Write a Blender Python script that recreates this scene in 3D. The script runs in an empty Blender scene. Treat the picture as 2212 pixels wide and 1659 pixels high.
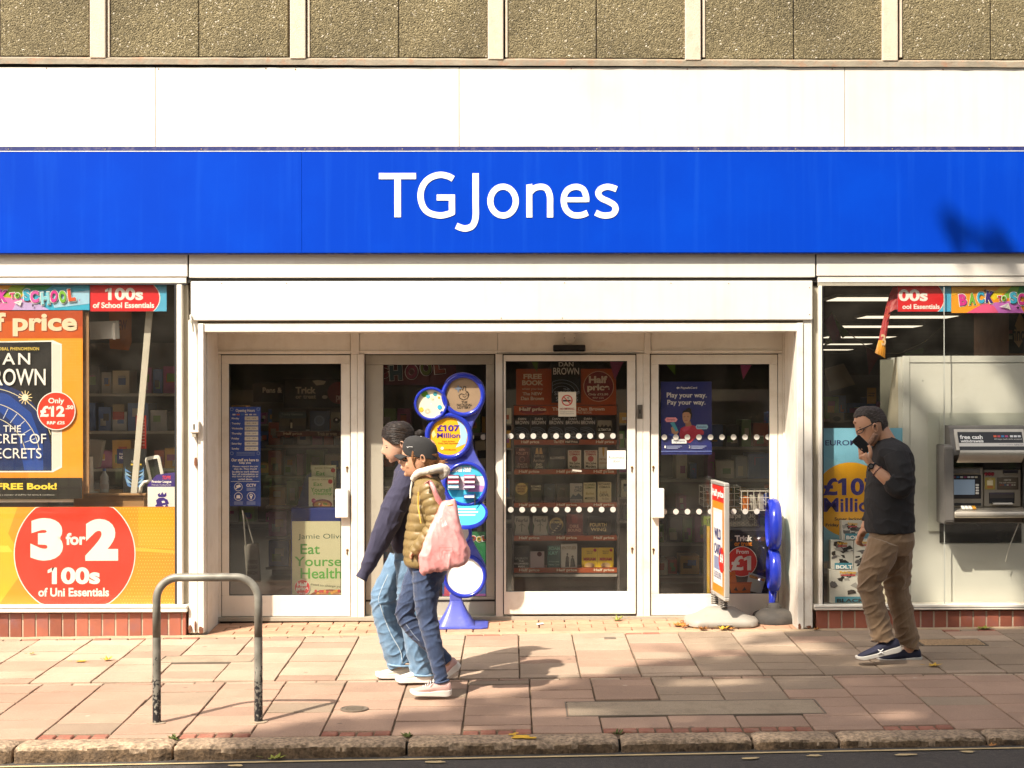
import bpy, bmesh, math, random
from mathutils import Vector, Matrix, noise as mnoise
random.seed(7)
R = math.radians
SC = bpy.context.scene
COL = SC.collection

# ---------------------------------------------------------------- camera
FPX, CX, YH, DIST = 3372.0, 1106.0, 861.0, 12.0      # focal length in px of a 2212 px wide frame, centre column, horizon row, camera distance
S0 = FPX / DIST
CAMZ = (1360.0 - YH) / S0
cam_d = bpy.data.cameras.new('camera')
cam = bpy.data.objects.new('camera', cam_d)
COL.objects.link(cam)
SC.camera = cam
YAW = R(0.45)
cam.location = (0, -DIST, CAMZ)
cam.rotation_euler = (R(90), R(0.09), -YAW)
cam_d.sensor_width = 36.0
cam_d.lens = 36.0 * FPX / 2212.0
cam_d.shift_y = (YH - 829.5) / 2212.0
cam_d.shift_x = -math.tan(YAW) * FPX / 2212.0
cam_d.clip_start = 0.1
cam_d.clip_end = 500

# ---------------------------------------------------------------- light
SUN_DIR = Vector((0.42, 0.52, -0.78)).normalized()    # the way the light travels
world = bpy.data.worlds.new('World')
SC.world = world
world.use_nodes = True
wn = world.node_tree
sky = wn.nodes.new('ShaderNodeTexSky')
sky.sky_type = 'NISHITA'
sky.sun_disc = False
sky.sun_elevation = math.asin(-SUN_DIR.z)
sky.sun_rotation = math.atan2(-SUN_DIR.x, -SUN_DIR.y)
sky.air_density = 1.0
sky.dust_density = 3.0
sky.ozone_density = 0.6
bg = wn.nodes['Background']
bg.inputs['Strength'].default_value = 0.15
hs = wn.nodes.new('ShaderNodeHueSaturation')
hs.inputs['Saturation'].default_value = 0.45
wn.links.new(sky.outputs[0], hs.inputs['Color'])
wb = wn.nodes.new('ShaderNodeMix')          # the photograph's warm white balance
wb.data_type = 'RGBA'; wb.blend_type = 'MULTIPLY'; wb.inputs['Factor'].default_value = 1.0
wb.inputs[7].default_value = (1.0, 0.955, 0.88, 1)
wn.links.new(hs.outputs[0], wb.inputs[6])
wn.links.new(wb.outputs[2], bg.inputs['Color'])
sun_d = bpy.data.lights.new('sun', 'SUN')
sun_d.energy = 4.1
sun_d.angle = R(0.8)
sun_d.color = (1.0, 0.90, 0.765)
sun = bpy.data.objects.new('sun', sun_d)
sun.rotation_euler = SUN_DIR.to_track_quat('-Z', 'Y').to_euler()
sun.location = (-6, -16, 14)
COL.objects.link(sun)
SC.view_settings.view_transform = 'Standard'
SC.view_settings.look = 'None'
SC.view_settings.exposure = 1.15
SC.view_settings.gamma = 1.0
SC.view_settings.use_curve_mapping = False
SC.render.film_transparent = False
SC.cycles.max_bounces = 8
SC.cycles.transparent_max_bounces = 12

# ---------------------------------------------------------------- pixel <-> place (all things stand at their own depth Y)
def sc(Y=0.0): return FPX / (DIST + Y)
def PX(dx, Y=0.0): return (dx - CX) / sc(Y)
def PZ(dy, Y=0.0): return CAMZ + (YH - dy) / sc(Y)
def PP(dx, dy, Y=0.0): return Vector((PX(dx, Y), Y, PZ(dy, Y)))
def gz(X, Y): return 0.03 * Y + 0.0077 * X - 0.022     # the pavement falls to the kerb and a little to one side
ROAD_DROP = 0.088

# ---------------------------------------------------------------- materials
def lin(h, k=0.80):
    h = h.lstrip('#')
    out = []
    for i in (0, 2, 4):
        c = int(h[i:i+2], 16) / 255.0
        c = c / 12.92 if c <= 0.04045 else ((c + 0.055) / 1.055) ** 2.4
        out.append(c * k)
    return tuple(out)

_mats = {}
def M(name, col, rough=0.6, var=0.08, vscale=6.0, dirt=None, dscale=3.0, damount=0.0, bump=0.0, bscale=60.0, metal=0.0,
      rnd=0.0, streak=0.0, stretch=(1, 1, 1), coat=0.0, emit=0.0, spec=0.5, fine=0.0, sheen=0.0, spots=None):
    if name in _mats: return _mats[name]
    m = bpy.data.materials.new(name)
    m.use_nodes = True
    nt = m.node_tree; N = nt.nodes; L = nt.links
    b = N['Principled BSDF']
    if len(col) == 3: col = tuple(col) + (1,)
    b.inputs['Roughness'].default_value = rough
    b.inputs['Metallic'].default_value = metal
    b.inputs['Specular IOR Level'].default_value = spec
    b.inputs['Coat Weight'].default_value = coat
    if sheen: b.inputs['Sheen Weight'].default_value = sheen
    tc = N.new('ShaderNodeTexCoord')
    mp = N.new('ShaderNodeMapping'); mp.inputs['Scale'].default_value = stretch
    L.new(tc.outputs['Object'], mp.inputs['Vector'])
    rgb = N.new('ShaderNodeRGB'); rgb.outputs[0].default_value = col
    cur = rgb.outputs[0]
    def scale(cur, fac_socket, lo, hi):
        mr = N.new('ShaderNodeMapRange'); mr.inputs['From Min'].default_value = 0.25; mr.inputs['From Max'].default_value = 0.75
        mr.inputs['To Min'].default_value = lo; mr.inputs['To Max'].default_value = hi
        L.new(fac_socket, mr.inputs['Value'])
        vm = N.new('ShaderNodeVectorMath'); vm.operation = 'SCALE'
        L.new(cur, vm.inputs[0]); L.new(mr.outputs[0], vm.inputs['Scale'])
        return vm.outputs[0]
    if var:
        n = N.new('ShaderNodeTexNoise'); n.inputs['Scale'].default_value = vscale; n.inputs['Detail'].default_value = 5
        L.new(mp.outputs[0], n.inputs['Vector'])
        cur = scale(cur, n.outputs['Fac'], 1 - var, 1 + var)
    if fine:
        n = N.new('ShaderNodeTexNoise'); n.inputs['Scale'].default_value = bscale; n.inputs['Detail'].default_value = 2
        L.new(mp.outputs[0], n.inputs['Vector'])
        cur = scale(cur, n.outputs['Fac'], 1 - fine, 1 + fine)
    if rnd:
        oi = N.new('ShaderNodeObjectInfo')
        mr = N.new('ShaderNodeMapRange'); mr.inputs['To Min'].default_value = 1 - rnd; mr.inputs['To Max'].default_value = 1 + rnd
        L.new(oi.outputs['Random'], mr.inputs['Value'])
        vm = N.new('ShaderNodeVectorMath'); vm.operation = 'SCALE'
        L.new(cur, vm.inputs[0]); L.new(mr.outputs[0], vm.inputs['Scale']); cur = vm.outputs[0]
    def mixin(cur, fac, colr):
        mx = N.new('ShaderNodeMix'); mx.data_type = 'RGBA'
        L.new(fac, mx.inputs['Factor']); L.new(cur, mx.inputs[6]); mx.inputs[7].default_value = tuple(colr) + (1,)
        return mx.outputs[2]
    if dirt is not None and damount > 0:
        n = N.new('ShaderNodeTexNoise'); n.inputs['Scale'].default_value = dscale; n.inputs['Detail'].default_value = 8; n.inputs['Roughness'].default_value = 0.65
        L.new(mp.outputs[0], n.inputs['Vector'])
        mr = N.new('ShaderNodeMapRange'); mr.inputs['From Min'].default_value = 0.5; mr.inputs['From Max'].default_value = 0.72
        mr.inputs['To Max'].default_value = damount
        L.new(n.outputs['Fac'], mr.inputs['Value'])
        cur = mixin(cur, mr.outputs[0], dirt)
    if spots:
        for (ss, rad, sc_, amt) in spots:
            vo = N.new('ShaderNodeTexVoronoi'); vo.inputs['Scale'].default_value = ss
            L.new(mp.outputs[0], vo.inputs['Vector'])
            mr = N.new('ShaderNodeMapRange'); mr.inputs['From Min'].default_value = rad; mr.inputs['From Max'].default_value = rad * .6
            mr.inputs['To Min'].default_value = 0; mr.inputs['To Max'].default_value = amt
            L.new(vo.outputs['Distance'], mr.inputs['Value'])
            cur = mixin(cur, mr.outputs[0], sc_)
    if streak:
        ms = N.new('ShaderNodeMapping'); ms.inputs['Scale'].default_value = (16, 16, 0.6)
        L.new(tc.outputs['Object'], ms.inputs['Vector'])
        n = N.new('ShaderNodeTexNoise'); n.inputs['Scale'].default_value = 1.0; n.inputs['Detail'].default_value = 6
        L.new(ms.outputs[0], n.inputs['Vector'])
        mr = N.new('ShaderNodeMapRange'); mr.inputs['From Min'].default_value = 0.52; mr.inputs['From Max'].default_value = 0.75
        mr.inputs['To Max'].default_value = abs(streak)
        L.new(n.outputs['Fac'], mr.inputs['Value'])
        cur = mixin(cur, mr.outputs[0], (0.35, 0.27, 0.18) if streak > 0 else (0.02, 0.14, 0.62))
    L.new(cur, b.inputs['Base Color'])
    if emit:
        b.inputs['Emission Color'].default_value = col; b.inputs['Emission Strength'].default_value = emit
    if bump:
        n = N.new('ShaderNodeTexNoise'); n.inputs['Scale'].default_value = bscale; n.inputs['Detail'].default_value = 4
        L.new(mp.outputs[0], n.inputs['Vector'])
        bp = N.new('ShaderNodeBump'); bp.inputs['Strength'].default_value = bump; bp.inputs['Distance'].default_value = 0.01
        L.new(n.outputs['Fac'], bp.inputs['Height']); L.new(bp.outputs[0], b.inputs['Normal'])
    _mats[name] = m
    return m

def INK(h, k=0.80, rough=0.45):
    """a print colour from the hex it shows"""
    return M('print_' + h.strip('#') + ('' if k == 0.80 else '_%d' % int(k * 100)), lin(h, k), rough, var=0.02, vscale=20)

def glass_mat(name, tint=0.9, refl=1.0, dust=0.03):
    if name in _mats: return _mats[name]
    m = bpy.data.materials.new(name); m.use_nodes = True
    nt = m.node_tree; N = nt.nodes; L = nt.links
    for n in list(N):
        if n.type != 'OUTPUT_MATERIAL': N.remove(n)
    out = [n for n in N if n.type == 'OUTPUT_MATERIAL'][0]
    tr = N.new('ShaderNodeBsdfTransparent'); tr.inputs[0].default_value = (tint, tint * 0.995, tint * 0.97, 1)
    gl = N.new('ShaderNodeBsdfGlossy'); gl.inputs['Roughness'].default_value = 0.015
    gl.inputs[0].default_value = (refl, refl, refl, 1)
    fr = N.new('ShaderNodeFresnel'); fr.inputs[0].default_value = 1.5
    mx = N.new('ShaderNodeMixShader')
    ge = N.new('ShaderNodeNewGeometry'); m1 = N.new('ShaderNodeMath'); m1.operation = 'MULTIPLY_ADD'
    m1.inputs[1].default_value = -1.8; m1.inputs[2].default_value = 1.8          # reflect once, at the face turned to the ray
    L.new(ge.outputs['Backfacing'], m1.inputs[0])
    mm = N.new('ShaderNodeMath'); mm.operation = 'MULTIPLY'; mm.use_clamp = True
    L.new(fr.outputs[0], mm.inputs[0]); L.new(m1.outputs[0], mm.inputs[1])
    L.new(mm.outputs[0], mx.inputs[0]); L.new(tr.outputs[0], mx.inputs[1]); L.new(gl.outputs[0], mx.inputs[2])
    df = N.new('ShaderNodeBsdfDiffuse'); df.inputs[0].default_value = (0.5, 0.46, 0.4, 1)
    tc = N.new('ShaderNodeTexCoord'); no = N.new('ShaderNodeTexNoise'); no.inputs['Scale'].default_value = 4; no.inputs['Detail'].default_value = 10
    L.new(tc.outputs['Object'], no.inputs['Vector'])
    mr = N.new('ShaderNodeMapRange'); mr.inputs['From Min'].default_value = 0.35; mr.inputs['From Max'].default_value = 0.8
    mr.inputs['To Min'].default_value = dust * 0.4; mr.inputs['To Max'].default_value = dust * 2
    L.new(no.outputs['Fac'], mr.inputs['Value'])
    m2 = N.new('ShaderNodeMixShader')
    L.new(mr.outputs[0], m2.inputs[0]); L.new(mx.outputs[0], m2.inputs[1]); L.new(df.outputs[0], m2.inputs[2])
    L.new(m2.outputs[0], out.inputs['Surface'])
    _mats[name] = m
    return m

# ---------------------------------------------------------------- objects
def wloc(o):
    v = Vector((0, 0, 0))
    while o is not None:
        v += o.location; o = o.parent
    return v

def tag(o, label=None, cat=None, group=None, kind=None):
    if label: o['label'] = label
    if cat: o['category'] = cat
    if group: o['group'] = group
    if kind: o['kind'] = kind
    return o

def thing(name, label, cat, loc=(0, 0, 0), group=None, parent=None):
    o = bpy.data.objects.new(name, None); COL.objects.link(o)
    o.location = loc; o.empty_display_size = 0.1
    if parent is not None: o.parent = parent; o.location = Vector(loc) - wloc(parent)
    return tag(o, label, cat, group)

def copy_tree(o, parent=None):
    c = o.copy(); COL.objects.link(c)
    c.parent = parent
    for ch in list(o.children): copy_tree(ch, c)
    return c

class MB:
    """collects geometry in world coordinates; build() links it as one mesh object"""
    def __init__(s): s.v = []; s.f = []; s.m = []; s.mi = 0; s.mats = []
    def use(s, mat):
        if mat not in s.mats: s.mats.append(mat)
        s.mi = s.mats.index(mat); return s
    def add(s, vs, fs):
        k = len(s.v); s.v += [tuple(v) for v in vs]
        for f in fs: s.f.append(tuple(i + k for i in f)); s.m.append(s.mi)
        return s
    def box(s, x0, x1, y0, y1, z0, z1):
        if x0 > x1: x0, x1 = x1, x0
        if y0 > y1: y0, y1 = y1, y0
        if z0 > z1: z0, z1 = z1, z0
        return s.add([(x0,y0,z0),(x1,y0,z0),(x1,y1,z0),(x0,y1,z0),(x0,y0,z1),(x1,y0,z1),(x1,y1,z1),(x0,y1,z1)],
                     [(0,3,2,1),(4,5,6,7),(0,1,5,4),(1,2,6,5),(2,3,7,6),(3,0,4,7)])
    def pbox(s, a, b, c, d, Y, depth):
        """box whose front face covers the pixel box a,b - c,d at depth Y"""
        return s.box(PX(a, Y), PX(c, Y), Y, Y + depth, PZ(d, Y), PZ(b, Y))
    def obox(s, c, ax, ay, az):
        """oriented box: centre and half axes"""
        c, ax, ay, az = map(Vector, (c, ax, ay, az))
        vs = [c + ax*i + ay*j + az*k for k in (-1, 1) for (i, j) in ((-1,-1),(1,-1),(1,1),(-1,1))]
        return s.add(vs, [(0,3,2,1),(4,5,6,7),(0,1,5,4),(1,2,6,5),(2,3,7,6),(3,0,4,7)])
    def prism(s, pts, y0, y1):
        """polygon in X,Z given anticlockwise seen from the street, pushed from y0 (front) to y1"""
        n = len(pts)
        ar = sum(pts[i][0]*pts[(i+1) % n][1] - pts[(i+1) % n][0]*pts[i][1] for i in range(n))
        if ar < 0: pts = pts[::-1]
        vs = [(p[0], y0, p[1]) for p in pts] + [(p[0], y1, p[1]) for p in pts]
        fs = [tuple(range(n)), tuple(range(2*n - 1, n - 1, -1))] + [(i, i + n, (i+1) % n + n, (i+1) % n) for i in range(n)]
        return s.add(vs, fs)
    def flat(s, pts, y):
        n = len(pts)
        ar = sum(pts[i][0]*pts[(i+1) % n][1] - pts[(i+1) % n][0]*pts[i][1] for i in range(n))
        if ar < 0: pts = pts[::-1]
        return s.add([(p[0], y, p[1]) for p in pts], [tuple(range(n))])
    def tube(s, path, r, seg=10, caps=True, closed=False, flat=1.0):
        path = [Vector(p) for p in path]; n = len(path)
        rs = r if isinstance(r, (list, tuple)) else [r] * n
        k = len(s.v); up = None
        for i, p in enumerate(path):
            if closed: t = path[(i+1) % n] - path[i-1]
            else: t = path[min(i+1, n-1)] - path[max(i-1, 0)]
            t.normalize()
            if up is None:
                up = Vector((0, 0, 1)) if abs(t.z) < 0.9 else Vector((1, 0, 0))
            side = t.cross(up).normalized(); up = side.cross(t).normalized()
            for j in range(seg):
                a = 2 * math.pi * j / seg
                s.v.append(tuple(p + side * math.cos(a) * rs[i] + up * math.sin(a) * rs[i] * flat))
        m = n if closed else n - 1
        for i in range(m):
            for j in range(seg):
                a = k + i*seg + j; b = k + i*seg + (j+1) % seg
                c = k + ((i+1) % n)*seg + (j+1) % seg; d = k + ((i+1) % n)*seg + j
                s.f.append((a, b, c, d)); s.m.append(s.mi)
        if caps and not closed:
            s.f.append(tuple(k + j for j in range(seg))[::-1]); s.m.append(s.mi)
            s.f.append(tuple(k + (n-1)*seg + j for j in range(seg))); s.m.append(s.mi)
        return s
    def lathe(s, prof, c, seg=24, axis='z'):
        """profile of (radius, height) round a vertical (or y) axis through c"""
        c = Vector(c); k = len(s.v)
        for (r, h) in prof:
            for j in range(seg):
                a = 2*math.pi*j/seg
                if axis == 'z': s.v.append((c.x + r*math.cos(a), c.y + r*math.sin(a), c.z + h))
                else: s.v.append((c.x + r*math.cos(a), c.y - h, c.z + r*math.sin(a)))
        for i in range(len(prof)-1):
            for j in range(seg):
                s.f.append((k+i*seg+j, k+i*seg+(j+1) % seg, k+(i+1)*seg+(j+1) % seg, k+(i+1)*seg+j)); s.m.append(s.mi)
        s.f.append(tuple(k+j for j in range(seg))[::-1]); s.m.append(s.mi)
        q = k + (len(prof)-1)*seg
        s.f.append(tuple(q+j for j in range(seg))); s.m.append(s.mi)
        return s
    def ball(s, c, rx, ry=None, rz=None, seg=14, rings=9):
        ry = ry or rx; rz = rz or rx
        prof = []
        c = Vector(c); k = len(s.v)
        for i in range(rings + 1):
            th = math.pi * i / rings
            for j in range(seg):
                a = 2*math.pi*j/seg
                s.v.append((c.x + rx*math.sin(th)*math.cos(a), c.y + ry*math.sin(th)*math.sin(a), c.z - rz*math.cos(th)))
        for i in range(rings):
            for j in range(seg):
                s.f.append((k+i*seg+j, k+i*seg+(j+1) % seg, k+(i+1)*seg+(j+1) % seg, k+(i+1)*seg+j)); s.m.append(s.mi)
        return s
    def loft(s, rings, caps=True, closed=True):
        k = len(s.v); n = len(rings[0])
        for r in rings: s.v += [tuple(p) for p in r]
        for i in range(len(rings)-1):
            for j in range(n if closed else n-1):
                s.f.append((k+i*n+j, k+i*n+(j+1) % n, k+(i+1)*n+(j+1) % n, k+(i+1)*n+j)); s.m.append(s.mi)
        if caps and closed:
            s.f.append(tuple(k+j for j in range(n))[::-1]); s.m.append(s.mi)
            q = k + (len(rings)-1)*n
            s.f.append(tuple(q+j for j in range(n))); s.m.append(s.mi)
        return s
    def mesh(s, name, off=Vector((0, 0, 0))):
        me = bpy.data.meshes.new(name)
        me.from_pydata([(v[0]-off.x, v[1]-off.y, v[2]-off.z) for v in s.v], [], s.f)
        if s.mats:
            for m in s.mats: me.materials.append(m)
            me.polygons.foreach_set('material_index', s.m)
        return me
    def build(s, name, mat=None, parent=None, smooth=False, bevel=0.0, weld=False, segs=1, angle=None):
        off = wloc(parent) if parent is not None else Vector((0, 0, 0))
        me = s.mesh(name, off)
        if mat is not None and not s.mats: me.materials.append(mat)
        if bevel or weld or smooth:
            bm = bmesh.new(); bm.from_mesh(me)
            if weld: bmesh.ops.remove_doubles(bm, verts=bm.verts, dist=1e-4)
            if smooth: bmesh.ops.recalc_face_normals(bm, faces=bm.faces)
            if bevel:
                ed = [e for e in bm.edges if len(e.link_faces) == 2 and e.calc_face_angle(0) > R(25)]
                bmesh.ops.bevel(bm, geom=ed, offset=bevel, offset_type='OFFSET', segments=segs, profile=0.5, affect='EDGES', clamp_overlap=True)
            bm.to_mesh(me); bm.free()
        if smooth:
            me.polygons.foreach_set('use_smooth', [True] * len(me.polygons))
            if angle: me.set_sharp_from_angle(angle=R(angle))
        o = bpy.data.objects.new(name, me); COL.objects.link(o)
        if parent is not None: o.parent = parent
        return o

def text_geo(body, bold=0.0, spacing=1.0, shear=0.0, res=5, flags=True):
    c = bpy.data.curves.new('text', 'FONT')
    c.body = body; c.offset = bold; c.space_character = spacing; c.shear = shear; c.resolution_u = res
    o = bpy.data.objects.new('text', c)
    me = bpy.data.meshes.new_from_object(o)
    vs = [(v.co.x, v.co.y) for v in me.vertices]; fs = [tuple(p.vertices) for p in me.polygons]
    bpy.data.meshes.remove(me)
    if flags and '1' in body and bold > 0.01:      # give the figure 1 its slanting flag
        def ext(t):
            c.body = t; m_ = bpy.data.meshes.new_from_object(o); xs = [v.co.x for v in m_.vertices]; ys = [v.co.y for v in m_.vertices]
            bpy.data.meshes.remove(m_); return min(xs), max(xs), max(ys)
        a1, b1, h = ext('1'); w = b1 - a1
        for i, ch in enumerate(body):
            if ch == '1':
                x = ext(body[:i+1])[1] - w; k = len(vs)
                vs += [(x + w*.5, h), (x + w*.1, h), (x - w*.85, h*.84), (x - w*.85, h*.64), (x + w*.05, h*.74)]
                fs.append((k, k+1, k+2, k+3, k+4))
    bpy.data.objects.remove(o); bpy.data.curves.remove(c)
    return vs, fs

class Poster:
    """a flat printed thing: sheet, print and lettering, each layer a millimetre in front of the last.  All boxes in photo pixels at its depth."""
    def __init__(s, name, label, cat, box, Y, sheet, group=None, thick=0.003, parent=None, sheetname='sheet', step=0.0003, bevel=0.0, facing=-1):
        a, b, c, d = box
        s.Y = Y; s.y = Y; s.step = step
        s.root = parent or thing(name, label, cat, (PX((a+c)/2, Y), Y, PZ(d, Y)), group)
        s.sheet = MB().pbox(a, b, c, d, Y, thick).build(sheetname, sheet, s.root, bevel=bevel)
        s.art = MB(); s.let = MB()
    def nx(s): s.y -= s.step; return s.y
    def p(s, x, y): return (PX(x, s.Y), PZ(y, s.Y))
    def rect(s, a, b, c, d, mat): s.art.use(mat).flat([s.p(a, d), s.p(c, d), s.p(c, b), s.p(a, b)], s.nx()); return s
    def poly(s, pts, mat): s.art.use(mat).flat([s.p(*q) for q in pts], s.nx()); return s
    def disc(s, x, y, rx, mat, ry=None, seg=40, clip=None):
        ry = ry or rx
        pts = [(x + rx*math.cos(2*math.pi*i/seg), y + ry*math.sin(2*math.pi*i/seg)) for i in range(seg)]
        if clip:
            pts = [(min(max(px, clip[0]), clip[2]), min(max(py, clip[1]), clip[3])) for px, py in pts]
        return s.poly(pts, mat)
    def ring(s, x, y, r0, r1, mat, seg=36, k=1.0):
        s.nx(); ps = []
        for i in range(seg):
            a = 2*math.pi*i/seg
            ps.append((s.p(x + r0*math.cos(a), y + r0*k*math.sin(a)), s.p(x + r1*math.cos(a), y + r1*k*math.sin(a))))
        s.art.use(mat)
        for i in range(seg):
            A, B = ps[i], ps[(i+1) % seg]
            s.art.flat([A[0], A[1], B[1], B[0]], s.y)
        return s
    def line(s, pts, w, mat):
        s.nx(); s.art.use(mat)
        for i in range(len(pts)-1):
            (x0, y0), (x1, y1) = pts[i], pts[i+1]
            dx, dy = x1-x0, y1-y0; l = math.hypot(dx, dy) or 1
            ox, oy = -dy/l*w/2, dx/l*w/2
            s.art.flat([s.p(x0+ox, y0+oy), s.p(x1+ox, y1+oy), s.p(x1-ox, y1-oy), s.p(x0-ox, y0-oy)], s.y - i*1e-5)
        return s
    def text(s, body, a, b, c, d, mat, bold=0.0, spacing=1.0, rot=0.0, shear=0.0, clip=None):
        """fit the ink of the text to the pixel box a,b - c,d"""
        vs, fs = text_geo(body, bold, spacing, shear)
        x0 = min(v[0] for v in vs); x1 = max(v[0] for v in vs); y0 = min(v[1] for v in vs); y1 = max(v[1] for v in vs)
        out = []; y = s.nx()
        cx, cy = (a+c)/2, (b+d)/2
        for v in vs:
            px = a + (v[0]-x0)/(x1-x0)*(c-a); py = d - (v[1]-y0)/(y1-y0)*(d-b)
            if rot:
                ca, sa = math.cos(rot), math.sin(rot)
                px, py = cx + (px-cx)*ca + (py-cy)*sa, cy - (px-cx)*sa + (py-cy)*ca
            if clip: px = min(max(px, clip[0]), clip[2])
            q = s.p(px, py); out.append((q[0], y, q[1]))
        s.let.use(mat).add(out, fs)
        return s
    def done(s, smooth=False):
        if s.art.v: s.art.build('print', None, s.root)
        if s.let.v: s.let.build('lettering', None, s.root)
        return s.root
# ================================================================ materials of the place
WHITE = M('white_cladding', (0.69, 0.655, 0.59), 0.42, var=0.04, vscale=1.5, dirt=(0.5, 0.42, 0.30), dscale=1.3, damount=0.2, streak=0.10, spots=((1.3, .02, (.3, .16, .08), .8),))
WPAINT = M('white_frame_paint', (0.74, 0.69, 0.60), 0.4, var=0.06, vscale=3, dirt=(0.4, 0.3, 0.18), dscale=7, damount=0.28, streak=0.1, bump=0.05, bscale=30)
WOLD = M('old_white_paint', (0.74, 0.70, 0.62), 0.5, var=0.06, vscale=5, dirt=(0.30, 0.17, 0.08), dscale=5, damount=0.35, bump=0.12, bscale=25)
GREYFR = M('anodised_frame', (0.38, 0.35, 0.28), 0.4, var=0.06, metal=0.1, dirt=(0.15, 0.12, 0.08), dscale=6, damount=0.3)
BLACKG = M('black_rubber', (0.015, 0.015, 0.017), 0.6, var=0.1)
DARKGAP = M('dark_gap', (0.02, 0.018, 0.015), 0.9, var=0.2)
BLUE = M('blue_sign_vinyl', (0.0, 0.040, 0.43), 0.5, var=0.06, vscale=1.2, streak=-0.12, dirt=(0.0, 0.055, 0.48), dscale=1.2, damount=0.4, spec=0.08)
NAVY = M('navy_edge_and_shade', (0.012, 0.02, 0.12), 0.5, var=0.15, dirt=(0.2, 0.17, 0.2), dscale=30, damount=0.5)  # navy of the top lip, also the painted shade under the sign
SIGNW = M('white_sign_letter', (0.84, 0.84, 0.82), 0.35, var=0.01)
CONC = M('pale_concrete', (0.60, 0.50, 0.39), 0.85, var=0.1, vscale=9, dirt=(0.34, 0.24, 0.15), dscale=9, damount=0.45, bump=0.25, bscale=90, fine=0.06)
LEAD = M('weathered_flashing', (0.27, 0.23, 0.17), 0.7, var=0.25, vscale=7, dirt=(0.32, 0.12, 0.05), dscale=14, damount=0.6, bump=0.4, bscale=35)
TILE = M('red_plinth_tile', (0.29, 0.095, 0.06), 0.35, var=0.13, vscale=7, rnd=0.25, dirt=(0.2, 0.11, 0.12), dscale=5, damount=0.6, bump=0.06, bscale=60)
MORTAR = M('grey_mortar', (0.42, 0.34, 0.25), 0.95, var=0.2, bump=0.4)
GLASS = glass_mat('shop_glass', 0.97, 1.0, 0.013)
GLASS2 = glass_mat('dusty_door_glass', 0.96, 1.0, 0.015)
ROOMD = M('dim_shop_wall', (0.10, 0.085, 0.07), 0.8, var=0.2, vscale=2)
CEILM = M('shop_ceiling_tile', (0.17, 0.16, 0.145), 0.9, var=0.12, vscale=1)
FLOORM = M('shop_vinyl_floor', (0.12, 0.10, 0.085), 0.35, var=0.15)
RUST = M('rust_patch', (0.16, 0.06, 0.03), 0.9, var=0.3, vscale=30, bump=0.4)

def pebble_mat():
    m = bpy.data.materials.new('pebbledash'); m.use_nodes = True
    nt = m.node_tree; N = nt.nodes; L = nt.links; b = N['Principled BSDF']
    tc = N.new('ShaderNodeTexCoord')
    nz = N.new('ShaderNodeTexNoise'); nz.inputs['Scale'].default_value = 30
    L.new(tc.outputs['Object'], nz.inputs['Vector'])
    mxv = N.new('ShaderNodeMix'); mxv.data_type = 'VECTOR'; mxv.inputs['Factor'].default_value = 0.035
    L.new(tc.outputs['Object'], mxv.inputs[4]); L.new(nz.outputs['Color'], mxv.inputs[5])
    vo = N.new('ShaderNodeTexVoronoi'); vo.inputs['Scale'].default_value = 105
    L.new(mxv.outputs[1], vo.inputs['Vector'])
    cr = N.new('ShaderNodeValToRGB')
    e = cr.color_ramp.elements
    e[0].position = 0.0; e[0].color = (0.095, 0.078, 0.04, 1); e[1].position = 1.0; e[1].color = (0.5, 0.44, 0.34, 1)
    for p, c in ((0.3, (0.13, 0.105, 0.052, 1)), (0.6, (0.18, 0.145, 0.075, 1)), (0.86, (0.225, 0.185, 0.10, 1)), (0.975, (0.24, 0.20, 0.115, 1)), (0.988, (0.5, 0.45, 0.36, 1))):
        q = e.new(p); q.color = c
    sp = N.new('ShaderNodeSeparateColor'); L.new(vo.outputs['Color'], sp.inputs[0])
    L.new(sp.outputs[0], cr.inputs[0])
    big = N.new('ShaderNodeTexNoise'); big.inputs['Scale'].default_value = 1.1; big.inputs['Detail'].default_value = 5
    L.new(tc.outputs['Object'], big.inputs['Vector'])
    mr = N.new('ShaderNodeMapRange'); mr.inputs['From Min'].default_value = .3; mr.inputs['From Max'].default_value = .7; mr.inputs['To Min'].default_value = .74; mr.inputs['To Max'].default_value = 1.34
    L.new(big.outputs['Fac'], mr.inputs['Value'])
    vm = N.new('ShaderNodeVectorMath'); vm.operation = 'SCALE'; L.new(cr.outputs[0], vm.inputs[0]); L.new(mr.outputs[0], vm.inputs['Scale'])
    L.new(vm.outputs[0], b.inputs['Base Color']); b.inputs['Roughness'].default_value = 0.85
    inv = N.new('ShaderNodeMath'); inv.operation = 'MULTIPLY'; inv.inputs[1].default_value = -1; L.new(vo.outputs['Distance'], inv.inputs[0])
    bp = N.new('ShaderNodeBump'); bp.inputs['Strength'].default_value = 0.8; bp.inputs['Distance'].default_value = 0.012
    L.new(inv.outputs[0], bp.inputs['Height']); L.new(bp.outputs[0], b.inputs['Normal'])
    return m
PEBBLE = pebble_mat()

# ================================================================ the shop building
B = thing('shop_building', 'pale shop front with pebbledash panels above white cladding and a recessed glazed entrance', 'building', (0, 1.0, 0))
XL, XR = -560, 2772          # the front goes on a little beyond the frame (pixel columns)

def bpart(name, a, b, c, d, Y, depth, mat, bevel=0.003, parent=None):
    return MB().pbox(a, b, c, d, Y, depth).build(name, mat, parent or B, bevel=bevel)

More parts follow.
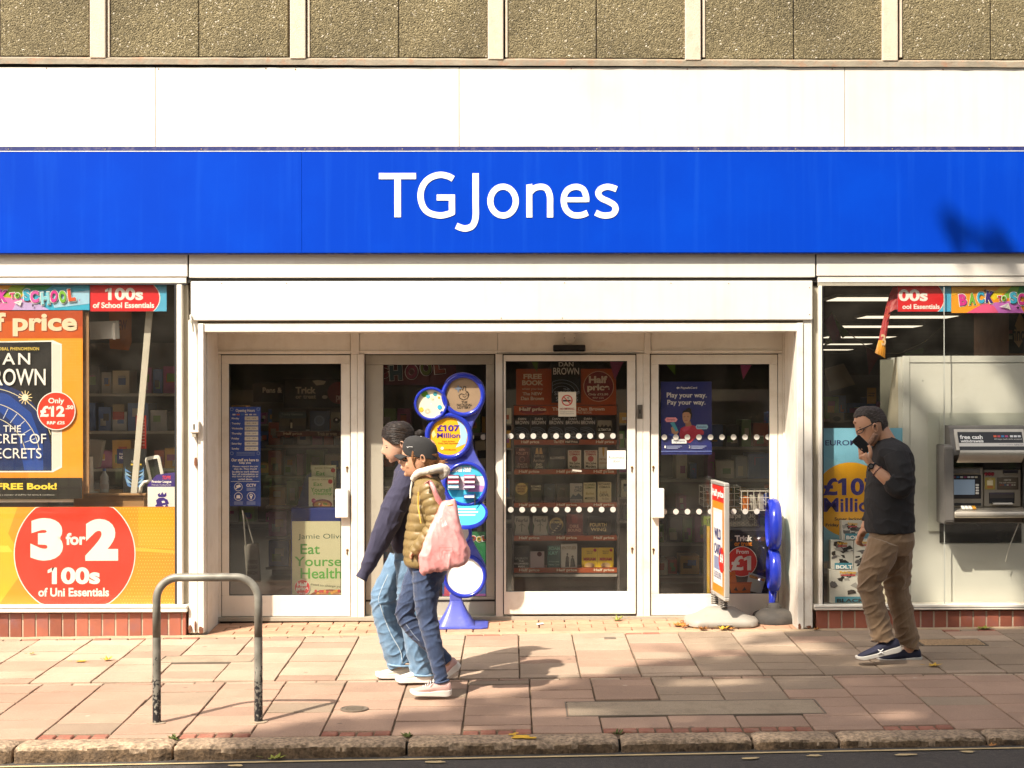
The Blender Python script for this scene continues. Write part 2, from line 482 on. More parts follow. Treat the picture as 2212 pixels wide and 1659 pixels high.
# --- pebbledash storey
k = -1
for i, fx in enumerate([-658, -231, 197, 628, 1055, 1482, 1909, 2336, 2763]):
    m = MB(); m.pbox(fx, -330, fx + 34, 125 + fx * 0.0035, -0.035, 0.12)
    m.build('concrete_fin', CONC, B, bevel=0.006)
    MB().pbox(fx + 34, -330, fx + 37.5, 124, 0.03, 0.05).build('fin_joint', DARKGAP, B)
    MB().pbox(fx + 37.5, -330, fx + 43, 124, -0.012, 0.1).build('concrete_edge', CONC, B, bevel=0.003)
    if fx < 2700:
        x0, x1 = fx + 43, fx + 427
        mid = (x0 + x1) / 2
        for (a, c) in ((x0, mid - 1.0), (mid + 1.0, x1)):
            bpart('pebbledash_panel', a, -330, c, 122.5 + fx * 0.0035, 0.0 + random.uniform(-.003, .003), 0.12, PEBBLE, 0.006)
        MB().pbox(mid - 2, -330, mid + 2, 122, 0.02, 0.05).build('panel_joint', CONC, B)
# --- flashing ledge, uneven
m = MB(); n = 160; rings = []
for i in range(n + 1):
    x = XL + (XR - XL) * i / n
    w = mnoise.noise((x * 0.02, 3, 1)) * 1.2 + (x - 1106) * 0.0033
    top, bot = 129.5 + w, 141.5 + mnoise.noise((x * 0.013, 9, 1)) * 0.8 + (x - 1106) * 0.0033
    y0 = -0.028 + mnoise.noise((x * 0.03, 5, 5)) * 0.004
    rings.append([(PX(x, 0), 0.0, PZ(top - 3, 0)), (PX(x, 0), y0, PZ(top, y0)), (PX(x, 0), y0, PZ(bot, y0)), (PX(x, 0), 0.02, PZ(bot - 1, 0.02))])
m.loft(rings)
m.build('flashing', LEAD, B)
bpart('shade_strip', XL, 138, XR, 150, 0.005, 0.04, DARKGAP, 0)  # dark strip standing in for the shadow line under the flashing
# --- white cladding
edges = [XL, 338, 993, 1827, XR]
for a, c in zip(edges, edges[1:]):
    bpart('fascia_panel', a + 0.5, 145.5, c - 0.5, 322, -0.012, 0.03, WHITE, 0.002)
MB().pbox(XL, 140, XR, 330, 0.025, 0.1).build('backing_board', DARKGAP, B)
sm = MB()
for (a, y) in ((104, 147.5), (345, 149), (576, 148), (1235, 148), (1800, 149), (640, 150), (1486, 149), (2040, 150)):
    q = PP(a, y, -0.014); sm.ball(q, 0.005, 0.003, 0.005, 8, 5)
sm.build('screw', RUST, B)['kind'] = 'stuff'
# --- lintel band under the sign
for a, c in ((XL, 406.5), (410, 1762.5), (1766, XR)):
    bpart('lintel_panel', a, 540, c, 599.5 if a > 0 and a < 1000 else 597, 0.0, 0.12, WHITE, 0.004)
bpart('lintel_joint', 404, 545, 1768, 610, 0.02, 0.08, DARKGAP, 0)
for a, c in ((XL, 404), (1768, XR)):
    bpart('window_head', a, 597.5, c, 611, 0.008, 0.08, WPAINT, 0.003)
# --- roller shutter box over the entrance
bpart('shutter_box', 413.5, 607, 1757, 692, -0.02, 0.30, WHITE, 0.006)
bpart('shutter_gap', 413, 598, 1757, 608, 0.015, 0.3, DARKGAP, 0)
bpart('shutter_slat', 425, 690, 1755, 698, 0.03, 0.03, LEAD, 0)
bpart('shutter_bar', 441, 698, 1725, 716.5, 0.0, 0.09, WPAINT, 0.004)
rv = MB()
for x, y in ((1083, 601), (935, 601), (1082, 611), (1220, 611), (1450, 612), (1215, 687), (1083, 687), (1575, 613), (620, 611), (480, 611), (1750, 622), (1750, 680)):
    rv.ball(PP(x, y, -0.021), 0.004, 0.004, 0.004, 8, 5)
rv.build('rivet', RUST, B)['kind'] = 'stuff'

# --- pillars beside the entrance
def pillar(a, c, d, y1):
    p = MB().pbox(a, 690, c, d, 0.0, 0.10).build('pillar', WOLD, B, bevel=0.006)
    return p
p1 = pillar(408, 428, 1366, 0); p2 = MB().pbox(428.6, 698, 441, 1366, -0.012, 0.10).build('shutter_guide', WOLD, B, bevel=0.004)
p3 = pillar(1737, 1756, 1359, 0); p4 = MB().pbox(1723, 698, 1736.4, 1361, -0.012, 0.10).build('shutter_guide', WOLD, B, bevel=0.004)
for (a, b, c, d) in ((407.5, 1345, 414, 1366), (428.4, 1350, 441.2, 1367), (421, 1338, 424, 1364), (421, 985, 427, 1010), (1723, 1348, 1730, 1362), (1741, 1352, 1752, 1360)):
    pts = []
    for i in range(12):
        t = 2 * math.pi * i / 12; rr = 1 + random.uniform(-.35, .2)
        pts.append((PX((a+c)/2 + (c-a)/2*math.cos(t)*rr), PZ((b+d)/2 + (d-b)/2*math.sin(t)*min(rr, 1.0))))
    MB().prism(pts, -0.0155, 0.004).build('rust_patch', RUST, B)
# shutter hook and key switch on the pillar
t = MB(); t.tube([PP(413, 680, -0.03), PP(414, 692, -0.05), PP(416, 697, -0.05)], 0.008, 8); t.tube([PP(417, 694, -0.03), PP(419, 716, -0.03), PP(417, 700, -0.03)], 0.006, 8)
t.build('hook', GREYFR, B)
ks = MB().pbox(410, 908, 431, 934, -0.06, 0.06).build('key_switch', WPAINT, B, bevel=0.006)
MB().pbox(418.5, 915, 421.5, 927, -0.062, 0.004).build('keyhole', BLACKG, ks)
MB().pbox(416, 934, 424, 943, -0.05, 0.04).build('cable_clip', GREYFR, ks)

# --- plinth of upright tiles below the windows
def plinth(x0, x1, ytop, ybot, n0):
    w = 28.55
    MB().pbox(x0, ytop + 2, x1, ybot + 22, 0.009, 0.2).build('plinth_mortar', MORTAR, B)
    x = n0
    while x < x1 - 4:
        a, c = max(x + 1.7, x0), min(x + w - 1.7, x1)
        if c - a > 4:
            yj = 0.004 + random.uniform(-.002, .002)
            MB().pbox(a, ytop + random.uniform(.6, 1.6), c, ybot + 16, yj, 0.05).build('brick', TILE, B, bevel=0.003)
        x += w
plinth(XL, 395, 1321, 1374, 22.0 - 28.55 * 20)
MB().pbox(395, 1321, 402, 1390, 0.0, 0.2).build('plinth_end', TILE, B, bevel=0.003)
plinth(1764, XR, 1320.5, 1358, 1761.5)

# --- window sills, frames and glass
YG = 0.018
def sill(a, c, b, d):
    MB().pbox(a, b, c, d, -0.035, 0.16).build('sill', WPAINT, B, bevel=0.005)
    MB().pbox(a, b + 5.5, c, b + 6.6, -0.0365, 0.01).build('sill_groove', DARKGAP, B)
sill(XL, 404.5, 1305.5, 1321)
sill(1760, XR, 1308.5, 1320)
MB().pbox(383, 614, 394.5, 1306, -0.004, 0.07).build('window_frame', WPAINT, B, bevel=0.004)
MB().pbox(395, 614, 407, 1306, 0.05, 0.08).build('window_frame', GREYFR, B, bevel=0.004)
MB().pbox(1770, 618, 1777.5, 1309, -0.004, 0.07).build('window_frame', WPAINT, B, bevel=0.004)
MB().pbox(1757, 618, 1769.5, 1309, 0.05, 0.08).build('window_frame', GREYFR, B, bevel=0.004)
MB().pbox(378.5, 614, 382.5, 1306, 0.008, 0.03).build('gasket', BLACKG, B)
MB().pbox(1778, 618, 1780, 1309, 0.008, 0.03).build('gasket', BLACKG, B)
bpart('window_head_bead', XL, 611, 404, 614.5, 0.012, 0.05, BLACKG, 0)
bpart('window_head_bead', 1768, 611, XR, 618, 0.012, 0.05, GREYFR, 0)
MB().box(PX(XL), PX(383), YG, YG + 0.008, PZ(1307), PZ(610)).build('window_pane', GLASS, B)
MB().box(PX(1775), PX(2042.2), YG, YG + 0.008, PZ(1310), PZ(614)).build('window_pane', GLASS, B)
MB().box(PX(2044.2), PX(XR), YG, YG + 0.008, PZ(1310), PZ(614)).build('window_pane', GLASS, B)
SEAM = M('glass_seam', (0.35, 0.36, 0.33), 0.3, var=0.05)
MB().box(PX(2042.3), PX(2044.1), YG + 0.001, YG + 0.007, PZ(1310), PZ(614)).build('glass_seam', SEAM, B)

# --- recessed entrance
YD = 0.54
def dpart(name, a, b, c, d, Y=YD, depth=0.06, mat=None, bevel=0.003, parent=None):
    return MB().pbox(a, b, c, d, Y, depth).build(name, mat or WPAINT, parent or B, bevel=bevel)
# side cheeks and soffit
MB().box(PX(408), PX(441) + 0.01, 0.10, YD + 0.1, -0.06, PZ(697)).build('recess_cheek', WPAINT, B)
MB().box(PX(1725) - 0.01, PX(1757), 0.10, YD + 0.1, -0.06, PZ(697)).build('recess_cheek', WPAINT, B)
MB().box(PX(441) + 0.012, PX(1725) - 0.012, 0.095, YD + 0.1, PZ(713), PZ(713) + 0.03).build('recess_soffit', WPAINT, B)
for a, c in ((441, 456), (456.4, 468), (1692, 1707), (1707.4, 1722)):
    dpart('jamb', a, 716, c, 1333, YD - 0.03 if a in (441, 1707.4) else YD - 0.01, 0.09)
dpart('jamb', 468.4, 765, 478, 1333, YD, 0.06); dpart('jamb', 1682, 765, 1691.6, 1333, YD, 0.06)
for a, c in ((468.5, 757), (757.6, 776), (776.6, 1075), (1075.6, 1392), (1392.6, 1406), (1406.6, 1691.6)):
    dpart('header_panel', a, 716, c, 764, YD - 0.005 if c - a > 100 else YD - 0.02, 0.07)
dpart('header_bead', 468.5, 757, 1691, 760.5, YD - 0.014, 0.02)
for a, c in ((758, 772), (772.5, 786.5), (1070.5, 1086.5), (1374, 1389), (1389.5, 1404)):
    dpart('mullion', a, 764.5, c, 1333, YD - 0.015, 0.07)
dpart('threshold', 441, 1331.5, 1722, 1341, YD - 0.02, 0.12, GREYFR)
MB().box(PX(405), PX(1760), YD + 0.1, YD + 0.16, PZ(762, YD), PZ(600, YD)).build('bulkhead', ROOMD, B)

DOT = M('frosted_dot', (0.50, 0.48, 0.43), 0.7, var=0.03)
def dots(parent, xs, ys, Y):
    me = None
    for x in xs:
        for y in ys:
            m = MB(); c = PP(x, y, Y); r = 6.1 / sc(Y)
            m.prism([(c.x + r*math.cos(2*math.pi*i/18), c.z + r*math.sin(2*math.pi*i/18)) for i in range(18)], Y - 0.0015, Y - 0.0003)
            m.build('dot', DOT, parent)

def door(label, a, b, c, d, ga, gb, gc, gd, Y, dotx, doty, frame=WPAINT, handle=None, locks=()):
    """door leaf: stiles and rails > pane, handle, lock"""
    stile = MB()
    stile.pbox(a, b, c, gb, Y, 0.045); stile.pbox(a, gd, c, d, Y, 0.045)
    stile.pbox(a, gb, ga, gd, Y, 0.045); stile.pbox(gc, gb, c, gd, Y, 0.045)
    D = stile.build('door', frame, B, bevel=0.003)
    D['label'] = label
    bead = MB(); Yb = Y + 0.004
    MB().pbox(ga - 1, gb - 1, gc + 1, gd + 1, Y + 0.02, 0.006).build('pane', GLASS2, D)
    g = MB()
    for (p, q, r, s_) in ((ga, gb, gc, gb + 1.6), (ga, gd - 1.6, gc, gd), (ga, gb + 1.6, ga + 1.6, gd - 1.6), (gc - 1.6, gb + 1.6, gc, gd - 1.6)): g.pbox(p, q, r, s_, Y + 0.008, 0.01)
    g.build('gasket', BLACKG, D)
    dots(D, dotx, doty, Y + 0.018)
    if handle:
        x0, y0, x1, y1 = handle
        MB().pbox(x0, y0, x1, y1, Y - 0.05, 0.05).build('handle', M('white_handle', (0.78, 0.75, 0.68), 0.35, var=0.02), D, bevel=0.008, segs=2)
    for (x, y) in locks:
        l = MB(); cc = PP(x, y, Y)
        l.lathe([(0.010, -0.001), (0.010, 0.006), (0.007, 0.008)], cc, 12, 'y'); l.box(cc.x - 0.006, cc.x + 0.002, Y - 0.008, Y, cc.z - 0.035, cc.z)
        l.build('lock', M('brass_lock', (0.25, 0.15, 0.06), 0.35, metal=0.8, var=0.1), D)
    # dark line round the leaf
    gp = MB(); 
    for (p, q, r, s_) in ((a - 2, b - 2, c + 2, b - .4), (a - 2, b - .4, a - .4, d), (c + .4, b - .4, c + 2, d)): gp.pbox(p, q, r, s_, Y + 0.012, 0.03)
    gp.build('door_gap', DARKGAP, D)
    return D
D1 = door('hinged white door with opening hours sheet', 479.5, 766.5, 756.5, 1330, 495, 785, 737, 1285, YD, (), (), handle=(724, 1056, 752, 1118), locks=((750, 1009), (750, 1187)))
# fixed light beside it: duller frame set further back
Y2 = YD + 0.05
D2 = door('glazed panel in a dull grey frame', 790, 766.5, 1068, 1333, 828, 787, 1050, 1289, Y2, (811, 838, 1018, 1044), (944, 1103), frame=GREYFR)
MB().pbox(790, 1295, 1068, 1299, Y2 - 0.004, 0.01).build('frame_groove', DARKGAP, D2)
D3 = door('white sliding door with automatic door notice', 1088, 767, 1373, 1327, 1092.5, 780, 1355, 1278, YD - 0.03, [1103 + 24.55 * i for i in range(10)], (942, 1101), locks=((1365, 1010), (1365, 1185)))
D4 = door('hinged white door with blue poster', 1406, 766.5, 1680.5, 1330, 1423, 787, 1663, 1284, YD, [1435 + 25 * i for i in range(10)], (945, 1106), handle=(1408, 1056, 1435, 1120), locks=((1411, 1009), (1411, 1187)))
# sensor above the sliding door, little plates
sn = MB().pbox(1195, 745, 1265, 759, YD - 0.07, 0.06).build('door_sensor', M('black_plastic', (0.02, 0.018, 0.018), 0.35, var=0.1), B, bevel=0.006)
MB().pbox(1197, 756, 1263, 759.5, YD - 0.073, 0.02).build('sensor_lens', M('smoked_lens', (0.01, 0.01, 0.012), 0.1), sn)
cp = MB(); cc = PP(1231, 730, YD - 0.012)
cp.lathe([(0.05, 0.0), (0.05, 0.004), (0.046, 0.006)], cc, 24, 'y'); cp.build('blanking_plate', WPAINT, B)
sc_ = MB()
for x in (1220, 1241): sc_.ball(PP(x, 730, YD - 0.019), 0.004, 0.003, 0.004, 8, 5)
sc_.ball(PP(1231, 720, YD - 0.014), 0.007, 0.004, 0.007, 8, 5); sc_.build('plate_screw', RUST, B)
for (a, b, c, d, Y) in ((1377, 875, 1388, 905, YD - 0.016), (1708.5, 904, 1716, 918, YD - 0.032)):
    q = MB().pbox(a, b, c, d, Y - 0.006, 0.006).build('lock_plate', M('dull_steel', (0.2, 0.18, 0.15), 0.4, metal=0.7, var=0.1), B, bevel=0.001)
    MB().pbox((a+c)/2 - 1.3, (b+d)/2 - 5, (a+c)/2 + 1.3, (b+d)/2 + 4, Y - 0.0075, 0.003).build('keyhole', BLACKG, q)

# --- inside of the shop
RX0, RX1, RY1, RZ1 = -9, 11, 26.0, 2.86
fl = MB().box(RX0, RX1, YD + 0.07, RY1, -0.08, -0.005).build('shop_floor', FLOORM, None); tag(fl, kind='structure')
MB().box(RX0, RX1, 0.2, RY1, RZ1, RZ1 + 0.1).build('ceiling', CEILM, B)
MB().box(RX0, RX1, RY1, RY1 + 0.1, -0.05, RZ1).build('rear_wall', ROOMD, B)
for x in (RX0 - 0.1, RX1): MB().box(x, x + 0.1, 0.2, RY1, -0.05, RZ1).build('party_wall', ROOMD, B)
# the stall risers and floors behind the shop windows
for a, c in ((XL, 407), (1757, XR)):
    MB().box(PX(a), PX(c), 0.10, 0.53, -0.05, PZ(1309)).build('window_bed', M('window_bed_board', (0.4, 0.34, 0.26), 0.7), B)
MB().box(PX(-400), PX(406), 0.54, YD + 1.2, -0.05, PZ(1309)).build('window_bed', M('window_bed_board', (0.4, 0.34, 0.26), 0.7), B)
# upper storey mass and roof so that light and shade stay true behind the front
MB().box(PX(XL), PX(XR), 0.125, 0.5, PZ(600), PZ(-330)).build('wall', CONC, B)
MB().box(PX(XL), PX(XR), -0.035, 0.5, PZ(-330) + 0.002, PZ(-330) + 0.5).build('parapet', CONC, B)

LAMP = M('ceiling_light_diffuser', (0.9, 0.80, 0.62), 0.5, emit=0.75, var=0)
LAMP_FILL = M('added_fill_diffuser', (0.9, 0.80, 0.62), 0.5, emit=6.0, var=0)  # brighter panels out of view, added to light the books and aisles
LAMPF = M('ceiling_light_frame', (0.6, 0.6, 0.58), 0.5)
for (x, y, lb) in ((4.0, 4.6, 'lit ceiling panel partly behind the fallen red banner'), (5.15, 8.3, 'lit ceiling panel just under the upright half of the red banner'), (5.4, 11.0, 'lit ceiling panel crossing behind the hanging banner end'),
                   (6.0, 15.0, 'small lit ceiling panel above the orange bunting flag'), (6.4, 18.5, 'small lit ceiling panel beside the green bunting flag'), (6.8, 22, 'lowest lit ceiling panel at the corner of the cash machine window'),
                   (-3.3, 10, 0), (0.2, 7.0, 0), (0.1, 12.5, 0), (-0.2, 18.0, 0), (2.2, 5.0, 0), (2.4, 9.5, 0)):
    cl = thing('ceiling_light', lb or 'unseen bright ceiling panel added to light the shelves behind the doors', 'ceiling light', (x, y, RZ1), group='lit ceiling panels inside the shop')
    MB().box(x - 0.62, x + 0.62, y - 0.32, y + 0.32, RZ1 - 0.03, RZ1).build('frame', LAMPF, cl)
    MB().box(x - 0.59, x + 0.59, y - 0.29, y + 0.29, RZ1 - 0.034, RZ1 - 0.0302).build('diffuser', LAMP if lb else LAMP_FILL, cl)

# ================================================================ the shop sign
SG = thing('shop_sign', 'long bright blue fascia sign with large white letters above the entrance', 'sign', (0, -0.055, PZ(546)))
YS = -0.055
for a, c in ((XL, 652.9), (653.15, XR)):
    MB().pbox(a, 327, c, 546, YS, 0.03).build('sign_panel', BLUE, SG, bevel=0.002)
MB().pbox(XL, 325.8, XR, 327.0, YS - 0.003, 0.03).build('sign_edge', SIGNW, SG)
MB().pbox(XL, 316.5, XR, 326, YS + 0.012, 0.03).build('sign_lip', NAVY, SG)
MB().pbox(XL, 546, XR, 548.6, YS + 0.006, 0.05).build('sign_shade_strip', NAVY, SG)  # dark strip painted as the shadow along the sign's lower edge
sr = MB()
for x in (22, 230, 437, 660, 870, 1290, 1510, 1720, 1930, 2140): sr.ball(PP(x, 322, YS + 0.010), 0.005, 0.004, 0.005, 8, 5)
sr.build('sign_screw', LEAD, SG)['kind'] = 'stuff'

def spline(pts, n=10):
    out = []
    P = [Vector((p[0], p[1])) for p in pts]
    for i in range(len(P) - 1):
        p0 = P[max(i-1, 0)]; p1 = P[i]; p2 = P[i+1]; p3 = P[min(i+2, len(P)-1)]
        for j in range(n):
            t = j / n
            out.append(0.5 * ((2*p1) + (-p0 + p2)*t + (2*p0 - 5*p1 + 4*p2 - p3)*t*t + (-p0 + 3*p1 - 3*p2 + p3)*t**3))
    out.append(P[-1]); return out
def stroke(mb, pts, w, Y, depth, fn):
    """a constant width stroke, one solid strip"""
    n = len(pts); l, r = [], []
    for i, p in enumerate(pts):
        t = (pts[min(i+1, n-1)] - pts[max(i-1, 0)]).normalized(); nn = Vector((-t.y, t.x)) * w / 2
        l.append(fn(p + nn)); r.append(fn(p - nn))
    k = []
    rings = [[(a[0], Y, a[1]), (b[0], Y, b[1]), (b[0], Y + depth, b[1]), (a[0], Y + depth, a[1])] for a, b in zip(l, r)]
    mb.loft(rings)
def sgn(p): return (PX(783.06 + p[0]*0.26855, YS), PZ(334.8 + p[1]*0.26855, YS))
def letter(strokes=(), polys=()):
    m = MB(); y = YS - 0.004
    for i, (pts, w) in enumerate(strokes):
        stroke(m, pts, w, y - 0.0004 * i, 0.0038, sgn)
    for i, pl in enumerate(polys):
        yy = y - 0.0004 * (len(strokes) + i)
        m.prism([sgn(p) for p in pl], yy, YS - 0.0002)
    o = m.build('letter', SIGNW, SG)
    bm = bmesh.new(); bm.from_mesh(o.data); bmesh.ops.recalc_face_normals(bm, faces=bm.faces); bm.to_mesh(o.data); bm.free()
letter(polys=[[(136, 145), (434, 145), (434, 194), (312, 194), (312, 500), (260, 500), (260, 194), (136, 194)]])
letter([(spline([(732, 192), (690, 170), (622, 160), (545, 186), (490, 245), (470, 325), (487, 408), (535, 463), (622, 486), (690, 475), (735, 456)]), 50)],
       [[(600, 318), (747, 318), (747, 475), (697, 446), (697, 366), (600, 366)]])
letter([(spline([(913, 147), (913, 260), (913, 380), (913, 490), (900, 546), (876, 577), (832, 591), (792, 584), (757, 569)]), 51)])
ell = [Vector((1133 + 102*math.cos(t), 371 + 116*math.sin(t))) for t in [2*math.pi*i/48 for i in range(49)]]
letter([(ell, 49)])
letter([(spline([(1352, 298), (1385, 268), (1436, 256), (1484, 272), (1509, 330), (1511, 420), (1511, 503)]), 50)], [[(1320, 240), (1368, 232), (1368, 503), (1320, 503)]])
letter([(spline([(1802, 378), (1801, 335), (1778, 278), (1722, 256), (1660, 275), (1628, 320), (1621, 378), (1640, 440), (1688, 480), (1738, 487), (1780, 479), (1813, 465)]), 48)], [[(1640, 341), (1812, 341), (1812, 380), (1640, 380)]])
letter([(spline([(2047, 276), (2008, 262), (1965, 257), (1918, 275), (1899, 310), (1925, 348), (1980, 374), (2028, 405), (2037, 445), (2010, 478), (1960, 488), (1915, 481), (1877, 464)]), 49)])

# the buildings next door, out of the frame on either side
NBR = M('neighbour_brick', (0.26, 0.14, 0.09), 0.9, var=0.15, bump=0.3)
for s_, lb in ((-1, 'brick building adjoining the shop before the pebbledash ends'), (1, 'brick building adjoining the shop beyond the cash machine')):
    xa_ = PX(XL) - 0.004 if s_ < 0 else PX(XR) + 0.004; xb_ = xa_ + s_ * 14
    nb = thing('neighbour_building', lb, 'building', ((xa_ + xb_) / 2, 0, 0))
    w_ = MB(); w_.box(xa_, xb_, 0.0, 8, -0.6, 9.5); w_.build('wall', NBR, nb)
    for i in range(4):
        for zf in (0.9, 4.6):
            x0 = xa_ + s_ * (1.2 + 3.2 * i); f = MB(); f.box(x0, x0 + s_ * 1.6, -0.03, -0.002, zf, zf + 1.7); wf = f.build('window', WPAINT, nb)
            MB().box(x0 + s_ * .1, x0 + s_ * 1.5, -0.036, -0.031, zf + .1, zf + 1.6).build('pane', BLACKG, wf)
# ================================================================ pavement, kerb, road
SLABP = M('pink_paving_slab', (0.325, 0.213, 0.152), 0.85, var=0.10, vscale=3.5, rnd=0.11, dirt=(0.22, 0.14, 0.09), dscale=2.2, damount=0.35, bump=0.3, bscale=130, fine=0.16, spots=((3.1, .07, (.10, .075, .055), .6), (1.7, .035, (.55, .46, .36), .5), (9, .05, (.12, .085, .06), .4)))
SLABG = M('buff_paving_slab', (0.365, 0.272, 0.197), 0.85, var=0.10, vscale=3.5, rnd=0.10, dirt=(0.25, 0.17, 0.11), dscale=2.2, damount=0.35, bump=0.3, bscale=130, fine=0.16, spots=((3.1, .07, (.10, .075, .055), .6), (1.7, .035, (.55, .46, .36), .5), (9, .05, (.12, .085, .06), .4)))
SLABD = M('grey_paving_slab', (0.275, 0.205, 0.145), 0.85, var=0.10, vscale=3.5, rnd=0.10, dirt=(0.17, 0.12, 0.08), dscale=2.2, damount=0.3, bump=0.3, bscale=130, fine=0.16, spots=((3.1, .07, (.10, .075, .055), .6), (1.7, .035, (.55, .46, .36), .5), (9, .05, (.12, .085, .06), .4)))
PBRICK = M('red_paving_brick', (0.26, 0.10, 0.065), 0.85, var=0.15, rnd=0.22, dirt=(0.33, 0.25, 0.17), dscale=9, damount=0.5, bump=0.3, bscale=80, fine=0.12)
RTILE = M('recess_floor_tile', (0.42, 0.24, 0.15), 0.7, var=0.12, rnd=0.14, dirt=(0.2, 0.12, 0.07), dscale=5, damount=0.5, bump=0.1)
BED = M('joint_sand', (0.13, 0.09, 0.055), 0.95, var=0.35, vscale=14, bump=0.5, bscale=120)
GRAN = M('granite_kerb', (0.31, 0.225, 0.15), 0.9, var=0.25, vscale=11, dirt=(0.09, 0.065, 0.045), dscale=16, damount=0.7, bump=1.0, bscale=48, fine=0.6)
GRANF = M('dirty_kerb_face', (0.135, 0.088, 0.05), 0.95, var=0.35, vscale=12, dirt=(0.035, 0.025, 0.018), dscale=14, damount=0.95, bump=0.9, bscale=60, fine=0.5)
ASPH = M('asphalt', (0.055, 0.048, 0.043), 0.9, var=0.15, vscale=2, dirt=(0.13, 0.11, 0.09), dscale=30, damount=0.4, bump=0.7, bscale=170, fine=0.45)
LINEM = M('worn_road_line', (0.55, 0.42, 0.22), 0.8, var=0.3, vscale=9, dirt=(0.10, 0.085, 0.07), dscale=9, damount=0.6)
COVER = M('concrete_cover', (0.30, 0.235, 0.165), 0.9, var=0.1, dirt=(0.16, 0.12, 0.08), dscale=8, damount=0.5, bump=0.5, bscale=140, fine=0.25)
IRON = M('cast_iron', (0.15, 0.12, 0.09), 0.7, metal=0.2, var=0.2, bump=0.3)
YPAINT = M('yellow_paint_splash', (0.65, 0.38, 0.02), 0.7, var=0.2, vscale=40)

def sheet(pts_xy, zf, name, mat, parent=None, nx=60, ny=12):
    (x0, y0), (x1, y1) = pts_xy
    m = MB(); rings = []
    for j in range(ny + 1):
        y = y0 + (y1 - y0) * j / ny
        rings.append([(x0 + (x1 - x0) * i / nx, y, zf(x0 + (x1 - x0) * i / nx, y)) for i in range(nx + 1)])
    m.loft(rings, caps=False, closed=False)
    return m.build(name, mat, parent)
YK1, YK0 = -3.18, -3.385        # back and front edge of the kerb
GX0, GX1 = -30.0, 30.0
P = sheet(((GX0, YK1 - 0.1), (GX1, 0.6)), lambda x, y: gz(x, y) - 0.012, 'pavement', BED, None, 60, 20); tag(P, kind='structure')
def slab(name, x0, x1, y0, y1, mat, gap=0.0085, thick=0.04, dz=None, tilt=0.0018, bevel=0.003):
    if dz is None: dz = random.uniform(-0.0022, 0.0022)
    tx, ty = random.uniform(-tilt, tilt), random.uniform(-tilt, tilt)
    m = MB(); g = gap / 2
    gx_ = g * 0.9
    xs = (x0 + gx_ + random.uniform(0, .003), x1 - gx_ - random.uniform(0, .003)); ys = (y0 + g*1.45 + random.uniform(0, .003), y1 - g*1.45 - random.uniform(0, .003))
    cx, cy = (x0+x1)/2, (y0+y1)/2
    def zt(x, y): return gz(x, y) + dz + tx*(x-cx)/0.2 + ty*(y-cy)/0.2
    vs = [(x, y, zt(x, y) - (thick if k == 0 else 0)) for k in (0, 1) for (x, y) in ((xs[0], ys[0]), (xs[1], ys[0]), (xs[1], ys[1]), (xs[0], ys[1]))]
    m.add(vs, [(4,5,6,7),(0,1,5,4),(1,2,6,5),(2,3,7,6),(3,0,4,7)])
    return m.build(name, mat, P, bevel=bevel)
rs = random.Random(3)
BRKX = []
YB = -1.66
covers = [(PX(343, -1.0), PX(546, -1.0), -1.05, -0.80), (0.32, 1.86, -2.78, -2.40), (2.98, 3.45, -0.72, -0.46)]
def incover(x0, x1, y0, y1):
    cx, cy = (x0+x1)/2, (y0+y1)/2
    return any(a < cx < b and c < cy < d for a, b, c, d in covers)
# front field (towards the kerb)
nf0 = -0.288 - 0.40 * 14
for i in range(29):
    x0 = nf0 + 0.40 * i; x1 = x0 + 0.40
    xm = (x0 + x1) / 2
    y = YB - 0.035
    # a strip of cut bits along the boundary
    a = x0
    while a < x1 - 0.02:
        b = min(a + rs.choice((0.2, 0.2, 0.4)), x1)
        slab('paving_slab', a, b, y - 0.055, y, SLABG if rs.random() < .5 else SLABP); a = b
    y -= 0.055
    ylim = YK1
    pxk = CX + xm * sc(-3.2)
    hasb = any(p < pxk < q for p, q in ((62, 240), (395, 550), (660, 855), (1010, 1165), (1310, 1745), (1925, 2075)))
    if hasb: ylim = YK1 + 0.105
    first = True
    while y > ylim + 0.05:
        d = rs.choice((0.24, 0.24, 0.24, 0.24, 0.38)); 
        if first: d *= rs.choice((0.5, 0.8, 1)); first = False
        yn = max(y - d, ylim)
        if yn - ylim < 0.09: yn = ylim
        if not incover(x0, x1, yn, y):
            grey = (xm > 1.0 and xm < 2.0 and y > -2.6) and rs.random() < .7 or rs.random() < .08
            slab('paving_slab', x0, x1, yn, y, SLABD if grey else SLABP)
        y = yn
    if hasb:
        for kx in range(4):
            slab('brick', x0 + .1*kx, x0 + .1*kx + .1, YK1 + 0.004, YK1 + 0.102, PBRICK, gap=0.010, dz=rs.uniform(-.004, .003), bevel=0.006)
# back field (towards the shop)
nb0 = -0.357 - 0.405 * 15
for i in range(31):
    x0 = nb0 + 0.405 * i; x1 = x0 + 0.405; xm = (x0 + x1) / 2
    y = -0.055
    if xm < -1.0 or rs.random() < .3:      # small cut bricks at the building line
        a = x0
        while a < x1 - 0.01:
            b = min(a + 0.135, x1); slab('brick', a, b, y - 0.075, y, SLABD if rs.random() < .6 else PBRICK, bevel=0.004); a = b
        y -= 0.075
    first = True
    while y > YB + 0.03:
        d = rs.choice((0.24, 0.24, 0.24, 0.24, 0.36))
        if first: d *= rs.choice((0.5, 0.8, 1)); first = False
        yn = max(y - d, YB)
        if yn - YB < 0.09: yn = YB
        if not incover(x0, x1, yn, y):
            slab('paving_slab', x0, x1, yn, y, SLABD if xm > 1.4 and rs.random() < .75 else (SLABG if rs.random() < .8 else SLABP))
        y = yn
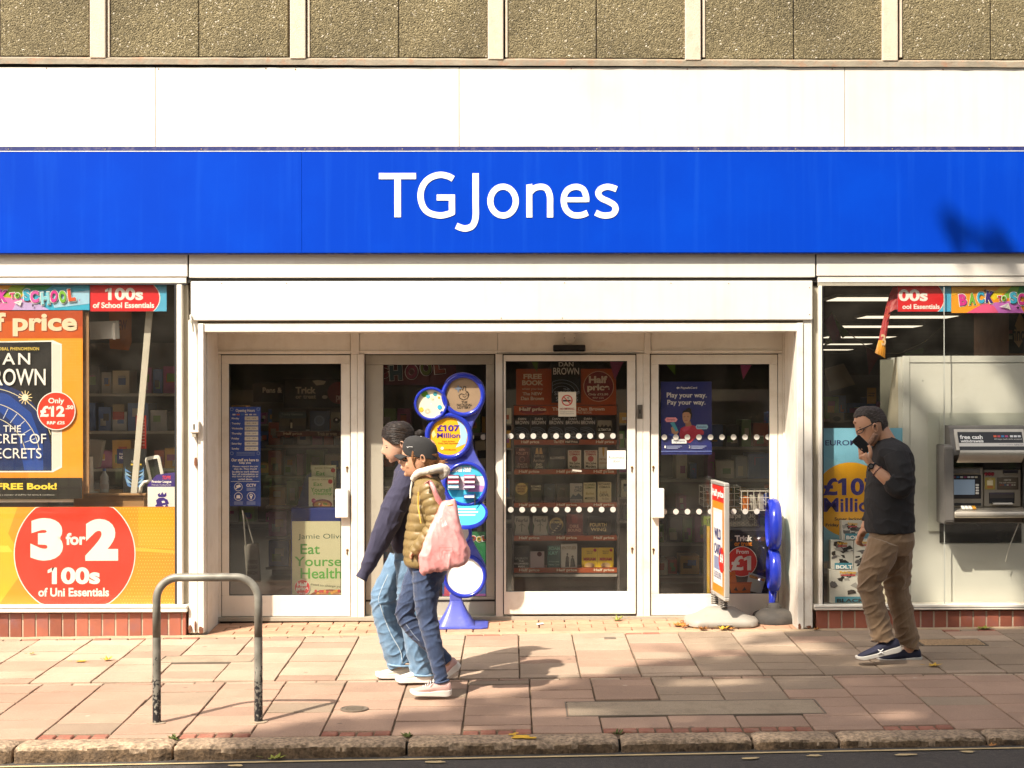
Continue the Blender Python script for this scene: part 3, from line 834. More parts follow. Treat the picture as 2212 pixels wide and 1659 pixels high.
# a cement fillet along the building line
m = MB(); rings = []
for i in range(161):
    x = -4.6 + 9.2 * i / 160
    w = 0.030 + mnoise.noise((x * 3, 1, 2)) * 0.02
    rings.append([(x, -0.058 - w*.3, gz(x, 0) - 0.02), (x, -0.05 - w * .2, gz(x, 0) + 0.001), (x, -0.004, gz(x, 0) + 0.006 + mnoise.noise((x * 6, 4, 2)) * 0.004), (x, 0.02, gz(x, 0) - 0.02)])
m.loft(rings); m.build('cement_fillet', M('cement_fillet', (0.38, 0.28, 0.18), 0.95, var=0.2, bump=0.5), P)
# tiles on the floor of the recess
x = PX(441) + 0.012; 
rows = ((-0.0, 0.155), (0.155, 0.31), (0.31, 0.42), (0.42, 0.525))
for r, (ya, yb) in enumerate(rows):
    a = x - (0.1 if r % 2 else 0.0)
    while a < PX(1724):
        b = a + 0.205
        aa, bb = max(a, x), min(b, PX(1724))
        if bb - aa > 0.03: slab('floor_tile', aa, bb, ya, yb, RTILE, gap=0.007, dz=random.uniform(0.004, 0.006), tilt=0.0005, bevel=0.002)
        a = b
# inspection covers
def cover(a, b, c, d, mat, z=0.004):
    q = MB(); rings = []
    vs = [(x, y, gz(x, y) + k) for k in (-0.03, z) for (x, y) in ((a, c), (b, c), (b, d), (a, d))]
    q.add(vs, [(4,5,6,7),(0,1,5,4),(1,2,6,5),(2,3,7,6),(3,0,4,7)])
    return q.build('inspection_cover', mat, P, bevel=0.004)
for (a, b, c, d), mat in zip(covers, (COVER, COVER, M('gravel_filled_cover', (0.34, 0.22, 0.12), 0.95, var=0.3, vscale=60, bump=0.9, bscale=90, fine=0.4))):
    fr = MB(); t = 0.009; e = 0.003
    for (x0, x1, y0, y1) in ((a, b, c, c + t), (a, b, d - t, d), (a, a + t, c + t, d - t), (b - t, b, c + t, d - t)):
        vs = [(x, y, gz(x, y) + k) for k in (-0.03, e) for (x, y) in ((x0, y0), (x1, y0), (x1, y1), (x0, y1))]
        fr.add(vs, [(4,5,6,7),(0,1,5,4),(1,2,6,5),(2,3,7,6),(3,0,4,7)])
    cv = cover(a + t + .004, b - t - .004, c + t + .004, d - t - .004, mat, 0.003)
    fr.build('cover_frame', IRON, cv)
q = MB(); cx_, cy_ = PX(765, -2.53), -2.53
q.lathe([(0.085, -0.02), (0.085, 0.006), (0.078, 0.008), (0.074, 0.004)], (cx_, cy_, gz(cx_, cy_)), 28)
for i in range(5):
    q.box(cx_ - 0.05, cx_ + 0.05, cy_ - 0.05 + i*.022, cy_ - 0.04 + i*.022, gz(cx_, cy_) + 0.0, gz(cx_, cy_) + 0.009)
q.build('stopcock_cover', IRON, P)
q = MB(); cx_, cy_ = PX(1317, -0.28), -0.28
q.box(cx_ - 0.045, cx_ + 0.045, cy_ - 0.04, cy_ + 0.03, gz(cx_, cy_) - 0.02, gz(cx_, cy_) + 0.005); q.build('stopcock_cover', IRON, P, bevel=0.003)

# kerb of rough granite stones
K = MB().box(GX0, GX1, YK0 + 0.06, YK1 - 0.03, -0.5, -0.28).build('kerb', BED, None); tag(K, kind='structure')
def kerbstone(xa, xb):
    m = MB(); nx = max(6, int((xb - xa) / 0.012)); prof = [(YK1 - 0.004, -0.12), (YK1 - 0.004, -0.008), (YK1 - 0.02, 0.0), (YK1 - 0.07, 0.003), (YK1 - 0.12, 0.002), (YK0 + 0.045, 0.0), (YK0 + 0.018, -0.003), (YK0 + 0.006, -0.010), (YK0 + 0.001, -0.022), (YK0 - 0.003, -0.045), (YK0 + 0.002, -0.07), (YK0, -0.1), (YK0, -0.17)]
    rings = []
    for i in range(nx + 1):
        t = i / nx; x = xa + 0.008 + (xb - xa - 0.016) * t
        e = min(t, 1 - t) * (xb - xa); rd = max(0, 0.03 - e) * 0.5
        ring = []
        for j, (y, z) in enumerate(prof):
            nn = mnoise.noise((x * 9, y * 30, z * 30)) * 0.008 + mnoise.noise((x * 26, y * 60, z * 60)) * 0.007 + mnoise.noise((x * 60, y * 90, z * 90)) * 0.004
            front = 1.0 if y < YK0 + 0.03 else 0.35
            ring.append((x, y - nn * front * 1.3 + (rd if y < YK0 + .06 else 0), gz(x, YK1) + z + nn * front - (rd if z > -.03 else 0)))
        rings.append(ring[::-1])
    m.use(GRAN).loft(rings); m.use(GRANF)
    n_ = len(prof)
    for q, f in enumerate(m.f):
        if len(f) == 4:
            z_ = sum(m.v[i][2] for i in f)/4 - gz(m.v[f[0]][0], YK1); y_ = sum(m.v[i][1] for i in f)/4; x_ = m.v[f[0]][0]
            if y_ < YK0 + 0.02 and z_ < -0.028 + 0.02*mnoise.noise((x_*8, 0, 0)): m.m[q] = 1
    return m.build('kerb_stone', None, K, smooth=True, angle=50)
kx = [PX(p, -3.25) for p in (-330, 43, 383, 880, 1335, 1619, 1803, 2120, 2560)]
for a, b in zip(kx, kx[1:]): kerbstone(a, b)
for s in (-1, 1):
    for j in range(6): 
        a = kx[0] - 0.9 * (j + 1) if s < 0 else kx[-1] + 0.9 * j
        kerbstone(a, a + 0.9)
pts = []
for i in range(16):
    t = 2*math.pi*i/16; rr = 0.05 * random.uniform(.5, 1.1)
    pts.append((PX(1126, -3.29) + rr*1.5*math.cos(t), -3.29 + rr*math.sin(t)*1.2))
m = MB()
for (ox, oy, s_) in ((0, 0, 1), (-.05, .06, .45), (.06, -.03, .5), (-.03, .09, .3)):
    m.add([(PX(1126, -3.29) + ox + (p[0]-PX(1126, -3.29))*s_, -3.29 + oy + (p[1]+3.29)*s_, gz(p[0], YK1) + 0.0085) for p in pts], [tuple(range(16))])
m.build('paint_splash', YPAINT, K)

# road
def roadz(x, y): return gz(x, YK0) - 0.066 + 0.0075 * max(-5, min(5, x)) + 0.02 * min(YK0 - y, 4.5) + 0.003
RD = sheet(((GX0, -14.0), (GX1, YK0 + 0.05)), lambda x, y: roadz(x, y) - 0.003 + 0.003 * mnoise.noise((x * 2, y * 2, 0)), 'road', ASPH, None, 240, 60); tag(RD, kind='structure')
m = MB(); rings = []
for i in range(241):
    x = -8 + 16 * i / 240; yl = -3.475
    w = 0.016 + 0.004 * mnoise.noise((x * 6, 2, 2))
    rings.append([(x, yl - w, roadz(x, yl - w) + 0.003), (x, yl + w, roadz(x, yl + w) + 0.003)])
m.loft(rings, caps=False, closed=False); m.build('road_line', LINEM, RD)
for (px_, y, w) in ((940, -3.56, 0.06), (1960, -3.6, 0.07), (2090, -3.55, 0.05), (1620, -3.62, 0.06), (510, -3.56, 0.05), (1760, -3.58, 0.05)):
    x = PX(px_, y); m = MB(); pts = []
    for i in range(12):
        t = 2*math.pi*i/12; rr = random.uniform(.6, 1.1)
        pts.append((x + w*rr*math.cos(t), y + 0.03*rr*math.sin(t)))
    m.add([(a, b, roadz(a, b) + 0.004) for a, b in pts], [tuple(range(12))]); m.build('worn_mark', LINEM, RD)
# the park side: pavement, grass
FP = MB().box(GX0, GX1, -17.0, -14.0, -0.4, -0.12).build('far_pavement', SLABD, None); tag(FP, kind='structure')
GRASS = M('park_grass', (0.075, 0.11, 0.02), 0.95, var=0.35, vscale=2, bump=0.8, bscale=40, fine=0.3)
LW = MB().box(-80, 80, -90, -17.0, -0.5, -0.10).build('park_lawn', GRASS, None); tag(LW, kind='structure')
# ================================================================ the park across the street: railings, trees (they shade the front and show in the glass)
LEAF = M('tree_leaf', (0.055, 0.085, 0.018), 0.6, var=0.35, vscale=1.5, rnd=0.1)
LEAF2 = M('tree_leaf_yellowing', (0.12, 0.11, 0.02), 0.6, var=0.35, vscale=1.5, rnd=0.1)
BARK = M('plane_tree_bark', (0.11, 0.085, 0.06), 0.9, var=0.3, bump=0.8, bscale=18)
RAIL = M('black_railing_paint', (0.02, 0.02, 0.02), 0.4, var=0.1)
rp = random.Random(11)
def leaves(points, size, mb):
    for p in points:
        a = rp.uniform(0, 6.28); n = Vector((rp.uniform(-1, 1), rp.uniform(-1, 1), rp.uniform(0.1, 1.2))).normalized()
        u = n.orthogonal().normalized(); v = n.cross(u)
        u2 = u*math.cos(a) + v*math.sin(a); v2 = n.cross(u2)
        s = size * rp.uniform(.6, 1.25)
        mb.add([p - u2*s*.5, p - u2*s*.1 + v2*s*.4, p + u2*s*.62 - n*s*.1, p - u2*s*.1 - v2*s*.4], [(0, 1, 2, 3)])
def tree(name, label, base, height, crown_c, crown_r, nl, size, accept=None, limbs=9, group='trees in the park across the street'):
    t = thing(name, label, 'tree', base, group)
    b = Vector(base); cc = Vector(crown_c)
    m = MB(); top = cc + Vector((0, 0, -crown_r[2]*0.2))
    m.tube([b, b + (top-b)*.3 + Vector((.1, 0, 0)), b + (top-b)*.65, top], [.34, .27, .2, .1], 10)
    ends = []
    for i in range(limbs):
        a = 2*math.pi*i/limbs + rp.uniform(-.3, .3); st = b + (top-b)*rp.uniform(.45, .95)
        e = cc + Vector((math.cos(a)*crown_r[0]*.75, math.sin(a)*crown_r[1]*.75, rp.uniform(-.5, .6)*crown_r[2]))
        mid = (st+e)/2 + Vector((0, 0, .3)); m.tube([st, mid, e], [.11, .07, .02], 6); ends += [mid, e, (mid+e)/2]
    m.build('trunk', BARK, t, smooth=True)
    pts = []
    tries = 0
    # leaves gather in sprays
    while len(pts) < nl and tries < nl * 6:
        tries += 1
        d = Vector((rp.gauss(0, 1), rp.gauss(0, 1), rp.gauss(0, 1))).normalized() * rp.random() ** 0.33
        c = cc + Vector((d.x*crown_r[0], d.y*crown_r[1], d.z*crown_r[2]))
        if not accept and mnoise.noise(c * 0.55 + Vector((base[0], 0, 0))) < -0.12: continue
        if accept and not accept(c): continue
        for k in range(6):
            q = c + Vector((rp.gauss(0, .2), rp.gauss(0, .2), rp.gauss(0, .13)))
            if accept and not accept(q): continue
            pts.append(q)
    mb = MB(); leaves(pts, size, mb)
    mb.use(LEAF); mb.mats.append(LEAF2) if LEAF2 not in mb.mats else None
    mb.m = [1 if rp.random() < .25 else 0 for _ in mb.f]
    o = mb.build('crown', None, t)
    return t
# the street tree behind the camera: its boughs reach over the road and shade the pavement and kerb
def ground_hit(p):
    k = p.z / -SUN_DIR.z
    return p.x + SUN_DIR.x*k, p.y + SUN_DIR.y*k
EDGE = [(-40, -5.2), (-4.0, -4.0), (-2.0, -3.42), (-1.0, -2.85), (0.1, -2.2), (0.75, -1.5), (1.35, -0.9), (1.9, -0.25), (2.45, 0.25), (2.9, 0.85), (3.6, 1.35), (5.0, 1.62), (7.5, 1.7), (12, 1.2), (30, -3)]
def edge_y(x):
    for (x0, y0), (x1, y1) in zip(EDGE, EDGE[1:]):
        if x0 <= x <= x1: return y0 + (y1-y0)*(x-x0)/(x1-x0)
    return -6
HOLES = [(1.9, -0.75, .42, .20), (2.9, 0.30, .32, .18), (3.75, 0.32, .42, .35), (1.35, -1.9, .45, .12), (2.4, -1.35, .3, .10), (0.2, -2.75, .4, .10), (1.6, -3.4, .5, .09), (2.2, -2.9, .25, .08), (4.55, 1.35, .35, .2), (3.3, 1.1, .3, .12), (-.6, -3.15, .35, .07), (1.95, .35, .35, .25), (3.2, -3.0, .3, .1)]
SPOTS = [(-0.4, -2.35, .22, .09), (0.75, -2.05, .35, .07), (0.3, -1.75, .2, .06), (5.08, 1.97, .17, .05), (5.42, 1.92, .2, .07), (1.55, -.35, .14, .06)]
def shade_ok(p):
    gx, gy = ground_hit(p)
    for (x, y, a, b) in HOLES:
        if ((gx-x)/a)**2 + ((gy-y)/b)**2 < 1 + .5*mnoise.noise((gx*6, gy*6, 2)): return False
    for (x, y, a, b) in SPOTS:
        if ((gx-x)/a)**2 + ((gy-y)/b)**2 < 1 + .5*mnoise.noise((gx*6, gy*6, 2)): return True
    e = edge_y(gx) + 0.16*mnoise.noise((gx*2.2, gy*2.2, 0)) + .08*mnoise.noise((gx*6, gy*6, 3))
    return gy < e
tree('street_tree', 'tall leafy tree by the far kerb shading the pavement', (-1.5, -15.2, -0.12), 11, (-0.2, -9.7, 9.6), (6.8, 5.6, 1.9), 42000, .22, shade_ok)
for i, (x, y, h, r) in enumerate(((-9, -22, 11, 4.6), (-2.5, -25, 13, 5.2), (4.5, -23, 12, 4.8), (11, -24, 12, 5), (-16, -26, 12, 5), (17, -26, 12, 5.2), (0.5, -33, 15, 6), (8, -34, 15, 6.2), (-8, -34, 15, 6.2))):
    tree('park_tree', 'leafy tree standing on the park lawn', (x, y, -0.1), h, (x + .4, y, h - r*.75), (r, r, r*.85), 7000, .34)
m = MB()
hg = thing('backdrop_hedge', 'tall dark hedge added behind the lawn to hide the low sky', 'hedge', (0, -38, -0.1))  # unseen backdrop, added to keep bright low sky out of the glass
pts = [Vector((rp.uniform(-40, 40), -38 + rp.uniform(-1.2, 1.2), rp.uniform(-.1, 9))) for _ in range(14000)]
leaves(pts, .7, m); m.build('foliage', LEAF, hg)
MB().box(-60, 60, -40.2, -39.2, -.1, 8.6).build('sky_screen', LEAF, hg)  # solid mass added behind the leaves to block sky between them
rl = thing('park_railing', 'black iron railing along the park edge', 'railing', (0, -16.9, -0.1))
for z in (0.12, 1.02): MB().box(-14, 14, -16.92, -16.88, z, z + .04).build('rail', RAIL, rl)
bar = None
for i in range(140):
    x = -14 + .2*i
    if bar is None:
        m = MB(); m.tube([(x, -16.9, -.1), (x, -16.9, 1.2)], .013, 6); m.lathe([(.02, 0), (.012, .03), (.001, .09)], (x, -16.9, 1.2), 6)
        bar = m.build('bar', RAIL, rl); x00 = x
    else:
        c = bar.copy(); COL.objects.link(c); c.parent = rl; c.location = (x - x00, 0, 0)
# ================================================================ posters and goods in the shop windows and doors
YP = 0.052                       # posters hang just behind the window glass
CW, CK, RED, ORG, YEL, BLU, PUR, CYA, PNK, GRN = (INK('#fffdf8', .78), INK('#16130f'), INK('#e2281c'), INK('#f0901c'), INK('#ffd21a'), INK('#1f3fb0'), INK('#3c1f86'), INK('#35b4dc'), INK('#e0359c'), INK('#7cc23a'))
ORD = INK('#cc4a14')
BEIGE = INK('#f3e2c4')
WOOD = M('light_wood', (0.34, 0.19, 0.08), 0.5, var=0.2, vscale=4, stretch=(1, 1, 8))
CARD = M('grey_plastic', (0.40, 0.40, 0.38), 0.5, var=0.05)
WPL = M('white_plastic', (0.72, 0.70, 0.64), 0.4, var=0.04)

def grad(p, a, b, c, d, cols, horizontal=True):
    n = len(cols)
    for i, m in enumerate(cols):
        if horizontal: p.rect(a + (c-a)*i/n, b, a + (c-a)*(i+1)/n, d, m); p.y += p.step
        else: p.rect(a, b + (d-b)*i/n, c, b + (d-b)*(i+1)/n, m); p.y += p.step
    p.y -= p.step
def funky(p, letters, y0, y1):
    """cut-out letters: white outline, black drop side, bright face"""
    for (ch, a, c, mat, rot, dy) in letters:
        h = (y1 - y0) * (0.45 if ch in 'to' else 1.0); yy0 = y0 + dy + ((y1-y0)*.28 if ch in 'to' else 0)
        C = ch.upper()
        p.text(C, a - 1.2, yy0 - 1.2, c + 2, yy0 + h + 2.2, CW, bold=.09, rot=rot)
        p.text(C, a + .5, yy0 + .8, c + 1.3, yy0 + h + 1.5, CK, bold=.06, rot=rot)
        p.text(C, a, yy0, c, yy0 + h, mat, bold=.06, rot=rot)

# --- back to school banner over the first window
b = Poster('banner', 'colourful BACK TO SCHOOL banner ending in pale blue, beside the red 100s banner', 'banner', (-120, 613.5, 195.5, 668.5), YP, CYA)
b.poly([(-120, 613.5), (70, 613.5), (30, 668.5), (-120, 668.5)], INK('#ffb52a'))
b.poly([(30, 613.5), (75, 613.5), (45, 640), (5, 640)], INK('#9fc42c'))
b.poly([(60, 613.5), (120, 613.5), (100, 626), (50, 626)], INK('#35a05a'))
b.poly([(-30, 668.5), (-5, 640), (60, 645), (110, 668.5)], INK('#f07ec0'))
b.poly([(30, 668.5), (40, 648), (85, 655), (110, 668.5)], INK('#c9b4ea'))
b.poly([(110, 636), (195.5, 626), (195.5, 655), (120, 664)], INK('#a9d8f4'))
funky(b, [('B', -68, -48, PNK, .1, 0), ('A', -46, -26, GRN, 0, 0), ('C', -24, -4, CYA, 0, 0), ('K', 1, 20, INK('#d63fb0'), -.1, 1), ('t', 25, 35, INK('#f06090'), .1, 0), ('o', 36, 46, GRN, -.1, 0),
          ('S', 54, 69, CYA, .1, -1), ('C', 69, 87, INK('#e060b8'), .05, 3), ('H', 92, 110, INK('#8fd6ea'), .08, 6), ('O', 112, 128, PNK, -.1, 2), ('O', 131, 146, GRN, .1, 3), ('L', 150, 165, INK('#f0552a'), .12, -1)], 624, 650)
b.poly([(34, 652), (52, 647), (48, 660), (42, 656)], CW); b.poly([(38, 653), (50, 649), (43, 655)], INK('#c8c8d0'))
b.poly([(73, 657), (76, 656), (77, 660), (74, 662)], CK); b.poly([(174, 647), (177, 645), (176, 650)], INK('#c050a0'))
b.done()
b = Poster('banner', 'red banner reading 100s of School Essentials with a pale blue end above the till', 'banner', (197.5, 614, 361.5, 671.5), YP, CYA)
b.poly([(343, 614), (361.5, 614), (361.5, 671.5), (338, 671.5)], INK('#58b8e4'))
arc = [(342 - 14*abs(t)**2.2 + 4, 642.8 + 28.7*t) for t in [-1 + .125*i for i in range(17)]]
b.poly([(197.5, 614)] + [(x + 2, y) for x, y in arc] + [(197.5, 671.5)], CW)
b.poly([(197.5, 614)] + arc + [(197.5, 671.5)], INK('#e0222c'))
b.text('100s', 229.5, 621, 311, 647.5, CW, bold=.035); b.text('of School Essentials', 203, 652, 335, 664.5, CW, bold=.03)
b.done()
# --- orange half price poster with the book
b = Poster('poster', 'tall orange half price book poster with a round red price badge', 'poster', (-170, 670, 181, 1075), YP + .004, ORG)
grad(b, -170, 730, 181, 1075, [INK('#f28a18'), INK('#f6981f'), INK('#f9a526')])
b.rect(-170, 670, 181, 729, INK('#b8460f')); b.poly([(-170, 700), (100, 690), (181, 705), (181, 729), (-170, 729)], INK('#cc5a14'))
for i in range(8):
    for j in range(15):
        if rp.random() < .8: b.art.use(INK('#ffc25a')); x, y = 138 + 5.4*i, 736 + 6*j; q0, q1 = b.p(x - .9, y + .9), b.p(x + .9, y - .9); b.art.flat([q0, (q1[0], q0[1]), q1, (q0[0], q1[1])], b.y - .0002)
b.nx()
b.text('Half price', -97, 676, 171, 727, INK('#8a3410'), bold=.035); b.text('Half price', -99, 674, 169, 725, INK('#f2dcbc'), bold=.035)
b.poly([(-120, 738), (118, 734), (136, 742), (136, 1008), (116, 1018), (-120, 1018)], CW)
b.poly([(116, 740), (133, 744), (133, 1004), (116, 1013)], INK('#e9e4da'))
b.poly([(-120, 740), (114, 737), (114, 1015), (-120, 1015)], INK('#141416'))
b.poly([(-120, 740), (20, 738), (60, 765), (-20, 790), (-120, 800)], INK('#252428'))
bl = [INK('#0c2a66'), INK('#1646a0'), INK('#2f6cc8')]
b.poly([(-120, 830), (-60, 815), (0, 822), (60, 850), (100, 905), (112, 960), (113, 1014), (-120, 1014)], bl[0])
b.poly([(-120, 850), (-40, 838), (20, 850), (70, 890), (95, 960), (96, 1014), (-120, 1014)], bl[1])
b.poly([(-120, 900), (-60, 880), (0, 885), (40, 920), (55, 1014), (-120, 1014)], bl[0])
for r0 in (150, 118, 88): 
    pts = [(-30 + r0*math.cos(t), 985 - r0*math.sin(t)) for t in [R(6 + 4.2*i) for i in range(22)]]
    pts = [q for q in pts if q[0] < 113 and q[1] < 1014 and q[0] > -118]
    b.line(pts, 1.5, INK('#e8e0b8'))
for i in range(12):
    t = R(20 + 11*i); b.line([(-30 + 92*math.cos(t), 985 - 92*math.sin(t)), (-30 + 116*math.cos(t), 985 - 116*math.sin(t))] if -30 + 116*math.cos(t) < 112 else [(0, 900), (0, 901)], 1.6, INK('#cfd8ea'))
for i in range(12):
    t = 2*math.pi*i/12; b.line([(58, 857), (58 + 15*math.cos(t), 857 + 15*math.sin(t))], 1.6, INK('#ffe9b0'))
b.disc(58, 857, 7, INK('#fff6d8'))
b.text('THE GLOBAL PHENOMENON', -30, 748.5, 88, 755.5, INK('#e8cc60'), bold=.02, spacing=1.1)
b.text('DAN', -22, 761, 69, 786, CW, bold=.012, spacing=1.25); b.text('BROWN', -30, 795, 102, 831, CW, bold=.012, spacing=1.0)
b.text('THE', 11, 917, 49, 931, CW); b.text('SECRET OF', -38, 935, 103, 956, CW); b.text('SECRETS', -19, 966, 93, 988, CW)
b.disc(125, 886, 41.5, CW); b.disc(125, 886, 39.5, INK('#e23a22'))
b.text('Only', 108, 858, 142, 873, CW, bold=.025); b.text('£12', 90, 875, 143, 899, CW, bold=.045); b.text('.50', 145, 874, 162, 882.5, CW, bold=.04); b.text('RRP £25', 105, 908, 143, 915, CW, bold=.035)
b.rect(-170, 1030, 181, 1075, INK('#1a1613')); b.text('with your FREE Book!', -120, 1041, 126, 1059, INK('#ffe04a'), bold=.035)
b.text('Offer running until the date shown. Subject to availability. Ask a member of staff for full terms & conditions.', -150, 1065, 122, 1068.5, INK('#d8d4cc'))
b.done()
MB().pbox(-170, 1076, 160, 1083, YP + .02, .02).build('poster_rail', WPL, b.root, bevel=.002)
MB().pbox(181.5, 672, 194, 1064, YP + .03, .01).build('backing_card', M('brown_card', (0.30, 0.17, 0.08), .8), b.root)
# --- 3 for 2
b = Poster('poster', 'wide yellow and orange poster reading 3 for 2 on a large red circle', 'poster', (-120, 1093, 381.5, 1303), YP - .008, INK('#f6a11c'))
b.poly([(-120, 1093), (40, 1093), (20, 1150), (60, 1220), (0, 1303), (-120, 1303)], INK('#ffc02a'))
b.poly([(300, 1093), (381.5, 1100), (381.5, 1185), (300, 1178)], INK('#fdb021'))
b.poly([(-120, 1178), (20, 1176), (30, 1190), (-120, 1192)], INK('#ffd84c')); b.poly([(290, 1180), (381.5, 1188), (381.5, 1194), (295, 1189)], INK('#fbc23a'))
b.art.use(INK('#ffd05a'))
for i in range(20):
    for j in range(30):
        x, y = 262 + 6*i + (3 if j % 2 else 0), 1097 + 7*j
        if ((x-163)**2 + (y-1194)**2) > 138**2 and x < 379:
            q0, q1 = b.p(x - 1, y + 1), b.p(x + 1, y - 1); b.art.flat([q0, (q1[0], q0[1]), q1, (q0[0], q1[1])], b.y - .0006)
b.nx()
b.disc(163, 1194, 131, CW, clip=(-120, 1093.2, 381, 1302.8), seg=72); b.disc(163, 1194, 128.8, INK('#e8391f'), clip=(-120, 1093.2, 381, 1302.8), seg=72)
b.text('3', 68, 1117, 138, 1208.5, CW, bold=.07); b.text('for', 144, 1149, 187, 1175, CW, bold=.035); b.text('2', 186, 1119, 256.5, 1209, CW, bold=.07)
b.text('100s', 105, 1223, 217.5, 1259.5, CW, bold=.04); b.text('of Uni Essentials', 85, 1267, 237, 1286, CW, bold=.03)
b.done()
# --- till counter and what stands on it
t = thing('till_counter', 'light wooden till counter behind the first window', 'counter', (PX(250, .5), .5, 0))
MB().box(PX(150, .30), PX(316, .30), .30, .85, PZ(1069, .30), PZ(1064, .30)).build('top', WOOD, t, bevel=.003)
MB().box(PX(150, .30) + .03, PX(316, .30) - .02, .33, .85, 0.1, PZ(1069, .30) - .001).build('front_panel', WOOD, t)
def obj1(name, label, cat, mb, mat, smooth=False, bevel=0, loc=None, group=None, angle=None):
    xs = [v[0] for v in mb.v]; ys = [v[1] for v in mb.v]; zs = [v[2] for v in mb.v]
    r = thing('x', None, None, ((min(xs)+max(xs))/2, (min(ys)+max(ys))/2, min(zs)))
    o = mb.build(name, mat, r, smooth=smooth, bevel=bevel, angle=angle)
    o.parent = None; o.location = r.location; bpy.data.objects.remove(r)
    return tag(o, label, cat, group)
m = MB(); ptsA = [(317.5, 668), (332, 668), (297, 1064), (283.5, 1064)]
m.prism([(PX(x, .16), PZ(y, .16)) for x, y in ptsA], .16, .172)
obj1('display_strut', 'long leaning off-white plastic strut between banner and counter', 'strut', m, M('aged_plastic', (0.5, 0.47, 0.4), .5, var=.08), bevel=.002)
m = MB(); m.obox(PP(228, 712, .22), (.115, 0, .004), (0, .006, 0), (-.003, 0, .07)); 
t = obj1('till_display', 'flat grey customer display panel above the till', 'display', m, CARD, bevel=.002)
MB().pbox(246, 697, 251, 732, .212, .003).build('slot', CW, t)
m = MB(); m.tube([PP(197, 1063, .4), PP(197, 1020, .4), PP(196, 985, .4)], [.026, .024, .024], 14); m.lathe([(.06, 0), (.06, .012), (.03, .02)], PP(197, 1064, .4), 18)
t = obj1('display_post', 'white cylindrical post standing on the till counter', 'post', m, WPL, smooth=True, angle=40)
m = MB(); m.prism([(PX(x, .42), PZ(y, .42)) for x, y in ((189, 947), (226, 950), (214, 1008), (189, 1012))], .42, .5)
obj1('till_monitor', 'back of a grey mesh till monitor on the post', 'monitor', m, M('mesh_plastic', (0.26, 0.25, 0.22), .7, var=.1, bump=.5, bscale=200), bevel=.004)
q = PP(227, 1062, .38)
m = MB(); m.lathe([(.034, 0), (.036, .01), (.036, .07), (.032, .085), (.035, .1), (.034, .125), (.014, .16), (.012, .175)], q, 16)
t = obj1('water_bottle', 'clear plastic water bottle standing on the till counter', 'bottle', m, M('bottle_plastic', (0.32, 0.36, 0.38), .12, var=.1), smooth=True, angle=50)
MB().lathe([(.0145, .17), (.0145, .19)], q - wloc(t) * 0, 14).build('cap', M('blue_cap', (0.05, 0.12, 0.35), .4), t)
MB().lathe([(.0365, .03), (.0365, .068)], q, 16).build('label_band', INK('#9a9aa0'), t)
b = Poster('vape_sign', 'black counter sign with pale blue wings behind the leaning strut', 'sign', (267, 968, 318, 1062), .33, INK('#17171a'))
b.rect(284, 992, 305, 1002, INK('#0a0a0c')); b.rect(284, 1000, 307, 1003.5, INK('#e8c84a')); b.text('VAPE', 285, 993, 296, 998, CW)
for s in (-1, 1):
    for i in range(5):
        x0 = 292 + s*(4 + i*.5); y0 = 1052 - i*8
        b.poly([(x0, y0), (292 + s*(12 + 2.2*i), y0 - 10), (292 + s*(22 - .6*i), y0 - 26 + 3*i), (292 + s*(15 + 1.4*i), y0 - 4)], INK('#9cc4e8') if i % 2 else INK('#5b8fd0'))
b.done()
b = Poster('counter_badge', 'round dark blue badge reading Available NOW by the till', 'badge', (254, 968, 281, 1000), .36, INK('#20306a'), bevel=.012)
b.disc(267.5, 984, 13, INK('#1b2d78')); b.text('Available', 259, 976, 277, 981, CW, bold=.01); b.text('NOW', 259.5, 983, 276, 990, CW, bold=.035); b.done()
# tilted white screen on an arm
t = thing('card_reader_screen', 'white tilted screen frame with rounded corners on a curved arm', 'screen', PP(337, 1060, .26))
fr = MB()
def rr(cx, cy, w, h, r, ang, Y, n=6):
    out = []
    for (sx, sy, a0) in ((1, 1, 0), (-1, 1, 90), (-1, -1, 180), (1, -1, 270)):
        for i in range(n + 1):
            a = R(a0 + 90*i/n); x, y = sx*(w/2-r) + r*math.cos(a), sy*(h/2-r) + r*math.sin(a)
            out.append((cx + x*math.cos(ang) - y*math.sin(ang), cy + x*math.sin(ang) + y*math.cos(ang)))
    return [(PX(x, Y), PZ(y, Y)) for x, y in out]
o_, i_ = rr(336, 1015, 33, 64, 7, -.2, .26), rr(336, 1015, 21, 50, 2, -.2, .26)
fr.loft([[(x, .27, z) for x, z in o_], [(x, .255, z) for x, z in o_], [(x, .25, z) for x, z in i_], [(x, .262, z) for x, z in i_]], caps=False)
fr.build('frame', WPL, t)
MB().prism(i_, .262, .268).build('screen', M('dark_screen', (0.02, 0.02, 0.022), .2), t)
MB().tube([PP(304, 1063, .3), PP(305, 1050, .3), PP(313, 1040, .3), PP(325, 1038, .28)], .014, 10).build('arm', WPL, t, smooth=True)
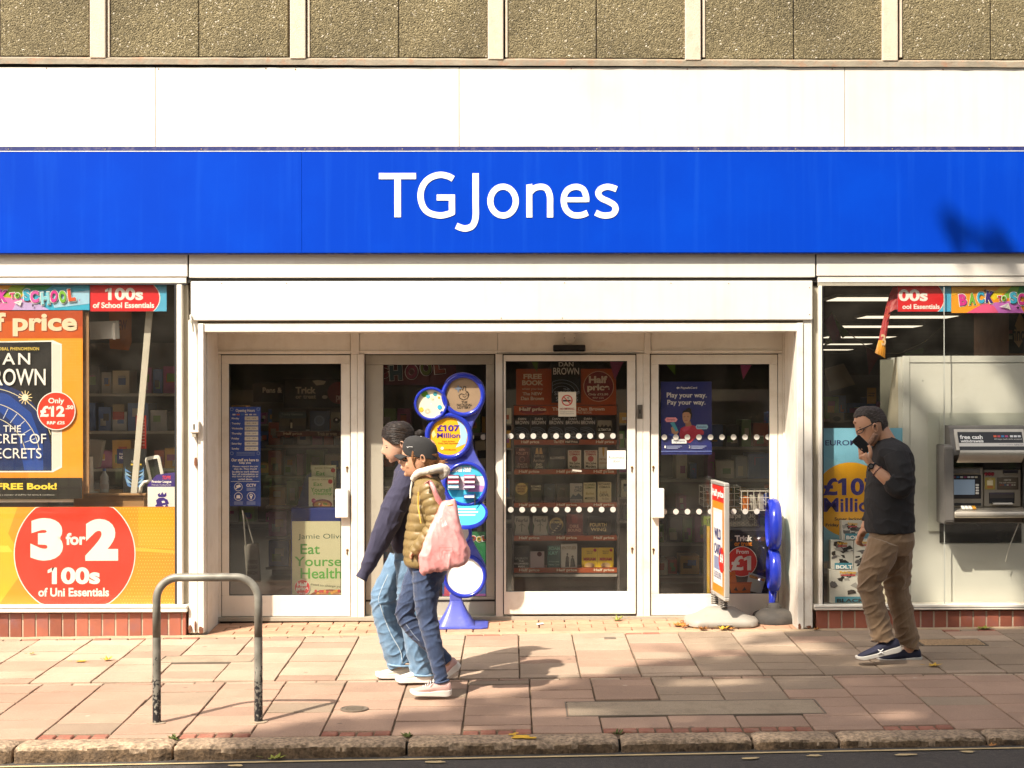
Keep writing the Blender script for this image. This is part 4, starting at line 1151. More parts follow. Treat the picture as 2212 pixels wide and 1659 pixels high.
# box of trading cards
b = Poster('card_box', 'white and purple box of trading cards with a crowned lion head', 'box', (320, 1046, 383, 1103), .10, INK('#f4f2ee'), thick=.08, sheetname='carton')
b.poly([(320, 1046), (326, 1038), (340, 1024), (383, 1018), (383, 1050), (320, 1050)], PUR); b.text('Premier League', 329, 1036, 371, 1043, CW, bold=.03); b.text('Premium Trading Cards', 329, 1044.5, 370, 1048, CW); b.text('TOPPS', 352, 1026, 370, 1034, INK('#e03050'), bold=.03, shear=.2)
b.poly([(341, 1067), (346, 1063), (347, 1068), (352, 1061), (355, 1067), (360, 1062), (361, 1068), (358, 1072), (344, 1072)], PUR)
b.poly([(338, 1079), (344, 1074), (354, 1073), (363, 1078), (366, 1086), (362, 1088), (365, 1092), (359, 1095), (357, 1100), (349, 1100), (343, 1102), (340, 1095), (336, 1091), (340, 1087)], PUR)
b.poly([(350, 1081), (356, 1080), (358, 1084), (352, 1085)], INK('#f4f2ee')); b.poly([(352, 1090), (360, 1089), (356, 1093)], INK('#f4f2ee'))
b.done()
b = Poster('price_list', 'narrow red price list hanging behind the leaning strut', 'notice', (294.5, 896, 317, 968), .5, INK('#b02018'))
for i in range(9): b.rect(302, 903 + 7*i, 314, 904.6 + 7*i, INK('#e8c0b0'))
b.done()
b = Poster('hanging_tag', 'dull orange paper tag hanging by the till', 'tag', (238, 672, 286, 740), 1.2, INK('#a05c14')); b.poly([(238, 740), (286, 740), (280, 756), (240, 752)], INK('#a05c14')); b.text('NEW', 248, 690, 276, 712, INK('#5e1c10'), bold=.03); b.done()
b = Poster('product_notice', 'pale notice with a red band on the shelves behind the till', 'notice', (245, 872, 270, 905), 1.8, INK('#8d7a58')); b.rect(245, 888, 270, 905, INK('#9c2418')); b.done()

# --- dim shelving inside (goods too dim and small to count)
def shelving(label, x0, x1, y, z1, tiers, seed, cat='shelving', group=None, dark=1.0, depth=.45):
    t = thing('shop_shelving', label, cat, ((x0+x1)/2, y, 0), group)
    MB().box(x0, x1, y + depth - .04, y + depth, 0, z1).build('back_panel', M('shelf_back', (0.13, 0.12, 0.11), .7), t)
    rr_ = random.Random(seed); g = MB()
    pal = [M('goods_%d' % i, c, .55, var=.15) for i, c in enumerate(((.42, .09, .05), (.06, .12, .30), (.55, .48, .36), (.05, .05, .055), (.14, .24, .08), (.52, .28, .06), (.34, .34, .34), (.30, .08, .20)))]
    for k in range(tiers):
        z = .12 + (z1 - .25) * k / tiers
        MB().box(x0, x1, y, y + depth - .045, z - .025, z).build('shelf', M('shelf_metal', (0.25, 0.23, 0.2), .5, var=.1), t)
        x = x0 + .02
        while x < x1 - .08:
            w = rr_.uniform(.06, .2); h = rr_.uniform(.12, .26) * min(1, (z1 / tiers) / .33)
            if rr_.random() < .85:
                g.use(rr_.choice(pal)); yf_ = y + rr_.uniform(.02, .12); xe = min(x + w, x1 - .01); g.box(x, xe, yf_, y + depth - .06, z + .001, z + h)
                for q_ in range(2): g.use(rr_.choice(pal)); u0, v0 = rr_.uniform(.1, .4), rr_.uniform(.1, .55); g.flat([(x + (xe-x)*u0, z + h*v0), (x + (xe-x)*(u0 + .45), z + h*v0), (x + (xe-x)*(u0 + .45), z + h*(v0 + .3)), (x + (xe-x)*u0, z + h*(v0 + .3))], yf_ - .001 - .001*q_)
            x += w + rr_.uniform(.004, .03)
    o = g.build('shelf_goods', None, t); o['kind'] = 'stuff'
    return t
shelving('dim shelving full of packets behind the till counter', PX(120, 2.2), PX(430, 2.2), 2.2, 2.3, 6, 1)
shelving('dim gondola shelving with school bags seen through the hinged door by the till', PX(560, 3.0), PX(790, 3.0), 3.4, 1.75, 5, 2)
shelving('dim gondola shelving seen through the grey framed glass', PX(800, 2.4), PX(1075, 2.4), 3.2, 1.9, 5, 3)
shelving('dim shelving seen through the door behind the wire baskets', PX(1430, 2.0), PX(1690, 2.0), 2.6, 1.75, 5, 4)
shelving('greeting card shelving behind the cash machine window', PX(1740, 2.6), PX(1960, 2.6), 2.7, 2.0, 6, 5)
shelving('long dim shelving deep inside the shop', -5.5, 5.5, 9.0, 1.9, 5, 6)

# --- hinged door by the till: opening hours sheet on the glass
YI = YD + .031
b = Poster('opening_hours_sheet', 'blue opening hours sheet stuck inside the hinged door', 'notice', (497, 878, 563.5, 1092), YI, INK('#2a52b8', .95))
b.text('Opening Hours', 510, 882.5, 551, 890.5, CW, bold=.03)
for i, c in enumerate(('#e8e8f0', '#f08030', '#4080d0', '#f0f0f0', '#f0f0f0', '#d0d0e0')): b.rect(503 + 9*i, 893, 509.5 + 9*i, 896, INK(c))
for i, dname in enumerate(('Monday', 'Tuesday', 'Wednesday', 'Thursday', 'Friday', 'Saturday', 'Sunday')):
    y = 898.5 + 10.85*i
    b.rect(529.5, y, 558.5, y + 8.6, INK('#e8e4dc')); b.text('8:30 - 18:00' if i < 6 else '10:30 - 17:00', 534, y + 2.6, 554, y + 5.4, INK('#3a3a4a'))
    b.text(dname, 501.5, y + 2, 501.5 + 2.7*len(dname), y + 7.5, CW, bold=.02)
for i in range(3): b.rect(512, 975.5 + 3*i, 552, 976.5 + 3*i, INK('#8ea4d8'))
for (x, y) in ((502, 883), (559, 883), (502, 978), (559, 978)): b.ring(x, y, 2.6, 3.8, INK('#8ea4d8'), seg=16)
b.text('Our staff are here to', 501, 989, 560, 995.5, CW, bold=.03); b.text('help you', 518, 996.5, 543, 1001.5, CW, bold=.03)
for i, s_ in enumerate(('Please respect the job', 'they do. They should', 'be able to work without', 'fear of intimidation or', 'any form of physical or', 'verbal abuse.')):
    w = 2.45*len(s_); b.text(s_, 531 - w/2, 1004.5 + 5.4*i, 531 + w/2, 1008.8 + 5.4*i, CW, bold=.01)
b.rect(500, 1038.3, 561, 1039, CW)
for (x, y) in ((516, 1050.5), (516, 1071), (543.5, 1071)): b.ring(x, y, 8, 9, CW, seg=24)
b.poly([(510.5, 1048), (519, 1045), (522, 1050), (514, 1053.5)], CW); b.rect(510, 1052, 513, 1055, CW)
b.poly([(511.5, 1075), (512.5, 1068), (519.5, 1068), (520.5, 1075)], CW); b.poly([(539.5, 1068), (543.5, 1064.5), (547.5, 1068), (543.5, 1078)], CW); b.disc(543.5, 1068.5, 1.6, INK('#1d3f9a'))
b.text('CCTV', 533.5, 1043.5, 554.5, 1050, CW, bold=.03)
for (x, y) in ((534, 1052.5), (507, 1082), (534, 1082)):
    for k in range(3): b.rect(x, y + 2.4*k, x + 19, y + 1.1 + 2.4*k, INK('#a8b8e0'))
b.done()
# cookbook poster, blue bin and two cookbooks
YB_ = YD + .30
t = thing('book_bin', 'dark blue cardboard book bin behind the hinged door', 'display bin', (PX(690, YB_), YB_ + .2, 0))
MB().box(PX(628, YB_), PX(760, YB_), YB_ + .02, YB_ + .4, 0.0, PZ(1097, YB_)).build('bin', INK('#1b2f78'), t, bevel=.003)
MB().prism([(PX(x, YB_), PZ(y, YB_)) for x, y in ((634, 1097), (654, 1030), (676, 1015), (760, 1015), (760, 1097))], YB_ + .2, YB_ + .21).build('back_card', INK('#17285f'), t)
def cookbook(label, a, b_, c, d, Y, full=True):
    p = Poster('cookbook', label, 'book', (a, b_, c, d), Y, INK('#cfcfae'), thick=.028, sheetname='cover')
    w, h = c - a, d - b_
    f = lambda u: a + w*u
    g = lambda v: b_ + h*v
    p.text('Jamie Oliver', f(.12), g(.055), f(.88), g(.12), INK('#2a4a34')); 
    p.text('Eat', f(.2), g(.18), f(.55), g(.30), INK('#4c9a3c'), bold=.012); p.text('Yourself', f(.08), g(.35), f(.94), g(.5), INK('#4c9a3c'), bold=.012); p.text('Healthy', f(.2), g(.5), f(.95), g(.64), INK('#5cb044'), bold=.012)
    p.disc(f(.88), g(.15), w*.09, INK('#b02030'))
    p.disc(f(.55), g(.93), w*.40, INK('#7c2f3a'), ry=h*.18, clip=(a, b_, c, d)); p.disc(f(.55), g(.95), w*.34, INK('#c08a50'), ry=h*.14, clip=(a, b_, c, d)); p.disc(f(.2), g(.8), w*.09, INK('#b02060'))
    for i in range(9): p.disc(f(.4 + .04*i + rp.uniform(-.02, .02)), g(.88 + rp.uniform(0, .08)), w*.05, INK(rp.choice(('#e0a060', '#6a8a30', '#a04030', '#efe0c0'))), clip=(a, b_, c, d), seg=10)
    return p.done()
cookbook('pale green cookbook standing higher at the back of the blue bin', 673, 1004, 726, 1078, YB_ + .16)
cookbook('pale green cookbook standing lower at the front of the blue bin', 667, 1030, 720, 1093, YB_ + .1)
b = Poster('poster', 'pale green cookbook poster with green lettering low behind the hinged door', 'poster', (631, 1125, 756, 1284.5), YB_ - .02, INK('#cdcaa6'))
b.text('Jamie Oliver', 644, 1152, 752, 1166, INK('#3a5c44')); b.text('Eat', 649, 1174, 691, 1196, INK('#4c9a3c'), bold=.012); b.text('Yourself', 636, 1201, 756, 1222, INK('#55a040'), bold=.012); b.text('Healthy', 649, 1226, 755, 1256, INK('#5cab44'), bold=.012)
b.text('Food to change your life', 672, 1262, 755, 1268, INK('#5a6a50'), rot=-.08)
b.disc(712, 1290, 46, INK('#8a4a28'), ry=18, clip=(640, 1125, 756, 1284)); b.disc(712, 1292, 38, INK('#c8844a'), ry=17, clip=(640, 1125, 756, 1284))
for i in range(12): b.disc(682 + 5*i, 1279 + rp.uniform(-4, 3), 3.2, INK(rp.choice(('#d0403a', '#e0a040', '#7a9a3a', '#efe0b0'))), seg=10, clip=(640, 1125, 756, 1284))
b.disc(653, 1267.5, 17, CW); b.disc(653, 1267.5, 16.2, INK('#d0202c')); b.text('Half', 642, 1256.5, 664, 1265, CW, bold=.045); b.text('price', 640, 1266, 666, 1276, CW, bold=.045); b.text('Now £15', 646, 1278, 660, 1281.5, CW); b.done()
# hanging shop signs
Yh = 2.4
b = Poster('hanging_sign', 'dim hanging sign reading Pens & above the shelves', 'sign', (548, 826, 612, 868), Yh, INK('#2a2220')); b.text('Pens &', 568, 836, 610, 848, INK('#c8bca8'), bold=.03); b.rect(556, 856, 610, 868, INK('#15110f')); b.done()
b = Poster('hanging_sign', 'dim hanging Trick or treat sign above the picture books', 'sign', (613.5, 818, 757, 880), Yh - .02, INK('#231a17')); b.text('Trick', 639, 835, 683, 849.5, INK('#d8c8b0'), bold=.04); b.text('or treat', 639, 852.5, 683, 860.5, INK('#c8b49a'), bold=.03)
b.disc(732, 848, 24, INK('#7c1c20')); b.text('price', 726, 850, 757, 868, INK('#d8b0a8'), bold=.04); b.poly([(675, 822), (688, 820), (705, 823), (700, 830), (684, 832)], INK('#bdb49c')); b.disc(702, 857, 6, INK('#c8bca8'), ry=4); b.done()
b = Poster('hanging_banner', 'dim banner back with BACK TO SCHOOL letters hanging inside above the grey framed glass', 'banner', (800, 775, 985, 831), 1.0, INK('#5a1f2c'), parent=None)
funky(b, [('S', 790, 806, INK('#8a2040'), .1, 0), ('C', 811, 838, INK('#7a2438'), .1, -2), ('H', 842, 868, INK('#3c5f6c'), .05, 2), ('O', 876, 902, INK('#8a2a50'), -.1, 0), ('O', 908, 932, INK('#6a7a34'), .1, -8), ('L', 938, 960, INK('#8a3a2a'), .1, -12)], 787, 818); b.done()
# picture books on the dim shelf
t = thing('picture_book_shelf', 'dim shelf edge with Half price strip under the picture books', 'shelf', (PX(670, 2.1), 2.1, PZ(943, 2.1)))
MB().pbox(596, 931, 760, 942, 2.1, .3).build('shelf', INK('#5c3a26'), t)
p = Poster('x', None, None, (600, 931.5, 680, 942), 2.097, INK('#6a3420'), thick=.002, parent=t, sheetname='price_strip'); p.text('Half price', 613, 933, 653, 940, INK('#dcc8a8'), bold=.03); p.text('Trick or treat', 686, 933, 728, 940, INK('#c8b498'), bold=.02); p.done()
b = Poster('picture_book', 'picture book with a penguin on the cover on the dim shelf', 'book', (603, 889, 661, 930), 2.14, INK('#5a5242'), thick=.012, sheetname='cover'); b.rect(603, 889, 661, 903, INK('#3c5058')); b.text('Tonty Gentoo', 608, 891, 655, 898, INK('#a8b4a8')); b.rect(603, 919, 661, 930, INK('#4a4238')); b.poly([(626, 906), (630, 904), (633, 912), (633, 925), (626, 925)], CK); b.poly([(628, 912), (632, 912), (632, 924), (628, 924)], INK('#c8c0a8')); b.done()
b = Poster('picture_book', 'blue picture book with swirling shapes on the dim shelf', 'book', (670, 887, 712, 930), 2.14, INK('#3f4f68'), thick=.012, sheetname='cover'); b.disc(690, 908, 12, INK('#5c7088')); b.ring(690, 908, 8, 11, INK('#8098b0')); b.done()
b = Poster('picture_book', 'pale picture book with round owl faces on the dim shelf', 'book', (715, 890, 758, 930), 2.14, INK('#84806c'), thick=.012, sheetname='cover'); b.disc(727, 908, 7, CK); b.disc(740, 906, 6, CK); b.disc(727, 906, 2.4, CW); b.done()
# tote bag on a hook
m = MB(); Yt = YD + .5
m.prism([(PX(x, Yt), PZ(y, Yt)) for x, y in ((527, 1176), (558, 1172), (563, 1256), (533, 1258))], Yt, Yt + .04)
t = obj1('tote_bag', 'grey canvas tote bag hanging inside the hinged door', 'bag', m, M('grey_canvas', (0.17, 0.16, 0.14), .9, var=.15), bevel=.006)
m = MB(); m.tube([PP(531, 1176, Yt), PP(527, 1120, Yt), PP(524, 1102, Yt + .02), PP(533, 1120, Yt + .04), PP(548, 1174, Yt + .03)], .006, 6); m.build('strap', M('grey_canvas', (0.17, 0.16, 0.14)), t)
p = Poster('x', None, None, (533, 1200, 557, 1245), Yt - .002, M('grey_canvas', (0.17, 0.16, 0.14)), thick=.001, parent=t, sheetname='printed_patch')
for i, w_ in enumerate(('WEEKEND', 'DOUGH', 'HIGH')): p.text(w_, 535, 1208 + 12*i, 556, 1216 + 12*i, INK('#2b2824'), bold=.02)
p.done()

# --- bookcase behind the sliding door
YC = 1.25
bc = thing('bookcase', 'tall orange trimmed bookcase of half price books behind the sliding door', 'bookcase', (PX(1220, YC), YC + .15, 0))
cz = lambda x, y: (1053 + x*.4229, 675 + y*.4229)
def cbox(a, b_, c, d): A = cz(a, b_); C = cz(c, d); return (A[0], A[1], C[0], C[1])
OD = INK('#b8521c'); OD2 = INK('#8c2f14'); DKW = M('bookcase_side', (0.11, 0.095, 0.085), .5)
bx = cbox(128, 470, 668, 1352)
MB().box(PX(bx[0], YC), PX(bx[2], YC), YC + .24, YC + .27, 0, PZ(bx[1], YC)).build('back_panel', DKW, bc)
for x in (bx[0], bx[2]): MB().box(PX(x, YC) - .01, PX(x, YC) + .01, YC, YC + .24, 0, PZ(bx[1], YC)).build('side_panel', DKW, bc)
p = Poster('x', None, None, cbox(147, 288, 657, 472), YC, OD, thick=.02, parent=bc, sheetname='header_board')
def ct(s_, a, b_, c, d, mat, **k): p.text(s_, *cbox(a, b_, c, d), mat, **k)
L1 = INK('#f0dcc0')
ct('FREE', 184, 314, 278, 340, L1, bold=.04); ct('BOOK', 177, 346, 285, 372, L1, bold=.04); ct('when you buy', 176, 384, 283, 399, L1); ct('The NEW', 180, 407, 279, 423, L1, bold=.03); ct('Dan Brown', 171, 430, 288, 448, L1, bold=.03)
c_ = cz(568, 378); p.disc(c_[0], c_[1], 33, INK('#e0b090')); p.disc(c_[0], c_[1], 31.5, INK('#86161c'))
ct('Half', 518, 325, 612, 362, L1, bold=.045); ct('price', 510, 368, 624, 408, L1, bold=.045); ct('Only £12.50', 515, 413, 617, 427, L1, bold=.03); ct('RRP £25', 538, 432, 594, 441, L1)
p.done()
def book(label, box, title, bg, Y=YC + .03, fg='#d8c8a8', art=None, group=None, tilt=0):
    a, b_, c, d = cbox(*box)
    p = Poster('book', label, 'book', (a, b_, c, d), Y, INK(bg, .85), thick=.03, sheetname='cover', group=group)
    w, h = c - a, d - b_
    F = lambda u, v: (a + w*u, b_ + h*v)
    if art: art(p, F, w, h)
    for (s_, u0, v0, u1, v1, colr, bold) in title:
        x0, y0 = F(u0, v0); x1, y1 = F(u1, v1); p.text(s_, x0, y0, x1, y1, INK(colr, .85), bold=bold)
    return p.done()
def ringart(p, F, w, h):
    x, y = F(.35, .78)
    for r in (.75, .58, .4):
        pts = [(x + w*r*math.cos(t)*.8, y - w*r*math.sin(t)*.62) for t in [R(8*i) for i in range(23)]]
        a, b_ = F(.03, 0)[0], F(.97, 0)[0]
        pts = [(min(max(q[0], a), b_), min(q[1], F(0, .98)[1])) for q in pts]; p.line(pts, .9, INK('#8a98a8'))
DB = lambda: [('DAN', .25, .05, .75, .15, '#e8e4dc', .012), ('BROWN', .06, .18, .94, .34, '#e8e4dc', .012), ('THE', .4, .66, .6, .71, '#b8bcc8', 0), ('SECRET OF', .1, .73, .95, .82, '#b8bcc8', 0), ('SECRETS', .15, .86, .9, .96, '#b8bcc8', 0)]
b = Poster('poster', 'black book cover poster standing up at the middle of the bookcase header', 'poster', cbox(327, 243, 477, 462), YC - .012, INK('#12141a'), thick=.006)
ringart(b, lambda u, v: cz(327 + 150*u, 243 + 219*v), 63, 92)
for (s_, u0, v0, u1, v1, colr, bold) in DB(): A = cz(327 + 150*u0, 243 + 219*v0); C = cz(327 + 150*u1, 243 + 219*v1); b.text(s_, A[0], A[1], C[0], C[1], INK(colr), bold=bold)
b.done()
p = Poster('x', None, None, cbox(135, 476, 660, 524), YC, OD, thick=.02, parent=bc, sheetname='header_strip')
c_ = cz(232, 499); p.disc(c_[0], c_[1], 30, INK('#86161c'), ry=9); ct('Half price', 162, 485, 300, 508, L1, bold=.04); ct('The NEW Dan Brown', 330, 485, 598, 502, L1, bold=.03); ct('FREE BOOK', 455, 506, 534, 517, L1); p.done()
for i, (y0, y1) in enumerate(((650, 676), (801, 827), (972, 996), (1140, 1166), (1305, 1330))):
    A = cbox(135, y0, 660, y1)
    sh = MB().box(PX(A[0], YC), PX(A[2], YC), YC + .002, YC + .24, PZ(A[3], YC), PZ(A[1], YC)).build('shelf', OD2, bc)
    p = Poster('x', None, None, A, YC - .001, INK('#a8502a'), thick=.0015, parent=sh, sheetname='price_strip')
    for k, x in enumerate((160, 352, 542)):
        if i == 0 and k == 1: ct('The NEW', 338, y0 + 3, 392, y0 + 18, L1, bold=.03); p.rect(*cbox(395, y0 + 2, 468, y0 + 20), INK('#3a2420')); ct('Half Price', 398, y0 + 5, 460, y0 + 16, L1, bold=.03)
        else: ct('Half price', x + (12 if i == 0 else 0), y0 + 4, x + 104, y1 - 4, L1, bold=.035)
    p.done()
A = cbox(135, 1336, 660, 1350); MB().box(PX(A[0], YC), PX(A[2], YC), YC - .01, YC + .24, PZ(A[3], YC), PZ(A[1], YC)).build('base_board', M('base_board', (0.3, 0.28, 0.25), .5), bc)
for i, x in enumerate((137, 222, 311, 395, 473)):
    book('black novel with blue clock rings on the top bookcase shelf', (x, 532, x + 80, 649), DB(), '#15171d', art=ringart, group='black clock ring novels in a row', Y=YC + .03 + .002*i)
book('grey novel with a dark skyline across its cover on the top shelf', (560, 552, 635, 649), [('ULTIMATUM', .06, .42, .94, .56, '#e8e2d2', .02)], '#8c8474', art=lambda p, F, w, h: (p.poly([F(0, .4), F(.1, .25), F(.2, .36), F(.35, .2), F(.45, .34), F(.6, .22), F(.75, .35), F(.9, .24), F(1, .4), F(1, .62), F(0, .62)], CK)))
book('dark red novel with a small ring on its cover on the second shelf', (140, 690, 215, 800), [('KEN', .3, .05, .7, .16, '#d8a088', .02), ('FOLLETT', .08, .2, .92, .33, '#d8a088', .02), ('CIRCLE', .2, .74, .8, .83, '#e0c8b0', 0), ('OF DAYS', .15, .86, .85, .95, '#e0c8b0', 0)], '#5a1a16', art=lambda p, F, w, h: p.ring(*F(.5, .55), w*.16, w*.2, INK('#c08070')))
book('black novel with two gold doorway shapes on the second shelf', (226, 690, 300, 800), [('Jeffrey', .15, .32, .85, .5, '#c8b8a0', 0), ('Archer', .1, .52, .9, .68, '#c8b8a0', 0), ('END', .3, .74, .7, .84, '#e8d8b8', .02), ('GAME', .22, .87, .78, .96, '#e8d8b8', .02)], '#241c1a', art=lambda p, F, w, h: (p.poly([F(.3, .02), F(.42, .02), F(.48, .3), F(.25, .3)], INK('#d8b070')), p.poly([F(.55, .02), F(.68, .02), F(.75, .3), F(.52, .3)], INK('#d8b070'))))
book('black novel with one pale title line on the second shelf', (314, 690, 396, 800), [('ALCHEMISED', .05, .42, .95, .54, '#d0c8b8', .01)], '#1d191a')
OS = [('RICHARD', .1, .03, .9, .14, '#a8242a', .03), ('OSMAN', .12, .16, .88, .28, '#a8242a', .03), ('We Solve', .1, .62, .9, .76, '#2c2420', .02), ('Murders', .12, .78, .88, .93, '#2c2420', .02)]
for i, x in enumerate((411, 494)):
    book('cream novel with red lettering above a red spot on the second shelf', (x, 704, x + 67, 800), OS, '#d8cdb4', art=lambda p, F, w, h: (p.disc(*F(.5, .46), w*.22, INK('#b8504a'))), group='cream novels with red lettering')
book('cream novel with a gold fountain pen half behind the notice', (568, 690, 612, 800), [('FATAL', .1, .5, .9, .6, '#8a5a1c', .02), ('OBSESSION', .05, .68, .95, .77, '#8a5a1c', 0)], '#cfc6ac', art=lambda p, F, w, h: p.poly([F(.4, .0), F(.7, .0), F(.66, .3), F(.55, .46), F(.44, .3)], INK('#c09030')))
book('olive novel with a round yellow badge on the third shelf', (140, 870, 206, 972), [('THE GINGER', .12, .12, .88, .22, '#6a2a1c', .02), ('BREAD', .2, .25, .8, .35, '#6a2a1c', .02), ('BAKERY', .2, .38, .8, .48, '#6a2a1c', .02)], '#6a6434', art=lambda p, F, w, h: p.disc(*F(.5, .3), w*.46, INK('#d8b860')))
book('dark olive novel with two cream title lines on the third shelf', (219, 878, 276, 972), [('RICHARD', .05, .05, .95, .17, '#d8cca8', .02), ('OSMAN', .1, .2, .9, .32, '#d8cca8', .02)], '#3c3826')
book('dim blue novel on the third shelf', (288, 876, 341, 972), [('The', .3, .2, .7, .3, '#7888a0', 0)], '#2c323c')
book('dim brown novel on the third shelf', (353, 878, 411, 972), [('The', .3, .2, .7, .3, '#8a7a68', 0)], '#352c26')
book('grey novel with mountains across its cover on the third shelf', (421, 874, 484, 972), [('WILD', .4, .14, .95, .27, '#32445c', .02), ('CARD', .35, .3, .95, .43, '#32445c', .02), ('ELSIE SILVER', .06, .88, .94, .95, '#3c4a5c', 0)], '#b0aca0', art=lambda p, F, w, h: p.poly([F(0, .78), F(.25, .55), F(.45, .66), F(.7, .5), F(1, .7), F(1, .82), F(0, .82)], INK('#5c6670')))
book('cream novel with green lettering beside the grey mountain novel', (490, 870, 553, 972), [('RICHARD', .08, .05, .92, .16, '#5a6a3a', .02), ('OSMAN', .12, .19, .88, .3, '#5a6a3a', .02), ('Bullet', .2, .48, .85, .6, '#8a7a1c', 0), ('MISSED', .1, .72, .9, .84, '#3c4a2a', .02)], '#cfc59c')
book('cream novel with dark lettering at the end of the third shelf', (562, 867, 632, 972), [('RICHARD', .08, .05, .92, .16, '#3a3a2a', .02), ('OSMAN', .12, .19, .88, .3, '#3a3a2a', .02), ('Last', .2, .42, .7, .54, '#8a6a1c', 0), ('DEVIL', .15, .56, .85, .7, '#3c3420', .02), ('To Die', .3, .76, .8, .86, '#3c3420', 0)], '#c9bd92')
for i, x in enumerate((137, 231)):
    book('white novel with leafy green edges on the fourth shelf', (x, 1040, x + 76, 1140), [('Fearful', .12, .12, .88, .3, '#3c3c34', .01)], '#aaa596', art=lambda p, F, w, h: (p.line([F(.5, .3), F(.48, .8)], 1.6, INK('#5c5c50')), p.line([F(.3, .5), F(.5, .4), F(.72, .52)], 1.2, INK('#6a6a5c')), p.poly([F(0, .3), F(.1, .5), F(0, .95)], INK('#3f5a34')), p.poly([F(1, .3), F(.9, .6), F(1, .95)], INK('#3f5a34'))), group='white leafy edged novels')
book('dark novel with a cream stairway inside an arch on the fourth shelf', (312, 1036, 389, 1140), [('KATABASIS', .08, .28, .92, .4, '#e0cc80', .02), ('R.F. KUANG', .2, .9, .8, .96, '#d8cca8', 0)], '#23201c', art=lambda p, F, w, h: (p.disc(*F(.5, .45), w*.46, INK('#a8924a')), p.disc(*F(.5, .5), w*.38, INK('#2c2822')), *[p.poly([F(.2 + .12*i, .82 - .1*i), F(.34 + .12*i, .82 - .1*i), F(.34 + .12*i, .86 - .1*i), F(.2 + .12*i, .86 - .1*i)], INK('#d8ccb0')) for i in range(5)]))
book('red novel beside the wide dark novel on the fourth shelf', (403, 1030, 486, 1140), [('DIRE', .2, .5, .75, .64, '#d8a888', .01), ('BOUND', .1, .68, .9, .82, '#d8a888', .01)], '#6c1c1e', art=lambda p, F, w, h: p.poly([F(.3, .1), F(.5, .05), F(.72, .12), F(.66, .4), F(.36, .42)], INK('#8c2c2a')))
book('wide dark novel with gold lettering at the end of the fourth shelf', (508, 1040, 630, 1140), [('FOURTH', .12, .36, .82, .54, '#d8c088', .02), ('WING', .15, .6, .8, .78, '#d8c088', .02)], '#221e1a')
book('black novel with white lettering at the start of the lowest shelf', (131, 1193, 212, 1308), [('GALBRAITH', .1, .5, .9, .6, '#b8b4ac', 0), ('THE', .35, .64, .65, .7, '#e0dcd4', .02), ('HALLMARKED', .05, .74, .95, .82, '#e0dcd4', .02), ('MAN', .3, .86, .7, .95, '#e0dcd4', .02)], '#1a1a1e')
book('pale pink plain book with a dark round badge on the lowest shelf', (218, 1222, 289, 1306), [], '#c8b4b4', art=lambda p, F, w, h: p.disc(*F(.65, .15), w*.17, INK('#5a1a2c')))
book('teal book between the pale pink and white books on the lowest shelf', (305, 1190, 372, 1306), [('ADAM', .08, .06, .95, .2, '#7cc0b0', .03), ('KAY', .08, .26, .8, .42, '#7cc0b0', .03), ('A Particularly', .1, .68, .9, .76, '#a8ccc0', 0), ('Nasty Case', .1, .8, .9, .9, '#a8ccc0', 0)], '#1f5a58')
book('white book with a couple in silhouette on the lowest shelf', (375, 1183, 457, 1306), [('ENTITLED', .08, .1, .92, .22, '#8a7a60', .02)], '#c4bfb4', Y=YC + .015, art=lambda p, F, w, h: (p.poly([F(.25, .95), F(.3, .55), F(.38, .45), F(.48, .56), F(.5, .95)], CK), p.poly([F(.55, .95), F(.62, .62), F(.7, .55), F(.8, .62), F(.9, .95)], INK('#3c3a38')), p.disc(*F(.39, .42), w*.06, CK), p.disc(*F(.71, .52), w*.07, INK('#54504a'))))
for i, x in enumerate((480, 562)):
    book('bright yellow book with red lettering on the lowest shelf', (x, 1203, x + 81, 1302), [('THE LITTLE', .3, .15, .7, .22, '#3a3420', .01), ('BOOK OF', .33, .25, .67, .32, '#3a3420', .01), ('MIRIAM', .12, .5, .88, .66, '#b03030', .04)], '#d8b41c', art=lambda p, F, w, h: (p.disc(*F(.5, .9), w*.3, INK('#c8a878'), ry=h*.14, clip=(F(0, 0)[0], 0, F(1, 1)[0], F(0, 1)[1])), p.disc(*F(.84, .12), w*.1, INK('#a02028'))), group='bright yellow books')
# notices on the sliding door glass
YS3 = YD - .03 + .0185
b = Poster('no_smoking_sign', 'white NO SMOKING notice on the sliding door glass', 'notice', (1206, 846.5, 1244.5, 900), YS3, INK('#d8d0bc', .9), thick=.001)
c_ = (1225, 865); b.ring(*c_, 9.8, 12, INK('#c8281c')); b.rect(1216, 864, 1232, 867.5, CK); b.rect(1232.5, 864, 1234, 867.5, INK('#c8281c')); b.line([(1228, 862), (1226, 859), (1230, 857)], 1.2, CK); b.line([(1217, 857), (1233, 873)], 2, INK('#c8281c'))
b.text('NO SMOKING.', 1209.5, 881, 1241.5, 885.5, INK('#b02a20'), bold=.01); b.text('It is against the law to', 1211, 888.5, 1239, 891, CK); b.text('smoke in these premises', 1210, 892.5, 1240, 895, CK); b.done()
b = Poster('door_notice', 'white notice reading Automatic door on the sliding door glass', 'notice', (1311.5, 973.5, 1351.5, 1013.5), YS3, INK('#f4f0ea', .95), thick=.001)
b.text('Automatic', 1314, 985, 1349, 991.5, CK); b.text('door', 1324, 993, 1340, 999.5, CK); b.done()
b = Poster('x', None, None, (1236, 1015, 1256, 1019), YS3, INK('#c8c0b0'), thick=.001, parent=thing('tape_scrap', 'torn scrap of pale tape on the sliding door glass', 'tape', PP(1246, 1019, YS3))); 
b.root.children[0].rotation_euler.y = .1

